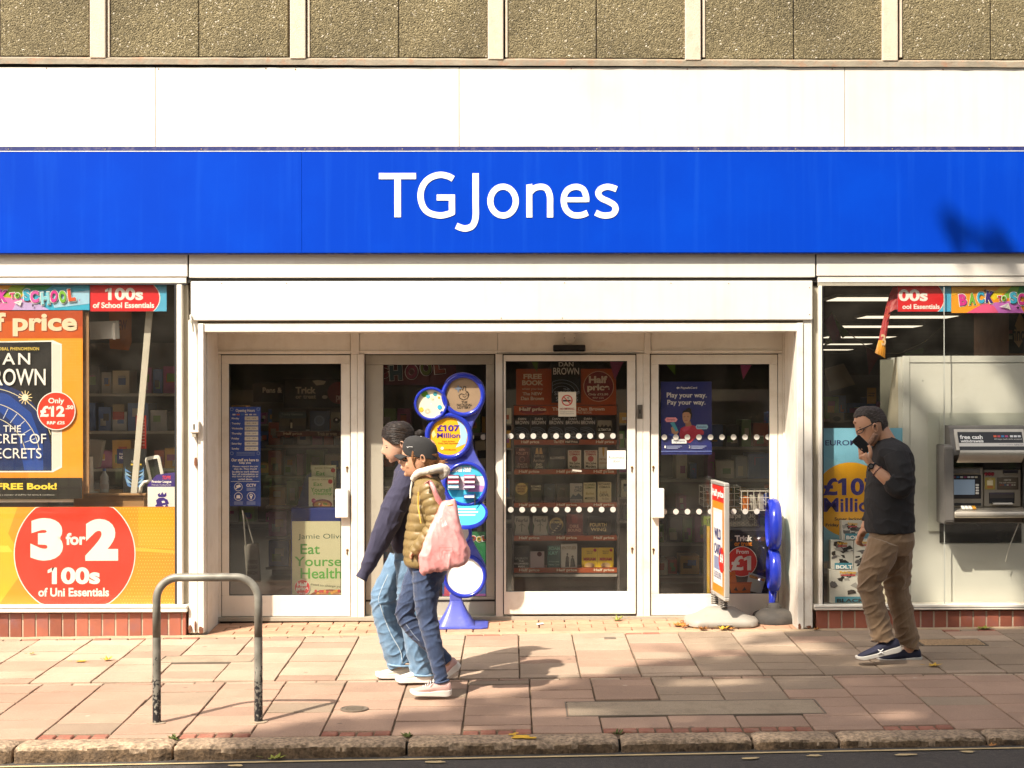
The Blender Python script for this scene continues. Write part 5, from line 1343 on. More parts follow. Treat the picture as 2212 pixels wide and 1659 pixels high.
# --- door with the blue poster
D4x = lambda x, y: (1377 + x*.4232, 675 + y*.4232)
def d4(a, b_, c, d): A = D4x(a, b_); C = D4x(c, d); return (A[0], A[1], C[0], C[1])
PB = INK('#232c74', .95)
b = Poster('poster', 'dark blue poster with a woman holding a phone stuck inside the door', 'poster', d4(120, 354, 380, 727), YD + .031, PB)
b.text('PaysafeCard', *d4(222, 380, 305, 394), CW, bold=.01); b.poly([D4x(199, 386), D4x(206, 380), D4x(213, 386), D4x(206, 392)], CW); b.poly([D4x(211, 381), D4x(217, 386), D4x(211, 391)], CW)
b.text('Play your way.', *d4(150, 410, 354, 443), CW, bold=.015); b.text('Pay your way.', *d4(153, 447, 348, 479), CW, bold=.015)
SK1, SK2 = INK('#c89878'), INK('#b07e60')
b.poly([D4x(*q) for q in ((232, 505), (250, 496), (272, 500), (281, 520), (276, 545), (240, 545), (228, 525))], INK('#1c1416')); b.disc(*D4x(262, 502), 6, INK('#1c1416'))
b.poly([D4x(*q) for q in ((213, 625), (222, 592), (246, 580), (280, 576), (320, 590), (340, 610), (338, 625), (318, 628), (300, 640), (268, 668), (240, 660), (222, 648))], INK('#c0304c'))
b.poly([D4x(*q) for q in ((226, 600), (246, 584), (274, 580), (262, 600), (238, 612))], INK('#d2486a'))
b.poly([D4x(*q) for q in ((244, 556), (270, 556), (278, 580), (246, 584))], SK2)
b.poly([D4x(*q) for q in ((230, 518), (240, 510), (262, 510), (272, 522), (270, 548), (258, 566), (240, 566), (231, 548))], SK1)
b.line([D4x(236, 534), D4x(244, 533)], .8, CK); b.line([D4x(254, 533), D4x(263, 534)], .8, CK); b.line([D4x(242, 553), D4x(256, 551)], 1.0, INK('#a03038'))
b.poly([D4x(*q) for q in ((171, 590), (182, 582), (204, 596), (210, 612), (196, 630), (176, 622))], SK1)
b.poly([D4x(*q) for q in ((167, 565), (187, 558), (207, 602), (196, 610))], INK('#4ab0c8'))
b.poly([D4x(*q) for q in ((139, 548), (148, 537), (196, 537), (205, 548), (196, 560), (148, 560))], INK('#f0a0a8')); b.text('Simple', *d4(152, 542, 191, 556), INK('#6a1c3a'))
b.poly([D4x(*q) for q in ((297, 585), (303, 574), (355, 574), (361, 585), (355, 597), (303, 597))], INK('#9cc8e0')); b.text('Reliable', *d4(305, 579, 353, 592), INK('#1a2a6a'))
b.rect(*d4(175, 647, 251, 670), INK('#e8ecf0')); b.text('Payments', *d4(185, 652, 242, 667), INK('#1a2a5a'))
b.poly([D4x(*q) for q in ((157, 625), (180, 618), (215, 650), (190, 640))], INK('#2a50a8'))
for x in (137, 262):
    b.text('1' if x < 200 else '2', *d4(x, 681, x + 8, 693), CW)
    for k in range(3): b.rect(*d4(x + 12, 682 + 6*k, x + 90 - 10*k, 684.5 + 6*k), INK('#a8b4d8'))
b.rect(*d4(120, 708, 380, 711), INK('#7c90d0')); b.done()
# wire baskets behind the glass
WIRE = M('white_wire', (0.62, 0.59, 0.53), .45)
def basket(label, a, b_, c, d, Y, depth, nx, nz, group=None, name='wire_basket'):
    t = thing(name, label, 'basket', (PX((a+c)/2, Y), Y + depth/2, PZ(d, Y)), group)
    x0, x1, z0, z1 = PX(a, Y), PX(c, Y), PZ(d, Y), PZ(b_, Y); m = MB(); r = .0028
    def w_(p, q, rr=r): m.tube([p, q], rr, 5, caps=False)
    for y in (Y, Y + depth):
        for i in range(nx + 1): x = x0 + (x1-x0)*i/nx; w_((x, y, z0), (x, y, z1))
        for k in range(nz + 1): z = z0 + (z1-z0)*k/nz; w_((x0, y, z), (x1, y, z), .0045 if k == nz else r)
    for x in (x0, x1):
        for k in range(nz + 1): z = z0 + (z1-z0)*k/nz; w_((x, Y, z), (x, Y + depth, z), .0045 if k == nz else r)
    for i in range(nx + 1): x = x0 + (x1-x0)*i/nx; w_((x, Y, z0), (x, Y + depth, z0))
    m.build('wire_frame', WIRE, t)
    return t
basket('white wire basket of orange packets behind the pavement sign', 1602, 1062, 1668, 1104, .80, .30, 5, 3)
basket('white wire basket of dim packets beside the leaning display', 1520, 1053, 1600, 1095, 1.0, .30, 6, 3)
basket('white wire basket standing behind the young woman', 812, 1056, 862, 1118, .82, .28, 4, 4)
basket('white wire rack above the green school panel', 1024, 1058, 1062, 1118, .82, .28, 4, 4)
def packets(label, a, b_, c, d, Y, n, cols, seed, cat='packets', name='packet'):
    rr_ = random.Random(seed)
    for i in range(n):
        w_ = (c - a)/n
        x0 = a + w_*i + rr_.uniform(0, w_*.1); y0 = b_ + rr_.uniform(0, (d-b_)*.25); m = MB()
        m.obox(PP(x0 + w_*.45, (y0+d)/2, Y + .1), (w_*.43/sc(Y), rr_.uniform(-.02, .02), rr_.uniform(-.006, .006)), (0, .03, 0), (rr_.uniform(-.01, .01), 0, (d-y0)/2/sc(Y)))
        obj1(name, '%s %s packet in the %s' % (cols[i % len(cols)][1], 'tall' if y0 < b_ + (d-b_)*.12 else 'short', label), 'packet', m, INK(cols[i % len(cols)][0]), bevel=.004, group='packets in the ' + label)
packets('basket behind the pavement sign', 1604, 1064, 1666, 1103, .80, 4, (('#e07a20', 'orange'), ('#c8c4bc', 'clear plastic'), ('#d8d0c4', 'white'), ('#2848a0', 'blue')), 1)
packets('basket beside the leaning display', 1522, 1050, 1598, 1094, 1.0, 5, (('#5a4a30', 'brown'), ('#8a8a40', 'olive'), ('#44403c', 'dark'), ('#7a6a54', 'tan'), ('#3c4a34', 'green')), 2)
packets('basket behind the young woman', 816, 1060, 860, 1117, .82, 3, (('#88847c', 'grey'), ('#b8b4a8', 'pale'), ('#5a584c', 'drab')), 3)
def carton(label, a, b_, c, d, Y, mat, texts, art=None, depth=.2, cat='carton', name='carton'):
    p = Poster(name, label, cat, (a, b_, c, d), Y, mat, thick=depth, sheetname='box', bevel=.004)
    if art: art(p)
    for (s_, x0, y0, x1, y1, mt, bo) in texts: p.text(s_, x0, y0, x1, y1, mt, bold=bo)
    return p.done()
GB = INK('#3a3632')
carton('grey patterned carton of marker pens under the wire basket', 1571, 1106, 1642, 1140, .95, GB, [('Sharpie', 1570, 1108, 1600, 1124, INK('#c8c0b0'), .02), ('30', 1618, 1110, 1630, 1119, INK('#c8c0b0'), .02)],
       lambda p: (p.ring(1624, 1115, 8, 9.5, INK('#8a8478')), *[p.ring(1578 + 9*(i % 7), 1127 + 7*(i//7), 2.5, 3.5, INK('#6a645a'), seg=14) for i in range(14)]))
carton('green carton standing beside the display bin', 1520, 1117, 1538, 1140, .9, INK('#6a7a30'), [('YI', 1525, 1122, 1533, 1132, CK, 0)])
b = Poster('poster', 'black Trick or treat poster with a red From £1 circle behind the door glass', 'poster', d4(455, 1120, 660, 1440), .70, INK('#17161c'), thick=.004)
b.text('Trick', *d4(497, 1140, 587, 1170), CW, bold=.05); b.text('or treat', *d4(495, 1173, 585, 1194), INK('#f0901c'), bold=.03)
c_ = D4x(533, 1274); b.disc(*c_, 33, CW); b.disc(*c_, 31.8, INK('#e0302a')); b.text('From', *d4(505, 1213, 568, 1234), CW, bold=.03); b.text('£1', *d4(478, 1245, 580, 1320), CW, bold=.035)
for (x, y, s_) in ((625, 1160, 1), (470, 1165, .6), (630, 1325, .7)):
    P0 = D4x(x, y); k = 9*s_; b.poly([(P0[0] - 1.6*k, P0[1] - .4*k), (P0[0] - .6*k, P0[1] - .6*k), (P0[0], P0[1] - .2*k), (P0[0] + .6*k, P0[1] - .6*k), (P0[0] + 1.6*k, P0[1] - .4*k), (P0[0] + .9*k, P0[1] + .5*k), (P0[0], P0[1] + .3*k), (P0[0] - .9*k, P0[1] + .5*k)], INK('#5a3a24'))
b.poly([D4x(*q) for q in ((456, 1332), (498, 1322), (506, 1380), (456, 1386))], INK('#d86a1c')); b.text('BAG SET', *d4(458, 1342, 482, 1352), INK('#5a2a10'))
b.poly([D4x(*q) for q in ((568, 1328), (656, 1356), (632, 1438), (552, 1420))], INK('#b8c4c8')); b.poly([D4x(*q) for q in ((572, 1340), (650, 1364), (646, 1376), (570, 1354))], INK('#d89030')); b.text('COLOURING SET', *d4(577, 1345, 640, 1366), INK('#5a2a10'), rot=-.26)
b.poly([D4x(*q) for q in ((466, 1382), (582, 1378), (574, 1439), (478, 1439))], INK('#e0701c')); b.poly([D4x(*q) for q in ((490, 1420), (503, 1402), (512, 1424))], CK); b.poly([D4x(*q) for q in ((532, 1424), (546, 1402), (556, 1420))], CK); b.rect(*d4(466, 1380, 584, 1386), INK('#c85a14'))
b.done()
t = thing('dump_bin', 'display bin of Halloween goods behind the poster door', 'display bin', (PX(1610, .75), .95, 0))
MB().box(PX(1545, .72), PX(1672, .72), .72, 1.2, -.003, PZ(1146, .72)).build('bin', INK('#26242a'), t, bevel=.004)
for i, (x0, c_) in enumerate(((1520, '#3c3a38'), (1527, '#c8a030'), (1534, '#c06028'), (1540, '#3a5a8a'))):
    MB().pbox(x0, 1135 + 3*i, x0 + 6, 1286, .73, .03).build('side_packet', INK(c_), t)
b = Poster('poster', 'green and purple SCHOOL panel low behind the grey framed glass', 'poster', (955, 1148, 1058, 1306), .78, INK('#2f7a4c'))
grad(b, 955, 1235, 1058, 1306, [INK('#2a7a8a'), INK('#3a5a9a'), INK('#8a4a8a')], horizontal=False)
b.poly([(960, 1260), (1000, 1250), (1010, 1306), (958, 1306)], INK('#c8506a')); b.poly([(970, 1270), (990, 1265), (995, 1300), (972, 1303)], INK('#d8d0e0'))
funky(b, [('H', 1003, 1013, INK('#5a5a6a'), .1, 0), ('O', 1016, 1027, INK('#b8443a'), 0, 0), ('O', 1029, 1040, INK('#b8a030'), .1, 2), ('L', 1041, 1051, INK('#c05a30'), .1, 0)], 1157, 1167); b.done()
# bunting triangles near the top of the doors
def flag(label, pts, Y, mat, txt=None):
    m = MB(); m.prism([(PX(x, Y), PZ(y, Y)) for x, y in pts], Y, Y + .002)
    o = obj1('bunting_flag', label, 'bunting', m, mat)
    return o
flag('green bunting flag in the sliding door', [(1147, 780), (1163, 780), (1160, 804)], 1.0, INK('#5c7a30'))
flag('pink and blue bunting flag in the sliding door', [(1317, 780), (1348, 780), (1328, 822)], 1.0, INK('#9a4a72'))
flag('lime bunting flag at the top of the poster door', [(1439, 788), (1459, 788), (1459, 811)], .8, INK('#7a9a34'))
flag('pink bunting flag at the top of the poster door', [(1600, 788), (1625, 788), (1606, 820)], .8, INK('#b0407a'))
# ================================================================ second shop window: banners, cash machine, lottery poster, boxes
b = Poster('banner', 'red School Essentials banner half fallen from the glass of the cash machine window', 'banner', (1941, 618.5, 2057, 674), YP, INK('#58b8e4'))
arc = [(2041 - 14*abs(t)**2.2, 646 + 28*t) for t in [-1 + .125*i for i in range(17)]]
b.poly([(1941, 618.5)] + [(x + 2, y) for x, y in arc] + [(1941, 674)], CW); b.poly([(1941, 618.5)] + arc + [(1941, 674)], INK('#e0222c'))
b.text('00s', 1943, 626, 2006, 651.5, CW, bold=.035); b.text('ool Essentials', 1951, 658, 2032, 668.5, CW, bold=.03); b.done()
# the loose end hangs down, twisting, seen from its back
cl = lambda x, y: (1749.7 + x*.21806, 583.2 + y*.21806)
Lp = [cl(*q) for q in ((880, 165), (838, 172), (805, 240), (780, 340), (748, 470), (715, 600), (692, 700), (650, 826))]
Rp = [cl(*q) for q in ((905, 165), (915, 400), (850, 395), (812, 420), (795, 500), (775, 600), (758, 700), (750, 880))]
RB = M('shaded_banner_back', lin('#a8222a', .75), .5, var=.05)  # reverse of the banner, its red darkened for the shade it hangs in
m = MB(); 
rows = []
for i, (l, r) in enumerate(zip(Lp, Rp)):
    t_ = i / 7; y0 = YP - .004 + .03*math.sin(t_*3.1)
    rows.append([(PX(l[0]*(1-u) + r[0]*u, YP), y0 + .016*math.sin(u*3.14 + t_*3), PZ(l[1]*(1-u) + r[1]*u, YP)) for u in (0, .25, .5, .75, 1)])
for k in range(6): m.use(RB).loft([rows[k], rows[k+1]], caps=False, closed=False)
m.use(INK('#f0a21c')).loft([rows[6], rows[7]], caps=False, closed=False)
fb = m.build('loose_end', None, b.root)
fb['label'] = 'twisted shaded red loose end of the banner hanging down'
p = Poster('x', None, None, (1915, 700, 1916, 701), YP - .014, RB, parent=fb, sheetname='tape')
p.text('3', *(cl(713, 640) + cl(757, 752)), INK('#e8c8a0'), bold=.03, rot=.1); p.text('for', *(cl(722, 560) + cl(768, 590)), INK('#c05040'), rot=1.3); p.text('2', *(cl(748, 360) + cl(800, 470)), INK('#c8584a'), bold=.03, rot=-.2); p.done()
b = Poster('banner', 'orange, pink and green BACK TO SCHOOL banner above the cash machine', 'banner', (2057.5, 620, 2270, 677), YP, INK('#f49a1c'))
b.poly([(2057.5, 620), (2170, 620), (2110, 677), (2057.5, 677)], INK('#f8a824')); b.poly([(2165, 620), (2190, 620), (2150, 650), (2140, 640)], INK('#f2d81c')); b.poly([(2188, 620), (2230, 620), (2200, 645), (2165, 645)], INK('#7cc23a')); b.poly([(2205, 620), (2270, 620), (2270, 640), (2200, 636)], INK('#2fa05a'))
b.poly([(2057.5, 620), (2120, 620), (2057.5, 640)], INK('#fbc02a')); b.poly([(2120, 677), (2150, 655), (2200, 650), (2215, 677)], INK('#d070d0')); b.poly([(2090, 677), (2130, 655), (2150, 662), (2160, 677)], INK('#f06090'))
funky(b, [('B', 2074, 2090, PNK, .12, 3), ('A', 2095, 2109, GRN, .05, 1), ('C', 2113, 2128, CYA, .05, -2), ('K', 2132, 2149, PUR, -.1, -3), ('t', 2158, 2165, INK('#e03050'), .1, 0), ('o', 2166, 2175, GRN, -.05, 0), ('S', 2184, 2199, CYA, .1, -1), ('C', 2201, 2216, PNK, 0, 2), ('H', 2219, 2236, CYA, 0, 4), ('O', 2239, 2254, PNK, 0, 2)], 633, 658)
for (x, y) in ((2130, 629), (2201, 666)): b.poly([(x + (4.4 if i % 2 == 0 else 1.8)*math.sin(i*math.pi/5), y - (4.4 if i % 2 == 0 else 1.8)*math.cos(i*math.pi/5)) for i in range(10)], CK)
b.poly([(2160, 664), (2180, 656), (2186, 671), (2176, 667)], CW); b.poly([(2166, 664), (2180, 657), (2174, 667)], INK('#d8d0e4'))
b.done()

# --- white housing of the cash machine behind the glass
APAN = M('pale_grey_panel', (0.56, 0.565, 0.52), 0.5, var=.03, vscale=2, dirt=(.42, .40, .33), dscale=2, damount=.25)
APAN2 = M('pale_green_panel', (0.50, 0.515, 0.45), 0.5, var=.03)
YA = .125
hs = thing('cash_machine_housing', 'pale grey panelled housing round the cash machine behind the window glass', 'housing', (PX(2080, YA), YA, PZ(1308, YA)))
HX0, HX1 = 1952, 2300
def hp(name, a, b_, c, d, Y=YA, dep=.02, mat=APAN, par=None, bev=.002): return MB().pbox(a, b_, c, d, Y, dep).build(name, mat, par or hs, bevel=bev)
hp('upright', HX0, 770, 1967, 1307.5)
hp('top_rail', 1967.6, 770, HX1, 784.5)
hp('panel', 1967.6, 785.2, 2042.5, 1307.5, YA + .006)
m = MB()
hp('panel', 2043, 785.2, HX1, 1131, YA + .006, .02)
hp('panel', 2043, 1176, HX1, 1307.5, YA + .006, .02)
hp('panel', 2043, 1132, 2031, 1175, YA + .006, .02) if False else None
pl = hp('cover_plate', 2006.6, 893, 2031, 1149.5, YA - .012, .01, APAN2, None, .001); hp('cover_plate', 2031.5, 893, HX1, 961, YA - .012, .01, APAN2, None, .001)
MB().pbox(2031.5, 1133, 2209, 1174.5, YA - .003, .008).build('dark_cavity', M('dark_backing', (.015, .016, .012), .08), hs)
MB().box(PX(HX0) + .002, PX(HX1), .147, .52, PZ(1307), PZ(771)).build('housing_back', APAN, hs)
rv = MB()
for (x, y) in ((1995, 823), (2015, 1149 - 4)): rv.ball(PP(x, y, YA + .004), .006, .004, .006, 8, 5)
rv.build('screw', CARD, hs)
# cream cover sheet hanging off the side of the housing
m = MB(); ra = []
for i in range(9):
    t_ = i / 8; y = 772 + (1300-772)*t_; xl = 1938 - 50*t_**.8; 
    ra.append([(PX(xl*(1-u) + 1951*u, .16), .2 - .05*u + .02*math.sin(u*7 + t_*2), PZ(y + 3*math.sin(u*3), .16)) for u in [k/8 for k in range(9)]])
m.loft(ra, caps=False, closed=False)
obj1('cover_sheet', 'cream sheet draped down the side of the cash machine housing', 'sheet', m, M('cream_sheet', (.46, .42, .32), .6, var=.05), smooth=True)
MB().box(PX(1903, .3), PX(1938, .3), .3, .31, PZ(1307, .3), PZ(778, .3)).build('side_panel', M('clear_screen', (.16, .16, .13), .3, var=.1), hs)

# --- the cash machine
MET = M('brushed_atm_metal', (.36, .32, .26), .38, metal=.55, var=.07, vscale=5, dirt=(.16, .14, .11), dscale=7, damount=.4)
MET2 = M('bright_atm_metal', (.50, .45, .37), .3, metal=.6, var=.07, dirt=(.2, .17, .12), dscale=5, damount=.4)
DGR = M('dark_grey_atm', (.10, .092, .082), .5, var=.12, dirt=(.22, .2, .17), dscale=8, damount=.35, bump=.1)
LCD = M('atm_screen', (.20, .26, .33), .15, var=.03, emit=.12)
am = lambda x, y: (1998 + x*.1791, 891 + y*.1791)
atm = thing('cash_machine', 'grey through-the-glass cash machine with free cash withdrawals sign', 'cash machine', (PX(2130), 0, PZ(1132)))
def ab(name, x0, y0, x1, y1, Y, dep, mat, par=None, bev=.003):
    A = am(x0, y0); C = am(x1, y1)
    return MB().pbox(A[0], A[1], C[0], C[1], Y, dep).build(name, mat, par or atm, bevel=bev)
XR_ = 1196
# hood: a wedge that comes forward over the sign
def wedge(name, pts, x0, x1, mat, par=None, bev=.004):
    """pts = (Y, pixel row) anticlockwise profile pushed along X"""
    a, c = PX(am(x0, 0)[0], 0), PX(am(x1, 0)[0], 0)
    vs = [(a, y, PZ(am(0, z)[1], 0)) for y, z in pts] + [(c, y, PZ(am(0, z)[1], 0)) for y, z in pts]
    n = len(pts); o = MB().add(vs, [tuple(range(n)), tuple(range(2*n-1, n-1, -1))] + [(i, (i+1) % n, (i+1) % n + n, i + n) for i in range(n)]).build(name, mat, par or atm)
    bm = bmesh.new(); bm.from_mesh(o.data); bmesh.ops.recalc_face_normals(bm, faces=bm.faces)
    if bev: bmesh.ops.bevel(bm, geom=list(bm.edges), offset=bev, segments=2, affect='EDGES', clamp_overlap=True)
    bm.to_mesh(o.data); bm.free(); return o
wedge('hood', [(.10, 165), (-.02, 165), (-.05, 190), (-.13, 470), (-.13, 520), (.10, 610)], 278, XR_, DGR)
hd = wedge('sign_frame', [(-.04, 208), (-.055, 206), (-.137, 458), (-.125, 470)], 330, XR_ - 20, MET2, bev=.002)
def hood_y(row): return -.0555 - (row - 206) * (.0815/252) - .003
sgp = Poster('x', None, None, am(500, 300) + am(501, 301), -.05, BLACKG, parent=hd, sheetname='pin')
def tilt_quad(x0, y0, x1, y1, mat, k=0):
    a, c = PX(am(x0, 0)[0]), PX(am(x1, 0)[0]); sgp.art.use(mat)
    sgp.art.add([(a, hood_y(y1) - .0006*k, PZ(am(0, y1)[1])), (c, hood_y(y1) - .0006*k, PZ(am(0, y1)[1])), (c, hood_y(y0) - .0006*k, PZ(am(0, y0)[1])), (a, hood_y(y0) - .0006*k, PZ(am(0, y0)[1]))], [(0, 1, 2, 3)])
def tilt_text(body, x0, y0, x1, y1, mat, bold=0):
    vs, fs = text_geo(body, bold); X0 = min(v[0] for v in vs); X1 = max(v[0] for v in vs); Y0 = min(v[1] for v in vs); Y1 = max(v[1] for v in vs); out = []
    for v in vs:
        x = x0 + (v[0]-X0)/(X1-X0)*(x1-x0); y = y1 - (v[1]-Y0)/(Y1-Y0)*(y1-y0)
        out.append((PX(am(x, 0)[0]), hood_y(y) - .0018, PZ(am(0, y)[1])))
    sgp.let.use(mat).add(out, fs)
tilt_quad(370, 242, 1146, 373, INK('#26262a')); tilt_quad(370, 373, 1146, 413, INK('#d8d4cc')); tilt_quad(370, 413, 1150, 456, INK('#2c2c2e'))
tilt_text('free cash', 392, 277, 664, 326, CW, .025); tilt_text('withdrawals', 393, 332, 667, 366, CW, .025)
tilt_text('All major bank cards accepted', 800, 318, 1130, 340, INK('#c8c4bc'), .01); tilt_text('This ATM is operated by', 845, 386, 1015, 400, INK('#6a6a6a')); tilt_text('NMATM', 1032, 382, 1135, 405, INK('#7a7a78'))
for i, c_ in enumerate(('#e06030', '#c8505a', '#3a80b8', '#b04a78', '#e0e0e0', '#e0e0e0', '#d8d8d8')): x = 798 + 46*i + (14 if i > 3 else 0); tilt_quad(x, 283, x + 36, 305, INK(c_), 2)
sgp.done(); bpy.data.objects.remove(sgp.sheet)
# silver curved underside of the hood
m = MB(); ra = []
for i in range(9):
    t_ = i/8; row = 458 + (608-458)*t_; yy = -.142 + .03*t_**2 - .012*math.sin(t_*math.pi)
    ins = 30*t_
    ra.append([(PX(am(370 - ins, 0)[0]), yy, PZ(am(0, row)[1])), (PX(am(760, 0)[0]), yy - .006, PZ(am(0, row)[1])), (PX(am(1150 - ins, 0)[0]), yy, PZ(am(0, row)[1]))])
m.loft(ra, caps=False, closed=False); m.build('hood_lip', MET2, atm, smooth=True)
wedge('side_cheek', [(.10, 395), (-.10, 395), (-.135, 430), (-.15, 1300), (-.13, 1345), (.10, 1345)], 187, 298, DGR, bev=.006)
wedge('side_cheek', [(.10, 395), (-.10, 395), (-.135, 430), (-.15, 1300), (-.13, 1345), (.10, 1345)], XR_ + 2, XR_ + 112, DGR, bev=.006)
ab('inner_wall', 298, 600, XR_, 1190, .085, .02, BLACKG)
ab('base_band', 298, 1268, XR_, 1345, -.06, .16, DGR, bev=.006)
wedge('ledge', [(.08, 1150), (-.05, 1165), (-.155, 1195), (-.165, 1215), (-.165, 1250), (-.15, 1266), (.08, 1266)], 299, XR_, MET2, bev=.004)
# screen module
ms = ab('screen_module', 299, 672, 716, 1162, -.01, .09, MET, bev=.006)
ab('screen_bezel', 300, 762, 690, 1052, -.013, .01, M('black_bezel', (.03, .028, .03), .25), ms)
ab('visor', 300, 690, 678, 745, -.035, .03, DGR, ms)
ab('screen', 345, 820, 613, 1003, -.015, .004, LCD, ms, .001)
for i in range(4):
    for (x0, x1) in ((301, 334), (624, 664)): ab('screen_button', x0, 874 + 33*i, x1, 898 + 33*i, -.022, .01, WPL, ms, .003)
for i, c_ in enumerate(('#a8502a', '#7a3a4a', '#3a70a0', '#c8c4bc', '#903060', '#d0d0d0', '#d0d0d0', '#c8c0a8')): ab('card_logo', 304 + 44*i, 780, 338 + 44*i, 800, -.0145, .002, INK(c_), ms, 0)
ab('lower_trim', 300, 1105, 690, 1135, -.02, .02, BLACKG, ms)
# keypad on the ledge
for i in range(4):
    x = 412 + 44*i; a, c = PX(am(x, 0)[0]), PX(am(x + 36, 0)[0])
    mm_ = INK('#e0a02a') if i == 3 else WPL
    MB().obox(((a+c)/2, -.085, PZ(am(0, 1168)[1]) + .012), ((c-a)/2, 0, 0), (0, .022, .008), (0, -.002, .006)).build('key', mm_, atm, bevel=.002)
# right hand module
mr_ = ab('cash_module', 722, 700, 1172, 1150, .0, .08, MET, bev=.006)
ab('dark_head', 716, 615, 1180, 697, .02, .06, BLACKG)
for i in range(3): ab('red_light', 736 + 40*i, 732, 772 + 40*i, 774, -.022, .022, M('red_lens', (.22, .02, .03), .2), mr_, .006)
ab('card_slot', 955, 708, 1138, 730, -.006, .01, INK('#2a2430'), mr_, .001); ab('card_slot', 955, 733, 1138, 745, -.01, .01, BLACKG, mr_, .001); ab('slot_lip', 975, 746, 1120, 758, -.02, .02, MET2, mr_, .004)
p = Poster('x', None, None, am(735, 795) + am(860, 941), -.003, INK('#a8964a'), parent=mr_, sheetname='yellow_label', thick=.002)
p.rect(*(am(762, 830) + am(832, 890)), INK('#e8dcb8')); p.text('NM', *(am(780, 808) + am(812, 824)), INK('#e8dcb8')); p.rect(*(am(762, 895) + am(832, 925)), INK('#b8743a')); p.done()
p = Poster('x', None, None, am(886, 795) + am(1141, 942), -.004, INK('#4a4238'), parent=mr_, sheetname='placard', thick=.004)
p.rect(*(am(892, 800) + am(1134, 936)), INK('#5c5244')); p.text('NMATM', *(am(965, 815) + am(1050, 838)), INK('#c8c0b0'), bold=.02); p.text('free cash withdrawals', *(am(910, 848) + am(1110, 866)), INK('#c8bca8'), bold=.02)
for i, c_ in enumerate(('#a8502a', '#a05058', '#3a6a90', '#c8c0b0', '#8a3a60', '#c8c0b0', '#c8c0b0')): p.rect(*(am(915 + 28*i, 880) + am(937 + 28*i, 893)), INK(c_))
p.done()
ab('cash_slot', 786, 977, 1094, 1110, -.004, .01, BLACKG, mr_, .002); ab('slot_trim', 790, 980, 1088, 998, -.008, .01, INK('#4c4450'), mr_, .001); ab('cash_shutter', 792, 1000, 1088, 1046, -.007, .004, INK('#4a4440'), mr_, .001)
m = MB(); 
for i in range(12):
    pass
wedge('slot_scoop', [(.0, 1095), (-.03, 1102), (-.035, 1118), (.0, 1136)], 820, 1060, MET2, mr_, bev=.003)
# loose cable over the glass
m = MB(); m.tube([PP(2203, 1132, .02), PP(2196, 1150, .03), PP(2183, 1182, .045), PP(2178, 1200, .045), PP(2174, 1216, .05)], .004, 6)
obj1('loose_cable', 'thin cream cable dangling below the cash machine', 'cable', m, WPL, smooth=True)
# dark gap in the panel under the machine: glass shows the park there
DKG = glass_mat('dark_backed_glass', .9, 1.0, .004)

# --- lottery poster and card boxes
eu = lambda x, y: (1728 + x*.57, 540 + y*.57)
b = Poster('poster', 'pale blue lottery poster with a yellow £107 Million circle behind the man', 'poster', (1778, 926, 1951, 1214), .140, INK('#8fd0ea'))
b.poly([(1778, 985), (1830, 1005), (1900, 990), (1951, 1000), (1951, 926), (1778, 926)], INK('#84c8e6')); b.poly([(1778, 1190), (1951, 1185), (1951, 1214), (1778, 1214)], INK('#79b8cc'))
b.disc(1838, 1081, 81, INK('#f8b416'), clip=(1778.2, 926, 1951, 1214), seg=64)
b.text('EUROMILLIONS', 1783.5, 952, 1925, 963.5, INK('#23306e'), bold=.015); b.text('£107', 1779.5, 1034, 1899, 1072, INK('#31268a'), bold=.035); b.text('Million', 1780.5, 1077, 1902, 1107.5, INK('#31268a'), bold=.022)
b.text('Super Jackpot', 1803.5, 1119, 1868, 1128, INK('#3a2a20'), bold=.03); b.text('Friday 26th September', 1784, 1132, 1892, 1140.5, INK('#3a2a20'), bold=.03); b.done()
def cardbox(label, a, b_, c, d, Y, title=None, dark=.4, seed=0):
    r_ = random.Random(seed)
    p = Poster('trading_card_box', label, 'box', (a, b_, c, d), Y, INK('#d0cec6'), thick=.09, sheetname='carton', bevel=.002, group='black and white card boxes stacked in the window', step=.0003)
    for i in range(13):
        x, y = r_.uniform(a + 4, c - 4), r_.uniform(b_ + 8, d - 8); s_ = r_.uniform(2.5, 9); an = r_.uniform(0, 6.3)
        pts = []
        for k in range(7): rr_ = s_*r_.uniform(.3, 1.3); pts.append((min(max(x + rr_*math.cos(an + k*.9)*1.4, a + .5), c - .5), min(max(y + rr_*math.sin(an + k*.9), b_ + .5), d - .5)))
        p.poly(pts, r_.choice((CK, CK, INK('#5c5a5c'), INK('#9a9894'))))
    w = c - a
    p.text('Pok\u00e9mon', a + w*.28, b_ + 3, a + w*.72, b_ + 9, INK('#d8a830'), bold=.05); p.rect(a + w*.3, b_ + 10.5, a + w*.7, b_ + 13.5, INK('#b03a40'))
    if title:
        p.rect(a + w*.15, d - 14, c - w*.08, d - 1, INK('#3a8aa0')); p.text(title, a + w*.2, d - 9.5, c - w*.05, d - 1.5, CK if 'BLACK' in title else CW, bold=.04)
    return p.done()
YX = .055
cardbox('black and white trading card box lettered BLACK at the bottom of the stack', 1792, 1232, 1872, 1304.5, YX - .012, 'BLACK', seed=2)
cardbox('black and white trading card box lettered BOLT in the middle of the stack', 1796, 1169, 1844.5, 1231.5, YX - .012, 'BOLT', seed=3)
cardbox('black and white trading card box beside the BOLT box', 1845.5, 1167, 1884, 1231.5, YX - .011, None, seed=5)
cardbox('black and white trading card box lying on top of the stack', 1819, 1127, 1866, 1168, YX - .010, 'BOLT', seed=4)
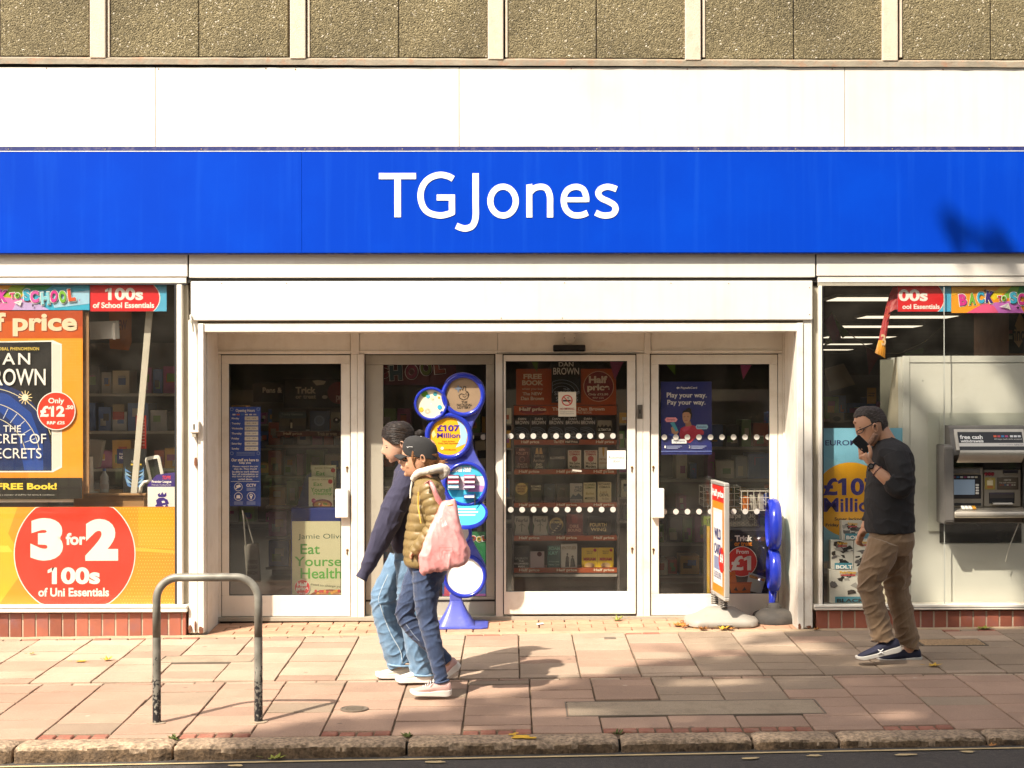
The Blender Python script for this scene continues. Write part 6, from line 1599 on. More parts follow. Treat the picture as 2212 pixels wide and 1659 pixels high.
# --- bunting, signs and boards inside, high up
def cflag(label, pts, Y, mat): return flag(label, [cl(*q) for q in pts], Y, mat)
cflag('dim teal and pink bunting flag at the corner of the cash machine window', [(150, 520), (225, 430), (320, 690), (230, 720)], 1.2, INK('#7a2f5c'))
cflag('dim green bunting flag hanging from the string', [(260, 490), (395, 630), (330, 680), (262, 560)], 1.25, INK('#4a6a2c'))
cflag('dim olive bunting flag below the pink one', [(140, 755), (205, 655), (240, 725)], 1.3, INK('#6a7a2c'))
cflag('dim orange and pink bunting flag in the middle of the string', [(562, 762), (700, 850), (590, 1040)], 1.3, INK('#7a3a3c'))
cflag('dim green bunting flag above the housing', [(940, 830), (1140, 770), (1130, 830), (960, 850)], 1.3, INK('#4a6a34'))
m = MB(); m.tube([Vector((PX(cl(*q)[0], 1.28), 1.28, PZ(cl(*q)[1], 1.28))) for q in ((130, 510), (225, 420), (300, 540), (430, 660), (560, 760), (700, 830), (900, 830), (1140, 720), (1330, 560))], .004, 5)
obj1('bunting_string', 'pale string carrying the dim bunting flags', 'string', m, M('string', (.3, .28, .22), .8))
b = Poster('hanging_sign', 'dark sign with a pale pen nib shape high above the cash machine', 'sign', (2182, 680, 2262, 765), 1.5, INK('#17130f')); b.poly([(2206, 676), (2200, 690), (2191, 718), (2193, 738), (2204, 752), (2212, 738), (2216, 718), (2214, 690)], INK('#c0a074')); b.text('finc', 2191, 706, 2215, 738, CK, bold=.02); b.rect(2182, 714, 2190, 722, INK('#7a2a34')); b.rect(2182, 726, 2190, 734, INK('#8a8478')); b.done()
b = Poster('shelf_sign', 'dim yellow sign reading change plans on the card shelving', 'sign', cl(572, 1172) + cl(662, 1330), 2.2, INK('#b8862a')); b.text('change', *(cl(578, 1218) + cl(650, 1236)), CK, bold=.02); b.text('plans', *(cl(578, 1242) + cl(640, 1262)), CK, bold=.03); b.done()
for (nm, lb, q, cols) in (('animal_print', 'dim framed animal print low on the card shelving', (200, 1420, 340, 1520), '#8a8070'), ('animal_print', 'dim dark framed print beside the animal print', (345, 1420, 440, 1495), '#3c342c')):
    b = Poster(nm, lb, 'picture', cl(q[0], q[1]) + cl(q[2], q[3]), 2.4, INK(cols)); x0, y0 = cl(q[0], q[1]); x1, y1 = cl(q[2], q[3]); b.disc((x0+x1)/2, y0 + (y1-y0)*.6, (x1-x0)*.28, CK, ry=(y1-y0)*.25); b.done()
m = MB(); m.prism([(PX(cl(*q)[0], 2.0), PZ(cl(*q)[1], 2.0)) for q in ((150, 985), (340, 930), (455, 1140), (210, 1205))], 2.0, 2.03)
obj1('hanging_board', 'dim tilted cardboard panel hanging inside the cash machine window', 'board', m, M('dim_card', (.22, .18, .13), .8))

# ================================================================ outside: lottery stands, pavement sign, cycle stand, leaves
LB = M('lottery_blue_plastic', (.06, .075, .36), .38, var=.06, dirt=(.25, .25, .4), dscale=10, damount=.25)
LBR = M('lottery_rim_blue', (.015, .03, .33), .18, var=.03)
st = lambda x, y: (756 + x*.4229, 675 + y*.4229)
YL = .30
ls = thing('lottery_stand', 'tall blue lottery stand of linked discs with £107 Million panel and conical foot', 'stand', (PX(990, YL), YL, gz(PX(990, YL), YL)))
TH = .06
def sd(x, y): return st(x, y)
outl = spline([(472, 395), (490, 345), (535, 312), (590, 306), (645, 326), (682, 370), (692, 430), (668, 500), (634, 560), (622, 610), (628, 680), (655, 750), (690, 810), (703, 880), (690, 950), (655, 1000), (628, 1060), (618, 1110), (628, 1170), (660, 1230), (690, 1290), (697, 1350), (680, 1410), (640, 1445), (590, 1453), (530, 1440), (490, 1395), (474, 1340), (480, 1280), (500, 1230), (516, 1170), (512, 1100), (490, 1020), (470, 950), (462, 870), (470, 800), (470, 750), (430, 720), (395, 680), (382, 625), (392, 580), (430, 540), (475, 510), (490, 470)], 4)
m = MB(); m.prism([(PX(sd(p.x, p.y)[0], YL), PZ(sd(p.x, p.y)[1], YL)) for p in outl], YL, YL + TH)
m.build('body', LB, ls, bevel=.012, segs=2)
def rimdisc(x, y, ro, ri, faceM, name, proud=.02, flat_=0.0):
    c = st(x, y); cc = PP(c[0], c[1], YL); k = .4229/sc(YL); ro, ri = ro*k, ri*k
    w = ro - ri; mm_ = MB(); 
    mm_.lathe([(ri - .002, .0), (ri, proud), (ri + w*.3, proud + .012), (ri + w*.7, proud + .012), (ro, proud), (ro + .003, 0), (ro, -.03)], cc, 48, 'y')
    rm = mm_.build('rim', LBR, ls, smooth=True, angle=60)
    f = MB(); f.lathe([(ri - .001, 0), (ri - .001, proud * .5), (.001, proud * .5 + .0002)], cc, 48, 'y'); fo = f.build(name, faceM, ls)
    return c, cc, k, YL - proud*.5
DISCM = M('smoked_bowl', (.27, .19, .12), .18, var=.1)
c, cc, k, yf = rimdisc(579, 422, 112, 89, DISCM, 'bowl')
p = Poster('x', None, None, (c[0] - 1, c[1] - 1, c[0] + 1, c[1] + 1), yf - .001, DISCM, parent=ls, sheetname='emblem_pin', thick=.001)
T_ = lambda x, y: st(x, y)
p.text('THE', *(T_(569, 452) + T_(600, 463)), CK, bold=.02); p.text('NATIONAL', *(T_(546, 465) + T_(624, 477)), CK, bold=.02); p.text('LOTTERY', *(T_(549, 479) + T_(616, 491)), CK, bold=.02)
p.line([T_(*q) for q in ((565, 400), (560, 382), (568, 378), (576, 398), (582, 376), (592, 378), (590, 400), (602, 405), (608, 418), (600, 438), (580, 446), (562, 438), (556, 424), (568, 414), (586, 420))], 1.2, CK)
p.line([T_(575, 425), T_(582, 432), T_(594, 428)], 1, CK); p.ring(*T_(598, 415), 2.4, 3.4, CK, seg=14)
p.poly([T_(*q) for q in ((532, 388), (548, 382), (552, 366), (558, 380), (574, 388), (558, 394), (553, 410), (547, 394))], INK('#6a7480'))
p.done()
c, cc, k, yf = rimdisc(415, 466, 86, 72, INK('#efe6c8'), 'face', .03)
p = Poster('x', None, None, (c[0] - 1, c[1] - 1, c[0] + 1, c[1] + 1), yf - .001, CW, parent=ls, sheetname='print_pin', thick=.001)
for (x, y, r_, cl_) in ((381, 415, 7, '#6aa82c'), (399, 428, 4.5, '#5cb8d8'), (435, 416, 4.5, '#48a0a8'), (455, 434, 2.6, '#e0b030'), (364, 495, 5, '#e8c040'), (458, 483, 5, '#38b0d0'), (470, 512, 4, '#2038a8'), (420, 440, 3, '#d8d0b0')): p.disc(*T_(x, y), r_, INK(cl_), seg=18)
for r_ in (3, 5): p.ring(*T_(396, 503), r_, r_ + .7, INK('#b0a480'), seg=16)
p.done()
c, cc, k, yf = rimdisc(505, 632, 121, 96, INK('#f5b41a'), 'face', .02)
p = Poster('x', None, None, (c[0] - 1, c[1] - 1, c[0] + 1, c[1] + 1), yf - .001, INK('#f5b41a'), parent=ls, sheetname='print_pin', thick=.001)
p.poly([T_(*q) for q in ((545, 545), (585, 580), (600, 625), (590, 670), (540, 690), (565, 640), (560, 590))], INK('#a8d4ec')); p.poly([T_(*q) for q in ((412, 615), (430, 600), (440, 625), (425, 640))], INK('#f8d890'))
p.text('£107', *T_(444, 574), *T_(560, 607), INK('#4a2a90'), bold=.04); p.text('Million', *T_(444, 614), *T_(562, 640), INK('#4a2a90'), bold=.02)
p.text('Super Jackpot', *T_(470, 653), *T_(536, 662), INK('#a8641c'), bold=.02); p.text('Friday 26th September', *T_(450, 663), *T_(555, 673), INK('#a8641c'), bold=.02); p.text('EUROMILLIONS', *T_(482, 696), *T_(540, 703), INK('#a8641c'), bold=.02); p.disc(*T_(471, 693), 3.4, INK('#fdeccb'), seg=14); p.done()
m = MB(); A_, C_ = T_(530, 730), T_(598, 746); lb_ = MB().pbox(*A_, *C_, YL - .004, .004).build('info_sticker', INK('#2a2f88'), ls)
c, cc, k, yf = rimdisc(590, 876, 114, 97, INK('#4cc0e0'), 'face', .02)
p = Poster('x', None, None, (c[0] - 1, c[1] - 1, c[0] + 1, c[1] + 1), yf - .001, CW, parent=ls, sheetname='print_pin', thick=.001)
p.poly([T_(*q) for q in ((498, 840), (684, 836), (687, 876), (683, 900), (610, 905), (498, 905))], INK('#ecdfe6')); p.poly([T_(*q) for q in ((620, 880), (685, 885), (676, 915), (600, 915))], INK('#c890c8')); p.poly([T_(*q) for q in ((497, 905), (560, 905), (530, 952))], INK('#2aa4d0')); p.poly([T_(*q) for q in ((575, 930), (672, 916), (620, 962), (580, 968))], INK('#2f9ccc'))
p.text('CHOOSE YOUR', *T_(513, 788), *T_(621, 801), CW, bold=.035); p.text('GAMES HERE', *T_(519, 801), *T_(617, 814), CW, bold=.035)
for (x, y) in ((642, 832), (640, 864)): p.text('EURO', *T_(x, y), *T_(x + 22, y + 5), CK)
p.done()
SL = INK('#e8e4e4')
for (x, y, cm) in ((499, 830, '#7a3a5c'), (581, 830, '#b04a7c'), (499, 855, '#c03a5c'), (581, 855, '#7a3050'), (499, 880, '#3a8aa8'), (581, 880, '#6a3a7c'), (581, 930, '#2a4a90')):
    A_, C_ = T_(x, y), T_(x + 58, y + 22); bxx = MB().pbox(A_[0], A_[1], C_[0], C_[1], YL - .055, .045).build('leaflet_pocket', INK(cm), ls, bevel=.003)
    MB().pbox(A_[0] + 1, A_[1] + 2.2, C_[0] - 1, C_[1] - 2.4, YL - .059, .006).build('leaflets', SL, bxx, bevel=.001)
# writing tray: a tilted oval shelf
m = MB(); cx_, cz_ = PX(1007, YL - .1), PZ(1112, YL - .1); ra = []
tr_ = []
for (r_, h_) in ((1.0, 0), (1.0, .018), (.93, .024), (.9, .016)):
    tr_.append([(cx_ + .168*r_*math.cos(t), YL - .10 + .15*r_*math.sin(t), cz_ + h_ + .10*r_*math.sin(t)) for t in [2*math.pi*i/40 for i in range(40)]])
m.loft(tr_); tray = m.build('writing_tray', LBR, ls, smooth=True, angle=50)
m = MB(); m.add([(cx_ + .148*math.cos(t), YL - .10 + .132*math.sin(t), cz_ + .0175 + .088*math.sin(t)) for t in [2*math.pi*i/40 for i in range(40)]], [tuple(range(40))]); m.build('tray_print', INK('#48b4dc'), tray)
for i in range(3):
    m = MB(); y_ = -.03 + .03*i; m.add([(cx_ + sx*(.09 - .02*abs(i-1)), YL - .10 + y_ + dy, cz_ + .0185 + (y_ + dy)*.667) for sx, dy in ((-1, 0), (1, 0), (1, .012), (-1, .012))], [(0, 1, 2, 3)]); m.build('tray_lettering', CW, tray)
m = MB(); m.tube([PP(*T_(637, 925), YL - .06), PP(*T_(638, 985), YL - .07)], .005, 8); m.build('pen', BLACKG, ls)
c, cc, k, yf = rimdisc(560, 1125, 62, 46, INK('#d8d4cc'), 'face', .01)
c, cc, k, yf = rimdisc(585, 1345, 112, 93, INK('#f4f0ea'), 'face', .02)
A_, C_ = T_(508, 1440), T_(570, 1485); MB().pbox(*A_, *C_, YL - .02, .07).build('neck', LB, ls, bevel=.006)
zt_, zb_ = PZ(st(0, 1472)[1], YL), gz(PX(990, YL), YL) + .008; cx_ = PX(985, YL)
m = MB(); ra = []
for i in range(11):
    t_ = i/10; hw = .05 + (.155 - .05)*t_**1.25; hd_ = .045 + (.14 - .045)*t_**1.25; z = zt_ + (zb_ - zt_)*t_
    ra.append([(cx_ + hw*max(-1, min(1, 1.25*math.cos(a)))*1.0, YL + .01 + hd_*max(-1, min(1, 1.25*math.sin(a))), z) for a in [2*math.pi*i/28 for i in range(28)]])
m.loft(ra); m.build('foot_cone', LB, ls, smooth=True, angle=40)
m = MB(); m.prism([(0, 0)] * 3, 0, 0) if False else None
pts = [(cx_ + (.25 if abs(math.cos(a)) > .2 else .2)*max(-1, min(1, 1.3*math.cos(a))), YL + .0 + .18*max(-1, min(1, 1.3*math.sin(a)))) for a in [2*math.pi*i/36 for i in range(36)]]
m = MB(); m.loft([[(x, y, gz(x, y) + .006) for x, y in pts], [(x, y, gz(x, y) + .018) for x, y in pts]]); m.build('base_plate', LB, ls, bevel=.002)

# second stand seen edge-on, on a rubber dome
X2, Y2_ = PX(1671, .36), .36
l2 = thing('lottery_stand', 'narrow blue double disc stand seen edge-on on a black rubber dome foot', 'stand', (X2, Y2_, gz(X2, Y2_)))
s2 = sc(Y2_)
def edge_disc(y0, y1, hw, name):
    zc = (PZ(y0, Y2_) + PZ(y1, Y2_))/2; r_ = (PZ(y0, Y2_) - PZ(y1, Y2_))/2; m = MB(); seg = 36; k_ = hw
    prof = [(.0, -k_*.6), (r_*.78, -k_*.6), (r_*.84, -k_), (r_*.95, -k_*.75), (r_, 0), (r_*.95, k_*.75), (r_*.84, k_), (r_*.78, k_*.6), (0, k_*.6)]
    ang = R(-3); ca, sa = math.cos(ang), math.sin(ang)
    rings = []
    for (rr_, h_) in prof:
        rings.append([(X2 + ca*h_ - sa*rr_*math.cos(t), Y2_ + sa*h_ + ca*rr_*math.cos(t), zc + rr_*math.sin(t)) for t in [2*math.pi*i/seg for i in range(seg)]])
    m.loft(rings, caps=False); o = m.build(name, LBR, l2, smooth=True, angle=55)
    f = MB(); f.loft([[(X2 + ca*h_ - sa*rr_*math.cos(t), Y2_ + sa*h_ + ca*rr_*math.cos(t), zc + rr_*math.sin(t)) for t in [2*math.pi*i/seg for i in range(seg)]] for rr_, h_ in ((.001, k_*.64), (r_*.79, k_*.64))], caps=False); f.build('face', INK('#9ccdd8'), o)
edge_disc(1077, 1192, .048, 'upper_disc'); edge_disc(1184, 1281, .044, 'lower_disc')
m = MB(); m.tube([PP(1670, 1276, Y2_), PP(1668, 1300, Y2_), PP(1667, 1314, Y2_)], [.034, .026, .03], 16); m.build('stem', LBR, l2, smooth=True)
m = MB(); zb_ = gz(X2, Y2_) + .003
m.lathe([(.18, 0), (.182, .03), (.16, .07), (.10, .098), (.055, .108), (.05, .135), (.036, .15), (.0, .15)], (X2 + .0, Y2_ - .02, zb_), 32); m.build('rubber_base', M('black_rubber_dome', (.042, .037, .032), .8, var=.15, dirt=(.09, .075, .06), dscale=9, damount=.6, bump=.2), l2, smooth=True, angle=60)

# pavement A-board turned side-on
XA, YA_ = PX(1556, .26), .26
sb = thing('pavement_sign', 'pavement sign in a silver frame turned side-on with an orange half price book poster', 'sign', (XA, YA_, gz(XA, YA_)))
pan = Poster('x', None, None, (0, 0, 1, 1), 0, CW, parent=bpy.data.objects.new('panel', None), sheetname='tmp')
pan_root = pan.root; COL.objects.link(pan_root); pan_root.parent = sb; pan_root.location = (-.005, -.01, 0)
bpy.data.objects.remove(pan.sheet)
W2, zB, zT = .27, .215, 1.125
SILV = M('silver_frame', (.52, .50, .46), .35, metal=.5, var=.05)
base_w = wloc(pan_root)
def lp(x, y, z): return (base_w.x + x, base_w.y + y, base_w.z + z)      # panel built facing the street, then turned on its root
m = MB(); B0 = base_w
for (x0, x1, z0, z1) in ((-W2, W2, zT - .03, zT), (-W2, W2, zB, zB + .03), (-W2, -W2 + .03, zB + .03, zT - .03), (W2 - .03, W2, zB + .03, zT - .03)): m.box(B0.x + x0, B0.x + x1, B0.y - .02, B0.y + .02, B0.z + z0, B0.z + z1)
m.build('frame', SILV, pan_root, bevel=.006)
m = MB(); m.box(B0.x - W2 + .031, B0.x + W2 - .031, B0.y - .012, B0.y + .012, B0.z + zB + .031, B0.z + zT - .031); m.build('poster_sheet', INK('#f08a1c'), pan_root)
pr, le = MB(), MB(); 
def prect(u0, v0, u1, v1, mat, k): 
    x0, x1 = B0.x - W2 + .03 + u0*(2*W2 - .06), B0.x - W2 + .03 + u1*(2*W2 - .06); z0, z1 = B0.z + zB + .03 + v0*(zT - zB - .06), B0.z + zB + .03 + v1*(zT - zB - .06)
    pr.use(mat).flat([(x0, z0), (x1, z0), (x1, z1), (x0, z1)], B0.y - .0125 - .0006*k)
def ptext(s_, u0, v0, u1, v1, mat, bold=0, rot=0):
    vs, fs = text_geo(s_, bold); a0 = min(v[0] for v in vs); a1 = max(v[0] for v in vs); b0 = min(v[1] for v in vs); b1 = max(v[1] for v in vs)
    out = []
    for v in vs:
        u = u0 + (v[0]-a0)/(a1-a0)*(u1-u0); w_ = v0 + (v[1]-b0)/(b1-b0)*(v1-v0)
        out.append((B0.x - W2 + .03 + u*(2*W2 - .06), B0.y - .0165, B0.z + zB + .03 + w_*(zT - zB - .06)))
    le.use(mat).add(out, fs)
prect(0, .85, 1, 1, INK('#d8261c'), 1); ptext('Half price', .04, .875, .96, .96, CW, .04)
prect(.1, .08, .84, .78, INK('#e6e2da'), 2); prect(.14, .11, .80, .75, INK('#f2efe8'), 3); ptext('WILD', .2, .5, .74, .6, INK('#3a3a7a'), .03); ptext('CARD', .2, .36, .74, .46, INK('#3a3a7a'), .03); ptext('ELSIE SILVER', .2, .14, .74, .2, INK('#5a5a8a'), .01); prect(.18, .22, .76, .34, INK('#8a92b4'), 4)
pr.use(INK('#d8261c')).flat([(B0.x + .13 + .10*math.cos(t), B0.z + .52 + .10*math.sin(t)) for t in [2*math.pi*i/28 for i in range(28)]], B0.y - .0157); ptext('£4', .66, .3, .9, .38, CW, .05)
pr.build('print', None, pan_root); le.build('lettering', None, pan_root)
pan_root.rotation_euler.z = R(-86)
# springs and base
for dy in (-.12, .10):
    m = MB(); m.tube([(XA - .012 + .02*dy*0 + .024*math.cos(t) - dy*.2, YA_ + dy + .024*math.sin(t), gz(XA, YA_) + .145 + .085*t/(2*math.pi*5)) for t in [2*math.pi*5*i/70 for i in range(71)]], .006, 6)
    m.build('spring', M('spring_steel', (.12, .11, .10), .4, metal=.7, var=.1), sb, smooth=True)
BASEM = M('white_plastic_base', (.31, .285, .245), .55, var=.06, dirt=(.26, .22, .17), dscale=6, damount=.5)
m = MB(); ra = []
for (k_, h_, e_) in ((.95, 0, 3.2), (1.0, .010, 3.2), (1.0, .040, 3.2), (.95, .058, 3.0), (.70, .082, 2.6), (.50, .118, 2.2), (.40, .135, 2), (.30, .138, 2)):
    ring = []
    for i in range(56):
        a = 2*math.pi*i/56; c, s_ = math.cos(a), math.sin(a); notch = 1 - .10*math.exp(-((abs(s_) - .99)/.12)**2)*(1 if k_ > .6 else 0)
        ring.append((XA + .285*k_*math.copysign(abs(c)**(2/e_), c), YA_ - .02 + .235*k_*notch*math.copysign(abs(s_)**(2/e_), s_), gz(XA, YA_) + h_ + .002))
    ra.append(ring)
m.loft(ra); bs = m.build('base', BASEM, sb, smooth=True, angle=50)
m = MB(); m.box(XA - .06, XA + .06, YA_ - .258, YA_ - .235, gz(XA, YA_) + .022, gz(XA, YA_) + .036); m.build('grip_slot', M('slot_shadow_grey', (.2, .185, .16), .7), bs, bevel=.006)

# cycle stand
GALV = M('galvanised_tube', (.19, .178, .15), .5, metal=.3, var=.12, vscale=20, dirt=(.16, .14, .11), dscale=14, damount=.5, bump=.08)
def chipped():
    m_ = bpy.data.materials.new('chipped_black_paint'); m_.use_nodes = True; nt = m_.node_tree; N = nt.nodes; L = nt.links; b_ = N['Principled BSDF']
    tc = N.new('ShaderNodeTexCoord'); no = N.new('ShaderNodeTexNoise'); no.inputs['Scale'].default_value = 55; no.inputs['Detail'].default_value = 6; L.new(tc.outputs['Object'], no.inputs['Vector'])
    sx = N.new('ShaderNodeSeparateXYZ'); L.new(tc.outputs['Object'], sx.inputs[0])
    mr = N.new('ShaderNodeMapRange'); mr.inputs['From Min'].default_value = .02; mr.inputs['From Max'].default_value = .5; mr.inputs['To Min'].default_value = .10; mr.inputs['To Max'].default_value = -.22; L.new(sx.outputs['Z'], mr.inputs['Value'])
    ad = N.new('ShaderNodeMath'); L.new(no.outputs['Fac'], ad.inputs[0]); L.new(mr.outputs[0], ad.inputs[1])
    gt = N.new('ShaderNodeMath'); gt.operation = 'GREATER_THAN'; gt.inputs[1].default_value = .5; L.new(ad.outputs[0], gt.inputs[0])
    n2 = N.new('ShaderNodeTexNoise'); n2.inputs['Scale'].default_value = 9; n2.inputs['Detail'].default_value = 5; L.new(tc.outputs['Object'], n2.inputs['Vector'])
    cr = N.new('ShaderNodeValToRGB'); cr.color_ramp.elements[0].color = (.12, .11, .09, 1); cr.color_ramp.elements[1].color = (.30, .285, .24, 1); cr.color_ramp.elements[0].position = .3; cr.color_ramp.elements[1].position = .7; L.new(n2.outputs['Fac'], cr.inputs[0])
    mx = N.new('ShaderNodeMix'); mx.data_type = 'RGBA'; L.new(gt.outputs[0], mx.inputs['Factor']); L.new(cr.outputs[0], mx.inputs[6]); mx.inputs[7].default_value = (.018, .018, .02, 1)
    L.new(mx.outputs[2], b_.inputs['Base Color']); b_.inputs['Roughness'].default_value = .5; b_.inputs['Metallic'].default_value = .25
    return m_
CHIP = chipped()
YC0 = -2.83
xa, xb = PX(339, YC0), PX(558, YC0); zt = PZ(1245.5, YC0); rr_ = .024; rad = .13
cs = thing('cycle_stand', 'grey steel hoop cycle stand with chipped black paint on its legs', 'cycle stand', ((xa+xb)/2, YC0, gz((xa+xb)/2, YC0)))
ga, gb = gz(xa, YC0), gz(xb, YC0)
path = [(xa, YC0, zt - .35)] + [(xa + rad - rad*math.cos(t), YC0, zt - rad + rad*math.sin(t)) for t in [R(10*i) for i in range(10)]] + [(xb - rad + rad*math.sin(t), YC0, zt - rad + rad*math.cos(t)) for t in [R(10*i) for i in range(10)]] + [(xb, YC0, zt - .35)]
MB().tube(path, rr_, 16).build('hoop', CHIP, cs, smooth=True)
for x, g in ((xa, ga), (xb, gb)):
    MB().tube([(x, YC0, g - .05), (x, YC0, (g + zt - .35)/2), (x, YC0, zt - .35)], rr_ + .0006, 16).build('leg', CHIP, cs, smooth=True, angle=60)
    m = MB(); m.lathe([(.055, -.02), (.055, .004), (.03, .006)], (x, YC0, g), 8); m.build('footing', COVER, cs)

# fallen leaves, weeds and scraps
LY, LG, LO = M('fallen_leaf_yellow', (.50, .30, .03), .6, var=.3, vscale=30), M('fallen_leaf_green', (.20, .21, .03), .6, var=.3, vscale=30), M('fallen_leaf_brown', (.36, .15, .03), .7, var=.3, vscale=30)
def leafobj(label, dx, Y, size, mat, rot, curl=.25, road=False, lift=.006):
    x = PX(dx, Y); z = (roadz(x, Y) if road else gz(x, Y)) + lift; m = MB(); n = 14; ring = []
    for i in range(n):
        a = 2*math.pi*i/n; rr_ = size*(1.0 if i % 2 == 0 else .55)*(1 + .35*math.cos(a)); ring.append((rr_*math.cos(a), rr_*.8*math.sin(a)))
    ca, sa = math.cos(rot), math.sin(rot); vs = [(x, Y, z + .001)]
    for (u, v) in ring: vs.append((x + u*ca - v*sa, Y + u*sa + v*ca, z + curl*size*((abs(v)/size)**2 + .35*(u/size)**2) + .001))
    m.add(vs, [(0, 1 + i, 1 + (i+1) % n) for i in range(n)])
    m.tube([(x - size*ca, Y - size*sa, z + curl*size*.4), (x - size*1.7*ca, Y - size*1.7*sa, z + curl*size*.7)], .0012, 4)
    obj1('fallen_leaf', label, 'leaf', m, mat, group='fallen leaves')
def yrow(dy):     # depth on the pavement for a pixel row
    return FPX * (CAMZ + .022 - 0.36 + 0.36) / (dy - YH + FPX*.03) * 1.0 - DIST + 0.0 if False else (DIST*600.0/(dy - 760.0) - DIST)
for (lb, x, y, s_, mt, ro, cu, rd_) in (
    ('small greenish leaf on the pavement near the tiled plinth', 69, 1397, .028, LG, .5, .5, 0), ('flat yellow leaf on the pavement below the 3 for 2 poster', 173, 1414, .05, LY, 0, .15, 0), ('curled yellow leaf beside the flat one below the 3 for 2 poster', 232, 1412, .045, LY, 1.2, .8, 0),
    ('green leaf lying in the road by the kerb', 590, 1640, .055, LG, .2, .6, 1), ('crumpled dark green leaf in front of the sliding door', 1333, 1339, .05, LG, .9, 1.2, 0), ('yellowish leaf against the threshold of the sliding door', 1347, 1334, .05, LY, 2.2, .6, 0),
    ('big yellow green leaf on the pavement under the cash machine', 2123, 1364, .075, LG, .1, .3, 0), ('bright yellow leaf on the pavement behind the man', 2016, 1443, .055, LY, .2, .4, 0), ('orange leaf lying in the road near the kerb end', 2143, 1619, .03, LO, .5, .5, 1),
    ('brown leaf on the pavement by the shop wall', 1763, 1363, .03, LO, .2, .9, 0), ('tiny brown scrap leaf beside the pavement sign foot', 1755, 1352, .03, LO, 1, .8, 0)):
    leafobj(lb, x, yrow(y) if not rd_ else -3.43, s_, mt, ro, cu, bool(rd_))
for i in range(13):
    x = rp.uniform(1450, 1500) if i < 8 else rp.uniform(1490, 1600)
    leafobj('%s leaf in the drift round the pavement sign foot' % (('curled orange', 'flat yellow', 'torn brown', 'pale yellow', 'dark orange', 'small brown', 'large yellow', 'crisp brown', 'broken yellow', 'thin brown', 'bent orange', 'dull yellow', 'tiny orange')[i]), x, rp.uniform(.02, .40) if i < 8 else rp.uniform(-.05, .0), rp.uniform(.03, .055), (LO, LY, LO, LY)[i % 4], rp.uniform(0, 6), rp.uniform(.3, 1), False, .012)
m = MB(); m.obox((PX(1166, .3), .3, gz(0, .3) + .014), (.025, .006, .003), (-.004, .018, .0), (0, 0, .002)); obj1('paper_scrap', 'scrap of white paper on the tiles before the sliding door', 'paper', m, CW)
WEED = M('kerb_weed', (.08, .10, .02), .8, var=.3)
for (lb, x, n) in (('small green weed growing in the kerb joint near the cycle stand', 377, 26), ('small green weed in the kerb joint below the two women', 880, 22), ('little dry weed in the kerb joint below the sliding door', 1336, 14)):
    m = MB(); X = PX(x, -3.2); Yw = -3.20
    for i in range(n):
        a = rp.uniform(0, 6.28); l = rp.uniform(.02, .045); d = Vector((math.cos(a), math.sin(a)*.6, rp.uniform(.25, .8))).normalized()*l; p0 = Vector((X + rp.uniform(-.02, .02), Yw + rp.uniform(-.02, .02), gz(X, Yw) - .004)); sd_ = Vector((-math.sin(a), math.cos(a), 0))*.006
        m.add([p0 - sd_, p0 + sd_, p0 + d*.6 + sd_, p0 + d, p0 + d*.6 - sd_], [(0, 1, 2, 3, 4)])
    obj1('weed', lb, 'plant', m, WEED)
# ================================================================ people
DG = None
def crom(pts, step, dist):
    """dense Catmull-Rom through tuples; dist(p, q) gives the length between two knots"""
    out = []
    for i in range(len(pts) - 1):
        p0, p1, p2, p3 = pts[max(i-1, 0)], pts[i], pts[i+1], pts[min(i+2, len(pts)-1)]
        n = max(2, int(dist(p1, p2)/step))
        for j in range(n):
            t = j/n; a = []
            for k in range(len(p1)):
                v = 0.5*((2*p1[k]) + (-p0[k]+p2[k])*t + (2*p0[k]-5*p1[k]+4*p2[k]-p3[k])*t*t + (-p0[k]+3*p1[k]-3*p2[k]+p3[k])*t**3)
                a.append(v)
            out.append(tuple(a))
    out.append(pts[-1]); return out
def limb(mb, pts, bulge=None, seg=18, step=.010, flat=1.0):
    """pts: (pixel x, pixel y, depth Y, radius in px)"""
    P3 = [tuple(PP(x, y, Y)) + (r/sc(Y),) for x, y, Y, r in pts]
    D = crom(P3, step, lambda a, b: math.dist(a[:3], b[:3]))
    L = 0; rad = []
    for i, d in enumerate(D):
        if i: L += math.dist(d[:3], D[i-1][:3])
        rad.append(max(.003, d[3]) + (bulge(L) if bulge else 0))
    mb.tube([d[:3] for d in D], rad, seg, flat=flat)
def torso(mb, secs, Y, bulge=None, n=36, step=.010, pw=2.4, skew=0.0):
    """secs: (pixel y, front x, back x, half width in m, depth offset)"""
    S = sc(Y); Q = [(y/S, a/S, b_/S, w, o) for (y, a, b_, w, o) in secs]
    D = crom(Q, step, lambda a, b: abs(a[0]-b[0]))
    rings = []
    for (y, a, b_, w, o) in D:
        z = CAMZ + YH/S - y; e = bulge(z) if bulge else 0
        cx_ = (a+b_)/2 - CX/S; ra = (b_-a)/2 + e; w += e; ring = []
        for i in range(n):
            t = 2*math.pi*i/n; c, s_ = math.cos(t), math.sin(t)
            ring.append((cx_ + ra*math.copysign(abs(c)**(2/pw), c), Y + o + w*math.copysign(abs(s_)**(2/pw), s_), z + skew*ra*c))
        rings.append(ring)
    mb.loft(rings)
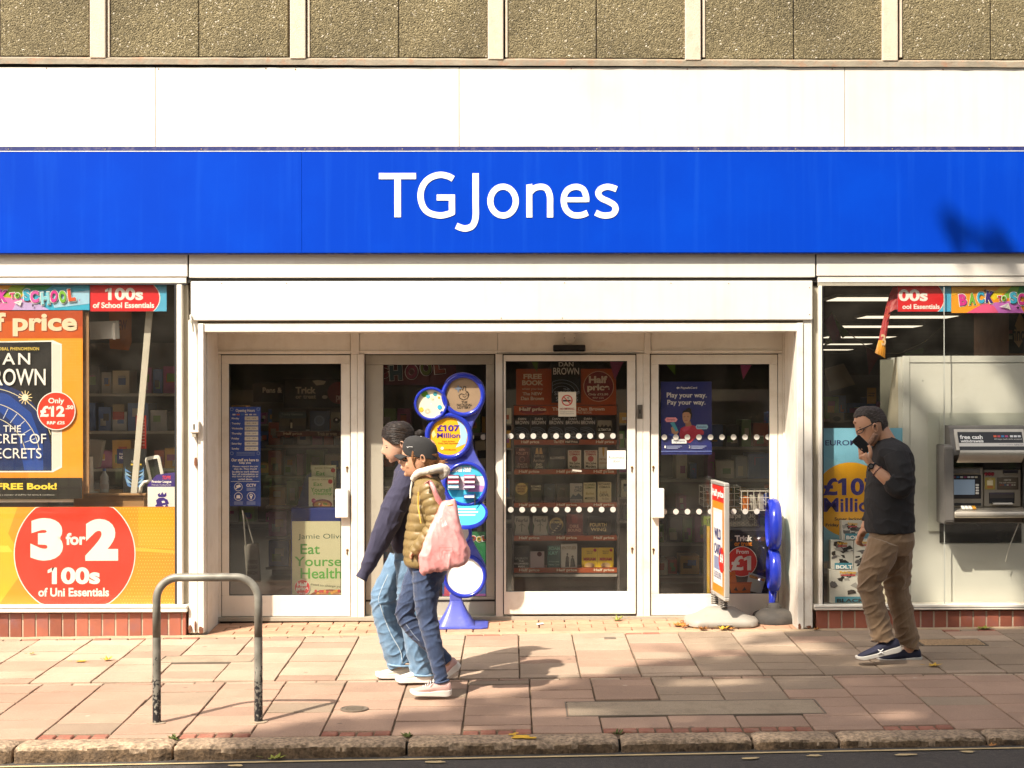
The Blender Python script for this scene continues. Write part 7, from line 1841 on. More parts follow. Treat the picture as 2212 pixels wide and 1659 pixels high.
def organic(name, mb, mat, parent, voxel=.005, smooth=3, disp=None, subdiv=0):
    me = mb.mesh(name + '_raw')
    bm = bmesh.new(); bm.from_mesh(me); bmesh.ops.recalc_face_normals(bm, faces=bm.faces); bm.to_mesh(me); bm.free()
    o = bpy.data.objects.new(name + '_raw', me); COL.objects.link(o)
    r = o.modifiers.new('r', 'REMESH'); r.mode = 'VOXEL'; r.voxel_size = voxel
    if smooth: s_ = o.modifiers.new('s', 'SMOOTH'); s_.factor = .5; s_.iterations = smooth
    dg = bpy.context.evaluated_depsgraph_get()
    m2 = bpy.data.meshes.new_from_object(o.evaluated_get(dg))
    bpy.data.objects.remove(o); bpy.data.meshes.remove(me)
    off = wloc(parent)
    if disp:
        nn = [v.normal.copy() for v in m2.vertices]
        for v, n in zip(m2.vertices, nn): v.co += n * disp(v.co)
    m2.transform(Matrix.Translation(-off))
    m2.name = name; m2.materials.clear(); m2.materials.append(mat)
    m2.polygons.foreach_set('use_smooth', [True]*len(m2.polygons))
    q = bpy.data.objects.new(name, m2); COL.objects.link(q); q.parent = parent
    return q
def ridge(p, f): return 1 - abs(mnoise.noise(Vector(p)*f))*2.2
def folds(amp, sx=7, sz=16, tilt=.5, zones=()):
    def f(co):
        k = 1.0
        for (z0, w, g) in zones: k += g*math.exp(-((co.z - z0)/w)**2)
        n = ridge((co.x*sx + co.z*tilt*sx, co.y*sx, co.z*sz - co.x*tilt*sz), 1.0)
        n2 = mnoise.noise((co.x*22, co.y*22, co.z*30))
        return amp*k*(max(n, 0)**2 - .4) + amp*.25*n2
    return f
def cloth(name, col, scale=260, rough=.85, var=.08, bump=.25, sheen=.2, dirt=None, da=0): return M(name, col, rough, var=var, vscale=9, bump=bump, bscale=scale, sheen=sheen, dirt=dirt, dscale=9, damount=da, fine=.12)
def skin(name, col):
    m = M(name, col, .5, var=.10, vscale=14, bump=.05, bscale=120)
    b_ = m.node_tree.nodes['Principled BSDF']; b_.inputs['Subsurface Weight'].default_value = .12; b_.inputs['Subsurface Radius'].default_value = (.012, .005, .003)
    return m
def hairmat(name, col, flecks=0): return M(name, col, dirt=(.17, .14, .125) if flecks else None, dscale=45, damount=.7 if flecks else 0, rough=.55, var=.35, vscale=18, stretch=(1, 1, 5), bump=.6, bscale=70, fine=.4, spec=.3)
def finger(mb, pts, r, Y):
    limb(mb, [(x, y, Y + o, rr_) for (x, y, o), rr_ in zip(pts, r)], seg=10, step=.006)
def shoe(parent, toe, heel, Y, up, sole, label=None, w=.044, h=.085, lace=None, swing=0.0, flat_h=.026, collar=.5):
    """toe and heel tips in px at the underside of the sole"""
    t, q = PP(toe[0], toe[1], Y), PP(heel[0], heel[1], Y + swing)
    L = (q - t).length; ux = (q - t).normalized(); uy = Vector((0, 1, 0)); uz = ux.cross(uy) * -1
    if uz.z < 0: uz = -uz
    def pt(u, v, z): return t + ux*(u*L) + uy*v + uz*z
    prof = [(.0, .010, .010), (.03, .62, .030), (.10, .84, .044), (.22, 1.0, .056), (.36, .98, .068), (.5, .88, .084), (.62, .80, .098), (.75, .78, .104), (.88, .78, .106), (.97, .66, .10), (1.0, .34, .075)]
    prof = crom([(a, b_, c) for a, b_, c in prof], .04, lambda a, b: abs(a[0]-b[0]))
    kh = h/.1; m = MB(); rings = []
    for (u, wk, hh) in prof:
        ring = []; ww = max(.004, w*wk)
        zb = flat_h*.7
        for i in range(20):
            a = 2*math.pi*i/20; c, s_ = math.cos(a), math.sin(a)
            top = hh*kh; mid = (top + zb)/2
            narrow = 1 - .35*max(0, s_)**1.5*(1 if u > .4 else .6)
            ring.append(pt(u, ww*narrow*math.copysign(abs(c)**.8, c), mid + (top - zb)/2*s_))
        rings.append(ring)
    m.loft(rings); upper = m.build('shoe', up, parent, smooth=True)
    if label: upper['label'] = label
    m = MB(); rings = []
    for (u, wk, hh) in prof:
        ww = max(.006, w*wk*1.07 + .002); u2 = u*1.03 - .015; kick = .016*max(0, (.14 - u)/.14) + .010*max(0, (u - .9)/.1)
        th = flat_h + .012*max(0, min(1, (u - .5)/.3))
        rings.append([pt(u2, -ww, kick), pt(u2, ww, kick), pt(u2, ww*1.02, kick*.5 + th), pt(u2, -ww*1.02, kick*.5 + th)])
    m.loft(rings); so = m.build('sole', sole, upper, bevel=.003)
    if lace:
        m = MB()
        for i in range(5):
            u = .30 + .06*i; z = (.060 + .012*i)*kh
            m.tube([pt(u, -w*.5, z - .006), pt(u + .01, 0, z + .006), pt(u, w*.5, z - .006)], .0032, 6)
        m.tube([pt(.54, -w*.45, .088*kh), pt(.50, -w*.75, .08*kh), pt(.47, -w*.7, .065*kh)], .003, 6)
        m.build('lace', lace, upper)
    return upper
def eye_parts(person, x, y, Y, size=1.0, closed=False):
    m = MB(); c = PP(x, y, Y); m.ball(c, .006*size, .004, .0035*size, 10, 7); m.build('eye', M('eye_dark', (.03, .02, .018), .2), person)
    m = MB(); m.tube([PP(x - 2.6*size, y - 3.6, Y + .002), PP(x + .3, y - 4.9, Y), PP(x + 3.4*size, y - 4.0, Y + .004)], [.0012, .0022, .001], 6); m.build('eyebrow', M('brow_hair', (.035, .022, .015), .8), person)

SKIN_A, SKIN_B, SKIN_C = skin('fair_skin', (.56, .33, .225)), skin('warm_skin', (.54, .29, .175)), skin('tan_skin', (.47, .25, .15))
LIPM = M('lip_colour', (.42, .14, .11), .45)

def hair_shell(person, secs, Y, line, mat, thick, extra=None, grain=(14, 45, 150), pw=2.15, ymin=0):
    """hair lies on the skull above the hairline (pixel polyline); elsewhere the shell stays under the skin"""
    m = MB(); torso(m, secs, Y, pw=pw); S = sc(Y)
    def yl(x):
        if x <= line[0][0]: return line[0][1]
        for (x0, y0), (x1, y1) in zip(line, line[1:]):
            if x0 <= x <= x1: return y0 + (y1-y0)*(x-x0)/(x1-x0)
        return line[-1][1]
    def d(co):
        x = CX + co.x*S; y = YH - (co.z - CAMZ)*S
        k = (yl(x) + 1.6*mnoise.noise((co.x*120, co.y*120, co.z*40)) - y)/3.0; k = max(0, min(1, k, (y - ymin)/4)); k = k*k*(3-2*k)
        return k*(thick*(.8 + .35*mnoise.noise((co.x*18, co.y*18, co.z*18))) + .0030*mnoise.noise((co.x*grain[0], co.y*grain[1], co.z*grain[2] + co.x*40))) - (1-k)*.008
    h = organic('hair', m, mat, person, .0032, 2, disp=d)
    if extra:
        m = MB(); extra(m); organic('ponytail', m, mat, person, .0035, 1, disp=lambda co: .003*mnoise.noise((co.x*70, co.y*70, co.z*30)))
    return h

# ---------------------------------------------------------------- woman in the cap (nearer the camera)
YW = -2.16
w1 = thing('person', 'woman in black cap and olive puffer jacket carrying a pink bag', 'person', (PX(930, YW), YW, gz(PX(930, YW), YW)))
m = MB()
# head and neck; profile faces the way they walk
HEAD1 = [(945, 888, 922, .035, 0), (952, 876, 936, .062, 0), (965, 870, 943, .074, 0), (980, 868.5, 945, .077, 0), (990, 869.5, 943, .075, 0), (1001, 870, 936, .071, 0), (1010, 871, 926, .064, 0), (1018, 874, 916, .055, 0), (1026, 879, 905, .040, 0), (1029, 884, 899, .022, 0)]
torso(m, HEAD1, YW, pw=2.15)
limb(m, [(871, 990, YW, 2.8), (866.5, 996, YW, 3.0), (865.0, 999.5, YW, 3.3), (871, 1003, YW, 3.2)], seg=10, step=.004)       # nose
limb(m, [(871, 1009.5, YW - .018, 2.2), (869.4, 1009.5, YW, 2.6), (871, 1009.5, YW + .018, 2.2)], seg=8, step=.004)
limb(m, [(872.5, 1014, YW - .016, 2.2), (870.8, 1014, YW, 2.7), (872.5, 1014, YW + .016, 2.2)], seg=8, step=.004)
limb(m, [(879, 1024, YW - .012, 4.5), (877.5, 1024, YW, 5.2), (879, 1024, YW + .012, 4.5)], seg=10, step=.005)
for s_ in (-1, 1): limb(m, [(884, 1004, YW + s_*.045, 8), (880, 1006, YW + s_*.035, 7)], seg=10)                                  # cheeks
limb(m, [(908, 1000, YW, 19), (912, 1022, YW, 17.5), (920, 1045, YW, 20)], seg=18)
torso(m, [(1036, 905, 940, .09, 0), (1056, 897, 956, .165, 0), (1100, 890, 953, .16, 0), (1160, 886, 950, .15, 0), (1215, 888, 957, .165, 0), (1240, 895, 955, .15, 0)], YW)
HWn, HWf = YW - .085, YW + .085
limb(m, [(920, 1225, HWn, 20), (921, 1325, HWn, 14), (950, 1466, HWn, 12), (938, 1488, HWn - .03, 10)]); limb(m, [(912, 1226, HWf, 20), (896, 1268, HWf, 17), (876, 1326, HWf, 13), (900, 1366, HWf, 11), (958, 1425, HWf, 12), (976, 1444, HWf, 9)])
limb(m, [(925, 1050, YW - .17, 15), (938, 1130, YW - .21, 11), (900, 1185, YW - .18, 9), (890, 1192, YW - .17, 8)]); limb(m, [(925, 1050, YW + .17, 15), (920, 1130, YW + .2, 11), (900, 1180, YW + .18, 8), (893, 1192, YW + .15, 8)])
for k in range(4): finger(m, [(892, 1192, -.17 + .018*k - .02), (887, 1199, -.17 + .018*k - .02), (888, 1207, -.17 + .018*k - .02)], [3.2, 3, 2.6], YW)
finger(m, [(893, 1188, -.13), (886, 1192, -.12), (884, 1198, -.12)], [3.4, 3.2, 2.8], YW)
for k in range(4): finger(m, [(893, 1192, .15 - .018*k + .02), (888, 1199, .15 - .018*k + .02), (889, 1207, .15 - .018*k + .02)], [3.2, 3, 2.6], YW)
finger(m, [(894, 1188, .12), (888, 1192, .11), (886, 1198, .11)], [3.4, 3.2, 2.8], YW)
body1 = organic('body', m, SKIN_B, w1, .0045, 3)
m = MB(); c = PP(911, 990, YW - .076); m.tube([c + Vector((.006 + .012*math.cos(t) - .004*math.sin(t), -.004 - .003*math.sin(t), .022*math.sin(t))) for t in [2*math.pi*i/14 for i in range(14)]], .0055, 8, closed=True); m.ball(c + Vector((.006, .003, -.002)), .011, .006, .018); m.build('ear', SKIN_B, w1, smooth=True)
eye_parts(w1, 876, 990, YW - .052, 1.3)
m = MB(); limb(m, [(874, 1011.5, YW - .024, 1.0), (869.5, 1011.8, YW - .010, 1.3), (868.8, 1012, YW, 1.2)], seg=6, step=.004); m.build('mouth', LIPM, w1)
m = MB(); limb(m, [(880, 985, YW - .060, .8), (872, 986, YW - .04, .8), (869, 990, YW - .03, .8), (872, 995, YW - .04, .8), (879, 994, YW - .062, .8)], seg=6, step=.004); limb(m, [(880, 986, YW - .062, .9), (906, 984, YW - .079, .9)], seg=6); m.build('glasses', BLACKG, w1)
HAIR1 = hairmat('auburn_hair', (.20, .085, .03))
def tail1(m):
    limb(m, [(938, 990, YW, 10), (948, 998, YW, 8), (955, 1000, YW - .01, 5), (962, 997, YW - .01, 1)], seg=12)
    for q in ((966, 992), (968, 999), (963, 1004)): limb(m, [(950, 998, YW - .01, 3), ((950 + q[0])/2, (997 + q[1])/2, YW - .012, 1.6), (q[0], q[1], YW - .012, .8)], seg=6, step=.006)
    for s_ in (-1, 1): limb(m, [(893, 974, YW + s_*.076, 3.4), (891, 988, YW + s_*.077, 2.8), (894, 1003, YW + s_*.074, 2.0), (898, 1011, YW + s_*.07, .9)], seg=8, step=.006)
hair_shell(w1, HEAD1, YW, [(860, 950), (884, 958), (890, 980), (897, 1000), (903, 982), (914, 981), (918, 1006), (930, 1016), (950, 1018)], HAIR1, .008, tail1, ymin=976)
CAPM = cloth('black_cap_cotton', (.022, .021, .021), 300, sheen=0)
m = MB()
torso(m, [(942, 897, 918, .03, 0), (945, 886, 930, .058, 0), (952, 876, 939, .076, 0), (962, 871, 944.5, .084, 0), (974, 869, 946, .0875, 0), (984, 870, 946, .087, 0), (988, 872, 945.5, .085, 0)], YW, pw=2.15, skew=-.16)
cap = organic('cap', m, CAPM, w1, .004, 3)
m = MB(); ra = []
for i in range(13):
    t = -1 + 2*i/12; e = 1 - .75*t*t
    ra.append([PP(874 - 24*u*e**.5 + 3*abs(t), 981 + 2.5*u - 7.5*u*(1-u) + 11*t*t*(.45 + .55*u), YW + .078*t*(1 - .18*u)) for u in (0, .25, .5, .75, 1)])
m.loft(ra, caps=False, closed=False); br = m.build('brim', CAPM, cap, smooth=True); sd_ = br.modifiers.new('t', 'SOLIDIFY'); sd_.thickness = .005
m = MB(); m.tube([PP(880, 966, YW - .088), PP(884, 964.5, YW - .09), PP(891, 965, YW - .091)], .0014, 5); m.tube([PP(879, 964, YW - .088), PP(880.5, 967, YW - .089)], .0012, 5); m.ball(PP(909, 943, YW), .007, .007, .004, 8, 5); m.build('cap_mark', CW, cap)
# jacket: quilted
OLIVE = cloth('olive_nylon', (.21, .145, .055), 500, rough=.42, var=.1, bump=.06, sheen=.0)
puff = lambda z: .0085*(abs(math.sin(z*math.pi/.056))**.55 - .55)
m = MB()
torso(m, [(1030, 898, 944, .085, 0), (1040, 895, 951, .120, 0), (1052, 893, 958, .175, 0), (1075, 890, 961, .20, 0), (1105, 883, 960, .195, 0), (1140, 877, 957, .185, 0), (1175, 872, 957, .185, 0), (1200, 872, 958, .19, 0), (1217, 875, 958, .19, 0), (1221, 878, 955, .185, 0)], YW, bulge=puff)
limb(m, [(924, 1046, YW - .175, 20), (932, 1075, YW - .205, 22), (941, 1112, YW - .225, 21), (938, 1140, YW - .228, 20), (922, 1163, YW - .225, 18), (903, 1185, YW - .21, 15.5), (896, 1194, YW - .205, 13)], bulge=lambda L: .010*(abs(math.sin(L*math.pi/.050))**.55 - .55))
limb(m, [(924, 1046, YW + .175, 20), (926, 1080, YW + .2, 21), (924, 1125, YW + .215, 20), (905, 1165, YW + .2, 17), (893, 1194, YW + .18, 13)], bulge=lambda L: .010*(abs(math.sin(L*math.pi/.050))**.55 - .55))
jk = organic('jacket', m, OLIVE, w1, .004, 1, disp=folds(.0022, 14, 20, .2))
m = MB(); limb(m, [(891, 1035, YW - .045, 2.1), (887, 1056, YW - .07, 2.0), (886, 1076, YW - .09, 1.6)], seg=6); m.build('zip', M('pale_zip', (.5, .46, .38), .5), jk)
m = MB()
limb(m, [(892, 1036, YW - .05, 7), (903, 1022, YW - .085, 8), (925, 1016, YW - .095, 9), (945, 1012, YW - .075, 9.5), (958, 1013, YW - .03, 11), (961, 1017, YW, 12), (955, 1014, YW + .05, 10), (925, 1017, YW + .095, 8), (900, 1028, YW + .07, 7)], seg=14)
limb(m, [(935, 1015, YW - .06, 9), (955, 1010, YW - .05, 10), (960, 1024, YW - .045, 9), (950, 1032, YW - .05, 6)], seg=14)
organic('hood', m, cloth('cream_fleece', (.66, .58, .49), 200), w1, .0045, 3, disp=folds(.003, 18, 18, .3))
DENIM1 = cloth('dark_blue_denim', (.024, .043, .10), 420, var=.18, bump=.3, dirt=(.065, .105, .20), da=.6)
m = MB()
torso(m, [(1195, 885, 955, .155, 0), (1215, 886, 962, .168, 0), (1235, 889, 964, .168, 0), (1258, 897, 956, .14, 0)], YW)
limb(m, [(922, 1226, HWn, 33), (921, 1262, HWn, 31), (920, 1300, HWn, 26), (922, 1325, HWn, 23), (930, 1365, HWn - .01, 20.5), (940, 1410, HWn - .015, 18), (949, 1450, HWn - .02, 15), (953, 1473, HWn - .02, 14.5)])
limb(m, [(914, 1226, HWf, 33), (898, 1262, HWf, 29), (880, 1305, HWf, 23), (874, 1325, HWf, 21.5), (892, 1355, HWf, 20), (925, 1390, HWf, 17), (957, 1420, HWf, 15), (966, 1431, HWf, 14)])
tr1 = organic('jeans', m, DENIM1, w1, .0048, 2, disp=folds(.0045, 7, 17, .6, ((PZ(1325, YW), .07, 1.2), (PZ(1465, YW), .05, 1.6), (PZ(1245, YW), .05, .8))))
SEAMM = M('pale_seam_thread', (.20, .24, .32), .8)
m = MB(); limb(m, [(888, 1268, HWf - .075, .7), (871, 1312, HWf - .055, .7), (867, 1330, HWf - .052, .7), (888, 1364, HWf - .055, .7), (905, 1384, HWf - .05, .7)], seg=5); m.build('seam', SEAMM, tr1)
m = MB(); c = PP(953, 1471, HWn - .02); k = 15/sc(YW); m.tube([c + Vector((k*math.cos(t), k*math.sin(t), .008*math.cos(t))) for t in [2*math.pi*i/24 for i in range(24)]], .0065, 6, closed=True); m.build('hem', M('dark_denim_hem', (.06, .085, .16), .85, var=.2, vscale=40), tr1, smooth=True)
PINKS, PSOLE = M('pink_trainer_mesh', (.58, .36, .32), .7, var=.12, bump=.3, bscale=200), M('white_trainer_sole', (.70, .66, .60), .5, var=.05)
shoe(w1, (885.5, 1499), (973, 1503), HWn - .03, PINKS, PSOLE, 'pink trainer planted flat on the pavement', lace=CW)
shoe(w1, (968, 1466), (989, 1430), HWf, PINKS, PSOLE, 'pink trainer with its heel lifted', w=.042) if False else None
def tilted_shoe(parent, toe, heel, Y, up, sole, label, w=.043): return shoe(parent, toe, heel, Y, up, sole, label, w=w)
tilted_shoe(w1, (941, 1481), (996, 1441), HWf, PINKS, PSOLE, 'pink trainer with its heel lifted')
# pink carrier bag on her shoulder
YBg = YW - .27
bag = thing('carrier_bag', 'full pink plastic carrier bag hanging from the shoulder of the woman in the cap', 'bag', (PX(960, YBg), YBg, PZ(1244, YBg)))
BAGM = M('pink_plastic_bag', (.72, .31, .30), .34, var=.16, vscale=7, dirt=(.84, .56, .52), dscale=7, damount=.7, bump=.55, bscale=22)
bb = BAGM.node_tree.nodes['Principled BSDF']; bb.inputs['Subsurface Weight'].default_value = .25; bb.inputs['Subsurface Radius'].default_value = (.05, .02, .02)
m = MB()
torso(m, [(1082, 955, 981, .016, 0), (1092, 949, 984, .03, 0), (1115, 938, 988, .055, 0), (1145, 922, 994, .078, 0), (1172, 911, 1001, .09, 0), (1195, 907, 1009, .095, 0), (1212, 909, 1013, .095, 0), (1221, 911, 1012, .09, 0), (1226, 914, 1008, .08, 0)], YBg, pw=3.6, skew=.30)
bg_ = organic('bag_body', m, BAGM, bag, .005, 2, disp=lambda co: .008*max(0, ridge((co.x*10 + co.z*3, co.y*6, co.z*4 - co.x*5), 1.0))**3 + .004*ridge((co.x*24, co.y*20, co.z*13 + co.x*12), 1.0))
m = MB(); ra = []
for (x, y, o, w_) in ((917, 1043, -.05, 6), (926, 1040, -.01, 6.5), (935, 1052, -.03, 7), (943, 1072, -.025, 8), (952, 1092, .0, 12), (960, 1100, .01, 14)):
    ra.append([PP(x - w_*.5, y + w_*.45, YBg + .02 + o), PP(x + w_*.1, y - w_*.05, YBg + .008 + o), PP(x + w_*.55, y - w_*.4, YBg + .02 + o)])
D_ = [crom([tuple(r[k]) for r in ra], .012, math.dist) for k in range(3)]
n_ = min(len(d) for d in D_); m.loft([[D_[0][i], D_[1][i], D_[2][i]] for i in range(n_)], caps=False, closed=False)
hs_ = m.build('handle', BAGM, bag, smooth=True); q = hs_.modifiers.new('t', 'SOLIDIFY'); q.thickness = .003
m = MB(); limb(m, [(957, 1094, YBg - .002, 1.8), (968, 1092, YBg - .03, 1.6), (978, 1090, YBg - .03, 1.8)], seg=6); m.build('orange_edge', M('orange_plastic', (.75, .22, .03), .4), bag)
p = Poster('x', None, None, (950, 1170, 951, 1171), YBg - .108, BAGM, parent=bag, sheetname='print_pin')
for (a, b_, c, d) in ((948, 1182, 978, 1183), (948, 1182, 949, 1205), (977, 1182, 978, 1203), (955, 1188, 972, 1189), (955, 1188, 956, 1200)): p.rect(a, b_, c, d, INK('#e08884'))
p.done()
m = MB(); limb(m, [(904, 1062, YW - .21, 1.6), (903, 1090, YW - .215, 1.6), (906, 1112, YW - .235, 1.4), (909, 1130, YW - .25, 1.3)], seg=6); m.build('yellow_cord', M('yellow_cord', (.72, .40, .06), .6), w1)

# ---------------------------------------------------------------- younger woman (further from the camera)
YV = -1.72
w2 = thing('person', 'young woman with dark tied back hair in navy sweatshirt and pale wide jeans', 'person', (PX(860, YV), YV, gz(PX(860, YV), YV)))
m = MB()
HEAD2 = [(912, 850, 872, .03, 0), (917, 838, 884, .055, 0), (928, 829, 891, .070, 0), (942, 826, 894, .075, 0), (955, 827.5, 892, .074, 0), (966, 829, 886, .070, 0), (976, 831, 878, .063, 0), (985, 835, 869, .054, 0), (993, 841, 860, .038, 0), (996, 845, 855, .02, 0)]
torso(m, HEAD2, YV, pw=2.15)
limb(m, [(830, 960, YV, 2.4), (827.5, 970, YV, 2.8), (826.5, 976, YV, 3.2), (834, 981, YV, 2.8)], seg=10, step=.004)
limb(m, [(837, 985, YV - .018, 2.0), (835.4, 985.5, YV, 2.4), (837, 985, YV + .018, 2.0)], seg=8, step=.004)
limb(m, [(839.5, 988.5, YV - .016, 2.0), (837.8, 989, YV, 2.5), (839.5, 988.5, YV + .016, 2.0)], seg=8, step=.004)
limb(m, [(846, 994, YV - .012, 4.5), (845, 995, YV, 5), (846, 994, YV + .012, 4.5)], seg=10, step=.005)
limb(m, [(868, 968, YV, 17), (874, 990, YV, 15.5), (880, 1010, YV, 19)], seg=18)
torso(m, [(1000, 865, 897, .08, 0), (1015, 858, 910, .15, 0), (1050, 853, 908, .145, 0), (1110, 852, 900, .125, 0), (1160, 852, 905, .14, 0), (1200, 855, 910, .155, 0), (1225, 860, 905, .14, 0)], YV)
VN, VF = YV - .085, YV + .085
limb(m, [(884, 1205, VN, 20), (885, 1310, VN, 15), (908, 1440, VN, 11), (896, 1459, VN, 9)]); limb(m, [(872, 1205, VF, 20), (846, 1258, VF, 17), (830, 1298, VF, 14), (864, 1430, VF, 11), (850, 1452, VF, 9)])
limb(m, [(880, 1025, YV - .16, 15), (846, 1100, YV - .2, 11), (798, 1216, YV - .2, 8), (788, 1238, YV - .2, 8)]); limb(m, [(882, 1025, YV + .16, 15), (895, 1110, YV + .2, 11), (885, 1190, YV + .2, 8), (880, 1215, YV + .19, 8)])
for k in range(4): finger(m, [(786, 1238, -.215 + .016*k), (781, 1244, -.215 + .016*k), (783, 1250, -.215 + .016*k)], [3, 2.8, 2.4], YV); finger(m, [(880, 1215, .165 + .016*k), (876, 1228, .165 + .016*k), (872, 1236, .165 + .016*k)], [3, 2.8, 2.4], YV)
finger(m, [(790, 1236, -.165), (784, 1240, -.155), (782, 1245, -.155)], [3.2, 3, 2.6], YV); finger(m, [(878, 1210, .15), (872, 1218, .145), (869, 1226, .145)], [3.2, 3, 2.6], YV)
organic('body', m, SKIN_A, w2, .0045, 3)
m = MB(); c = PP(868, 960, YV - .073); m.tube([c + Vector((.004 + .012*math.cos(t) - .006*math.sin(t), -.004 - .003*math.sin(t), .021*math.sin(t))) for t in [2*math.pi*i/14 for i in range(14)]], .005, 8, closed=True); m.ball(c + Vector((.004, .003, -.002)), .011, .006, .017); m.build('ear', SKIN_A, w2, smooth=True)
eye_parts(w2, 836.5, 966, YV - .0515, 1.5)
m = MB(); limb(m, [(842, 985.5, YV - .026, .9), (836, 987, YV - .010, 1.2), (835, 987, YV, 1.1)], seg=6, step=.004); m.build('mouth', LIPM, w2)
HAIR2 = hairmat('dark_brown_hair', (.013, .008, .006))
def tail2(m):
    limb(m, [(888, 944, YV, 9), (899, 940, YV, 8), (906, 936, YV - .01, 8.5), (911, 934, YV - .01, 7), (916, 932, YV, 2)], seg=12)
    for (dx, dy) in ((12, -5), (14, -2), (10, 6), (13, 3)): limb(m, [(905, 937, YV - .01, 3), (905 + dx*.7, 937 + dy*.6, YV - .012, 1.6), (905 + dx, 937 + dy, YV - .012, .9)], seg=6, step=.006)
hair_shell(w2, HEAD2, YV, [(818, 943), (826, 944), (836, 950), (846, 958), (854, 962), (861, 955), (866, 951), (873, 953), (877, 974), (886, 988), (900, 990)], HAIR2, .010, tail2)
def strands(person, secs, Y, starts, ends, mats, n, lift=.010, r=.0016, seed=1):
    S = sc(Y); rs_ = random.Random(seed)
    def half(x, y):
        for (y0, a0, b0, w0, _), (y1, a1, b1, w1_, _) in zip(secs, secs[1:]):
            if y0 <= y <= y1:
                t = (y-y0)/(y1-y0); a, b_, w = a0+(a1-a0)*t, b0+(b1-b0)*t, w0+(w1_-w0)*t
                c = min(.999, abs((x-(a+b_)/2)/((b_-a)/2))); return w*(1-c**2.15)**(1/2.15)
        return .02
    mbs = [MB() for _ in mats]
    for i in range(n):
        t = (i + rs_.random())/n*(len(starts)-1); k = min(int(t), len(starts)-2); f = t-k
        s0 = [starts[k][j]*(1-f) + starts[k+1][j]*f for j in (0, 1)]; e0 = [ends[k][j]*(1-f) + ends[k+1][j]*f for j in (0, 1)]
        sg = rs_.uniform(-3, 3); pts = []
        for q in range(9):
            u = q/8; x = s0[0]*(1-u) + e0[0]*u; y = s0[1]*(1-u) + e0[1]*u - math.sin(u*math.pi)*(5 + sg)*(1 if s0[1] < 950 else .2)
            pts.append((PX(x, Y), Y - half(x, y) - lift*rs_.uniform(.75, 1.15), PZ(y, Y)))
        mbs[i % len(mats)].tube(pts, [r*.5] + [r]*7 + [r*.4], 5)
    for mb_, mt in zip(mbs, mats):
        o = mb_.build('hair_strands', mt, person, smooth=True); o['kind'] = 'stuff'
HB1, HB2 = M('hair_strand_dark', (.012, .007, .005), .45, var=.1), M('hair_strand_brown', (.055, .032, .02), .4, var=.2)
strands(w2, HEAD2, YV, [(842, 914), (832, 922), (827, 934), (828, 944), (838, 951), (848, 958), (858, 960), (866, 953), (878, 975)], [(884, 928), (888, 934), (891, 938), (893, 941), (893, 944), (892, 948), (892, 950), (893, 947), (892, 950)], (HB1, HB2, HB1), 66)
NAVYC = cloth('navy_sweatshirt', (.030, .028, .060), 240, sheen=.08)
m = MB()
torso(m, [(998, 863, 893, .07, 0), (1006, 858, 902, .11, 0), (1018, 852, 913, .17, 0), (1040, 848, 917, .19, 0), (1075, 847, 917, .185, 0), (1120, 846, 915, .18, 0), (1160, 844, 918, .185, 0), (1182, 847, 916, .18, 0), (1190, 850, 912, .17, 0)], YV)
limb(m, [(882, 1024, YV - .165, 22), (868, 1060, YV - .20, 26), (848, 1105, YV - .215, 28), (826, 1155, YV - .215, 24), (803, 1203, YV - .21, 18), (793, 1226, YV - .205, 15), (788, 1234, YV - .205, 12.5), (783, 1243, YV - .205, 13), (780, 1249, YV - .205, 13.5)])
limb(m, [(884, 1024, YV + .165, 22), (896, 1110, YV + .215, 24), (887, 1185, YV + .21, 17), (882, 1212, YV + .2, 13)])
organic('sweatshirt', m, NAVYC, w2, .005, 2, disp=folds(.005, 6, 9, 1.1, ((PZ(1110, YV), .10, .6),)))
DENIM2 = cloth('pale_blue_denim', (.105, .19, .295), 380, var=.16, bump=.3, dirt=(.21, .31, .42), da=.6)
m = MB()
torso(m, [(1180, 852, 908, .155, 0), (1200, 852, 914, .165, 0), (1222, 854, 914, .165, 0), (1245, 860, 906, .14, 0)], YV)
limb(m, [(872, 1208, VF, 33), (858, 1235, VF, 33), (840, 1268, VF, 31), (828, 1296, VF, 28.5), (836, 1340, VF, 28), (848, 1385, VF, 28), (860, 1420, VF, 28), (866, 1434, VF, 28)])
limb(m, [(884, 1208, VN, 33), (887, 1255, VN, 31), (885, 1305, VN, 28), (893, 1350, VN, 27), (902, 1400, VN, 27), (909, 1440, VN, 25), (912, 1456, VN, 24)])
tr2 = organic('jeans', m, DENIM2, w2, .005, 2, disp=folds(.006, 6, 14, .7, ((PZ(1300, YV), .07, 1.0), (PZ(1425, YV), .05, 1.0))))
m = MB(); limb(m, [(846, 1236, VF - .165, .8), (825, 1285, VF - .17, .8), (822, 1300, VF - .162, .8), (838, 1345, VF - .15, .8), (858, 1385, VF - .14, .8), (866, 1415, VF - .13, .8), (868, 1432, VF - .125, .8)], seg=5) if False else limb(m, [(838, 1240, VF - .085, .8), (818, 1288, VF - .087, .8), (822, 1310, VF - .085, .8), (842, 1365, VF - .085, .8), (864, 1405, VF - .085, .8), (868, 1432, VF - .085, .8)], seg=5)
m.build('seam', M('pale_denim_seam', (.42, .50, .56), .8), tr2)
HEMM = M('pale_denim_hem', (.20, .32, .45), .85, var=.2, vscale=40, bump=.3)
for (x, y, Y_, r_) in ((866, 1433.5, VF, 28.5), (912, 1455, VN, 25)):
    c = PP(x, y, Y_); k = r_/sc(Y_)
    m = MB(); m.tube([c + Vector((k*math.cos(t), k*math.sin(t), -.004*math.cos(t))) for t in [2*math.pi*i/28 for i in range(28)]], .0075, 6, closed=True); m.build('hem', HEMM, tr2, smooth=True)
CREAMS = M('cream_trainer', (.72, .66, .56), .6, var=.08, bump=.2, bscale=120)
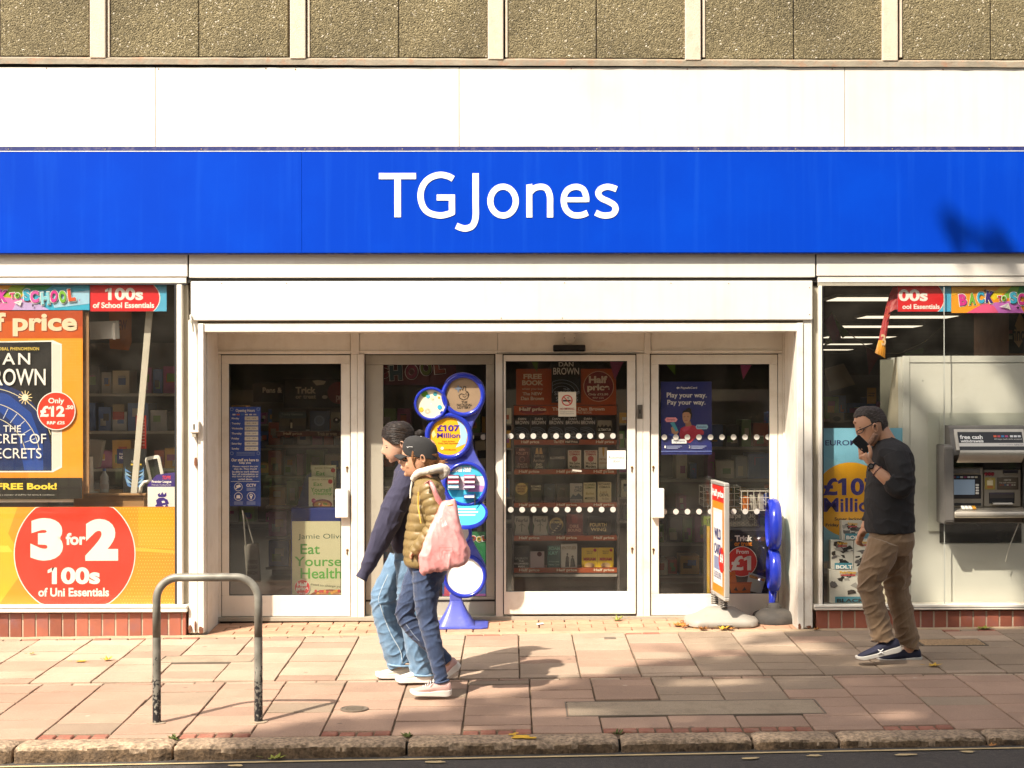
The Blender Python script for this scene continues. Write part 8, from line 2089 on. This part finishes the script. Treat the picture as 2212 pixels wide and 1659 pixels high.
shoe(w2, (811, 1462), (893, 1464), VF, CREAMS, PSOLE, 'cream trainer stepping forward', w=.047, flat_h=.032)
shoe(w2, (853.5, 1472), (930, 1472), VN - .02, CREAMS, PSOLE, 'cream trainer half behind the pink one', w=.047, flat_h=.032)

# ---------------------------------------------------------------- man with the phone
YM = -1.26
mn = thing('person', 'man in black long sleeved top and brown trousers speaking into his phone while walking', 'person', (PX(1920, YM), YM, gz(PX(1920, YM), YM)))
m = MB()
HEAD3 = [(881, 1864, 1893, .035, 0), (886, 1854, 1903, .06, 0), (896, 1848, 1911, .073, 0), (908, 1846.5, 1916, .079, 0), (921, 1848, 1917, .080, 0), (931, 1852, 1914, .077, 0), (941, 1857, 1908, .072, 0), (951, 1863, 1900, .064, 0), (959, 1870, 1894, .052, 0), (965, 1877, 1890, .032, 0)]
torso(m, HEAD3, YM, pw=2.15)
limb(m, [(1851, 921, YM, 3.0), (1853, 933, YM, 3.6), (1856, 940, YM, 4.2), (1862, 944, YM, 3.6)], seg=10, step=.004)
limb(m, [(1867, 948, YM - .02, 2.2), (1864.5, 949, YM, 2.7), (1867, 948, YM + .02, 2.2)], seg=8, step=.004)
limb(m, [(1871, 953.5, YM - .018, 2.3), (1868.5, 954.5, YM, 2.9), (1871, 953.5, YM + .018, 2.3)], seg=8, step=.004)
limb(m, [(1879, 962, YM - .014, 5), (1878, 963, YM, 5.6), (1879, 962, YM + .014, 5)], seg=10, step=.005)
limb(m, [(1848, 912, YM - .03, 3), (1847, 914, YM, 3.4), (1848, 912, YM + .03, 3)], seg=8, step=.005)
limb(m, [(1900, 930, YM, 21), (1912, 950, YM, 21), (1922, 972, YM, 25)], seg=18)
torso(m, [(960, 1893, 1945, .10, 0), (975, 1888, 1960, .19, 0), (1020, 1883, 1965, .18, 0), (1080, 1878, 1962, .165, 0), (1130, 1880, 1962, .16, 0), (1160, 1886, 1965, .165, 0), (1185, 1893, 1960, .14, 0)], YM)
MN, MF = YM - .095, YM + .095
limb(m, [(1914, 1172, MN, 22), (1890, 1230, MN, 18), (1880, 1256, MN, 15), (1908, 1380, MN, 12), (1900, 1402, MN, 9)]); limb(m, [(1932, 1172, MF, 22), (1939, 1280, MF, 16), (1965, 1395, MF, 12), (1955, 1416, MF, 9)])
limb(m, [(1938, 985, YM - .2, 18), (1950, 1055, YM - .235, 14), (1930, 1046, YM - .245, 14.5), (1908, 1029, YM - .235, 13), (1890, 1014, YM - .215, 9.6), (1882, 1006, YM - .205, 9)])
limb(m, [(1930, 985, YM + .2, 18), (1905, 1065, YM + .23, 13), (1878, 1120, YM + .2, 9.5), (1868, 1143, YM + .19, 9)])
# near hand round the phone: palm, four fingers behind the phone, thumb in front
YH1 = YM - .20
limb(m, [(1883, 1006, YH1, 9), (1877, 997, YH1, 12), (1871, 988, YH1, 13), (1866, 982, YH1, 11)], seg=16, flat=.62)
for k in range(4):
    o = .030 - .020*k
    finger(m, [(1868 - k*.5, 984 + 2.4*k, .016 - .003*k), (1861 - k*.2, 976 + 5*k, .022), (1858 + .5*k, 968 + 7*k, .012), (1863 + .8*k, 962.5 + 7.5*k, -.012)], [4.2, 4.0, 3.6, 3.0], YH1)
finger(m, [(1878, 994, -.014), (1881.5, 982, -.026), (1880.5, 970, -.026), (1876.5, 963, -.022)], [5, 4.6, 4.0, 3.2], YH1)
# far hand at his hip, loosely curled
YH2 = YM + .19
limb(m, [(1868, 1143, YH2, 9), (1863, 1153, YH2 - .01, 11), (1860, 1160, YH2 - .015, 10)], seg=14, flat=.6)
for k in range(4): finger(m, [(1860 + 1.5*k, 1160 + k, -.03 + .016*k), (1853 + 2*k, 1168 + 1.5*k, -.034 + .016*k), (1853 + 2.4*k, 1175 + k, -.034 + .016*k), (1859 + 2.4*k, 1177 + k, -.03 + .016*k)], [4.2, 4, 3.6, 3], YH2)
finger(m, [(1866, 1150, -.045), (1858, 1156, -.06), (1855, 1164, -.06), (1857, 1170, -.055)], [4.6, 4.4, 3.8, 3.2], YH2)
organic('body', m, SKIN_C, mn, .0042, 3)
m = MB(); c = PP(1891, 925, YM - .080); m.tube([c + Vector((.002 + .014*math.cos(t) - .004*math.sin(t), -.005 - .003*math.sin(t), .027*math.sin(t))) for t in [2*math.pi*i/16 for i in range(16)]], .006, 8, closed=True); m.ball(c + Vector((.002, .003, -.003)), .013, .007, .022); m.build('ear', SKIN_C, mn, smooth=True)
eye_parts(mn, 1860, 929, YM - .054, 1.4)
m = MB(); limb(m, [(1874, 948, YM - .032, .9), (1867, 951.5, YM - .012, 1.2), (1866, 952, YM, 1.0)], seg=6, step=.004); m.build('mouth', LIPM, mn)
m = MB(); limb(m, [(1867, 926, YM - .070, 1.0), (1856, 931, YM - .05, 1.0), (1852, 934, YM - .035, .9), (1856, 938, YM - .045, .8), (1865, 934, YM - .068, .8), (1867, 928, YM - .07, .9)], seg=6, step=.004); limb(m, [(1866, 927, YM - .071, 1.1), (1890, 915.5, YM - .083, 1.0)], seg=6); m.build('glasses', BLACKG, mn)
HAIR3 = hairmat('short_grey_brown_hair', (.03, .022, .018), flecks=1)
hair_shell(mn, HEAD3, YM, [(1840, 906), (1850, 905), (1860, 901), (1870, 904), (1876, 912), (1880, 927), (1886, 927), (1889, 914), (1899, 914), (1902, 934), (1912, 939), (1930, 941)], HAIR3, .0075, grain=(95, 95, 70))
# stubble shadow is in the skin of the jaw: a thin beard shell
m = MB(); limb(m, [(1893, 938, YM - .070, 7), (1886, 950, YM - .060, 7), (1879, 959, YM - .040, 6.5), (1876, 963, YM, 6.5), (1879, 959, YM + .04, 6.5), (1886, 950, YM + .06, 7), (1893, 938, YM + .07, 7)], seg=12, step=.006)
organic('beard', m, M('grey_stubble', (.24, .135, .088), .8, var=.3, vscale=60, bump=.4, bscale=200), mn, .004, 3)
BLK = cloth('black_cotton_jersey', (.013, .012, .013), 260, sheen=0)
m = MB()
torso(m, [(946, 1901, 1930, .062, 0), (952, 1895, 1943, .10, 0), (962, 1889, 1956, .165, 0), (980, 1884, 1968, .215, 0), (1010, 1879, 1973, .215, 0), (1045, 1874, 1974, .205, 0), (1080, 1870, 1973, .20, 0), (1115, 1871, 1973, .195, 0), (1140, 1872, 1975, .195, 0), (1149, 1873, 1976, .193, 0), (1151, 1876, 1973, .188, 0)], YM, skew=.02)
limb(m, [(1936, 982, YM - .20, 26), (1944, 1012, YM - .235, 27), (1950, 1040, YM - .25, 26), (1948, 1056, YM - .255, 24), (1936, 1052, YM - .258, 22), (1926, 1042, YM - .258, 19.5), (1921, 1037, YM - .255, 18.5)])
limb(m, [(1930, 982, YM + .20, 26), (1905, 1065, YM + .235, 20), (1882, 1112, YM + .215, 14), (1873, 1131, YM + .20, 12)])
organic('top', m, BLK, mn, .005, 2, disp=folds(.0055, 7, 11, -.9, ((PZ(1040, YM), .05, .9), (PZ(1140, YM), .04, .6))))
KHAKI = cloth('brown_chino_cotton', (.20, .128, .07), 330, var=.1)
m = MB()
torso(m, [(1138, 1880, 1968, .172, 0), (1155, 1880, 1973, .18, 0), (1175, 1880, 1975, .18, 0), (1200, 1888, 1966, .15, 0)], YM)
limb(m, [(1912, 1172, MN, 36), (1902, 1200, MN, 35), (1888, 1232, MN, 31), (1878, 1254, MN, 27), (1884, 1290, MN, 25.5), (1896, 1335, MN, 25), (1905, 1370, MN, 24.5), (1908, 1386, MN, 24)])
limb(m, [(1932, 1172, MF, 37), (1936, 1210, MF, 35), (1938, 1255, MF, 29), (1940, 1282, MF, 26), (1950, 1325, MF, 25), (1959, 1370, MF, 24), (1964, 1392, MF, 23), (1963, 1400, MF, 23)])
tr3 = organic('trousers', m, KHAKI, mn, .005, 1, disp=folds(.008, 5.5, 15, .75, ((PZ(1250, YM), .06, 1.1), (PZ(1385, YM), .04, 1.2), (PZ(1275, YM), .05, .5))))
NAVS, GSOL = M('navy_trainer_knit', (.012, .013, .035), .75, var=.15, bump=.3, bscale=220), M('pale_grey_sole', (.56, .53, .48), .5, var=.06)
sh = shoe(mn, (1851, 1429), (1947, 1409), MN - .02, NAVS, GSOL, 'navy trainer with its heel lifting', w=.048, h=.092)
m = MB()
p0 = PP(1903, 1410, MN - .075)
for (a, b_) in (((-.018, .014), (.018, .014)), ((-.018, -.016), (.018, -.016))): m.tube([p0 + Vector((a[0], .0, a[1])), p0 + Vector((0, -.001, a[1]*.25)), p0 + Vector((b_[0], .0, b_[1] + .004))], [.003, .005, .003], 6)
m.tube([p0 + Vector((-.016, 0, .010)), p0 + Vector((0, 0, .0)), p0 + Vector((.016, 0, -.008))], .003, 6); m.build('trainer_mark', CW, sh)
shoe(mn, (1895, 1432), (1990, 1433), MF, NAVS, GSOL, 'navy trainer flat on the pavement', w=.048, h=.092)
m = MB(); c = PP(1883, 1008, YM - .222); d_ = (PP(1894, 1017, YM - .22) - PP(1882, 1006, YM - .205)).normalized(); u_ = d_.orthogonal().normalized(); v_ = d_.cross(u_)
m.tube([PP(1885, 1010, YM - .209) + (u_*math.cos(t) + v_*math.sin(t))*.034 for t in [2*math.pi*i/20 for i in range(20)]], .007, 8, closed=True); wt = m.build('watch', BLACKG, mn, smooth=True)
m = MB(); m.lathe([(.019, 0), (.021, .008), (.018, .013), (.015, .0135)], PP(1882, 1008.5, YM - .235), 20, 'y'); m.build('watch_face', M('watch_black', (.02, .02, .022), .25), wt, smooth=True, angle=40)
m = MB(); m.lathe([(.012, .0136), (.012, .0142)], PP(1882, 1008.5, YM - .235), 20, 'y'); m.build('dial', M('watch_dial', (.10, .095, .09), .3), wt)
m = MB(); b0 = PP(1896, 1019.5, YM - .22)
for i in range(18):
    t = 2*math.pi*i/18; m.ball(b0 + (u_*math.cos(t) + v_*math.sin(t))*.037, .0058, seg=8, rings=6)
bl_ = m.build('bracelet', M('dark_red_bead', (.075, .018, .014), .3), mn, smooth=True); bl_['kind'] = 'stuff'
ph = thing('mobile_phone', 'black mobile phone held to the mouth of the walking man', 'phone', tuple(PP(1863, 962, YH1)))
a_ = (PP(1876, 974, YH1) - PP(1850, 949, YH1)).normalized(); nrm = Vector((a_.z*.35, -.93, -a_.x*.0 + .1)).normalized(); nrm = (nrm - a_*nrm.dot(a_)).normalized(); b2 = a_.cross(nrm).normalized()
cph = PP(1863.5, 961.5, YH1 - .012)
m = MB(); m.obox(cph, a_*.066, b2*.034, nrm*.0042); m.build('case', M('black_phone_case', (.012, .012, .014), .3), ph, bevel=.004, segs=2)
m = MB(); m.lathe([(.008, 0), (.008, .002), (.004, .0025)], cph - a_*.048 + b2*.016 + Vector((0, -.0045, 0)), 14, 'y'); m.build('camera', M('phone_lens', (.03, .03, .035), .1), ph)
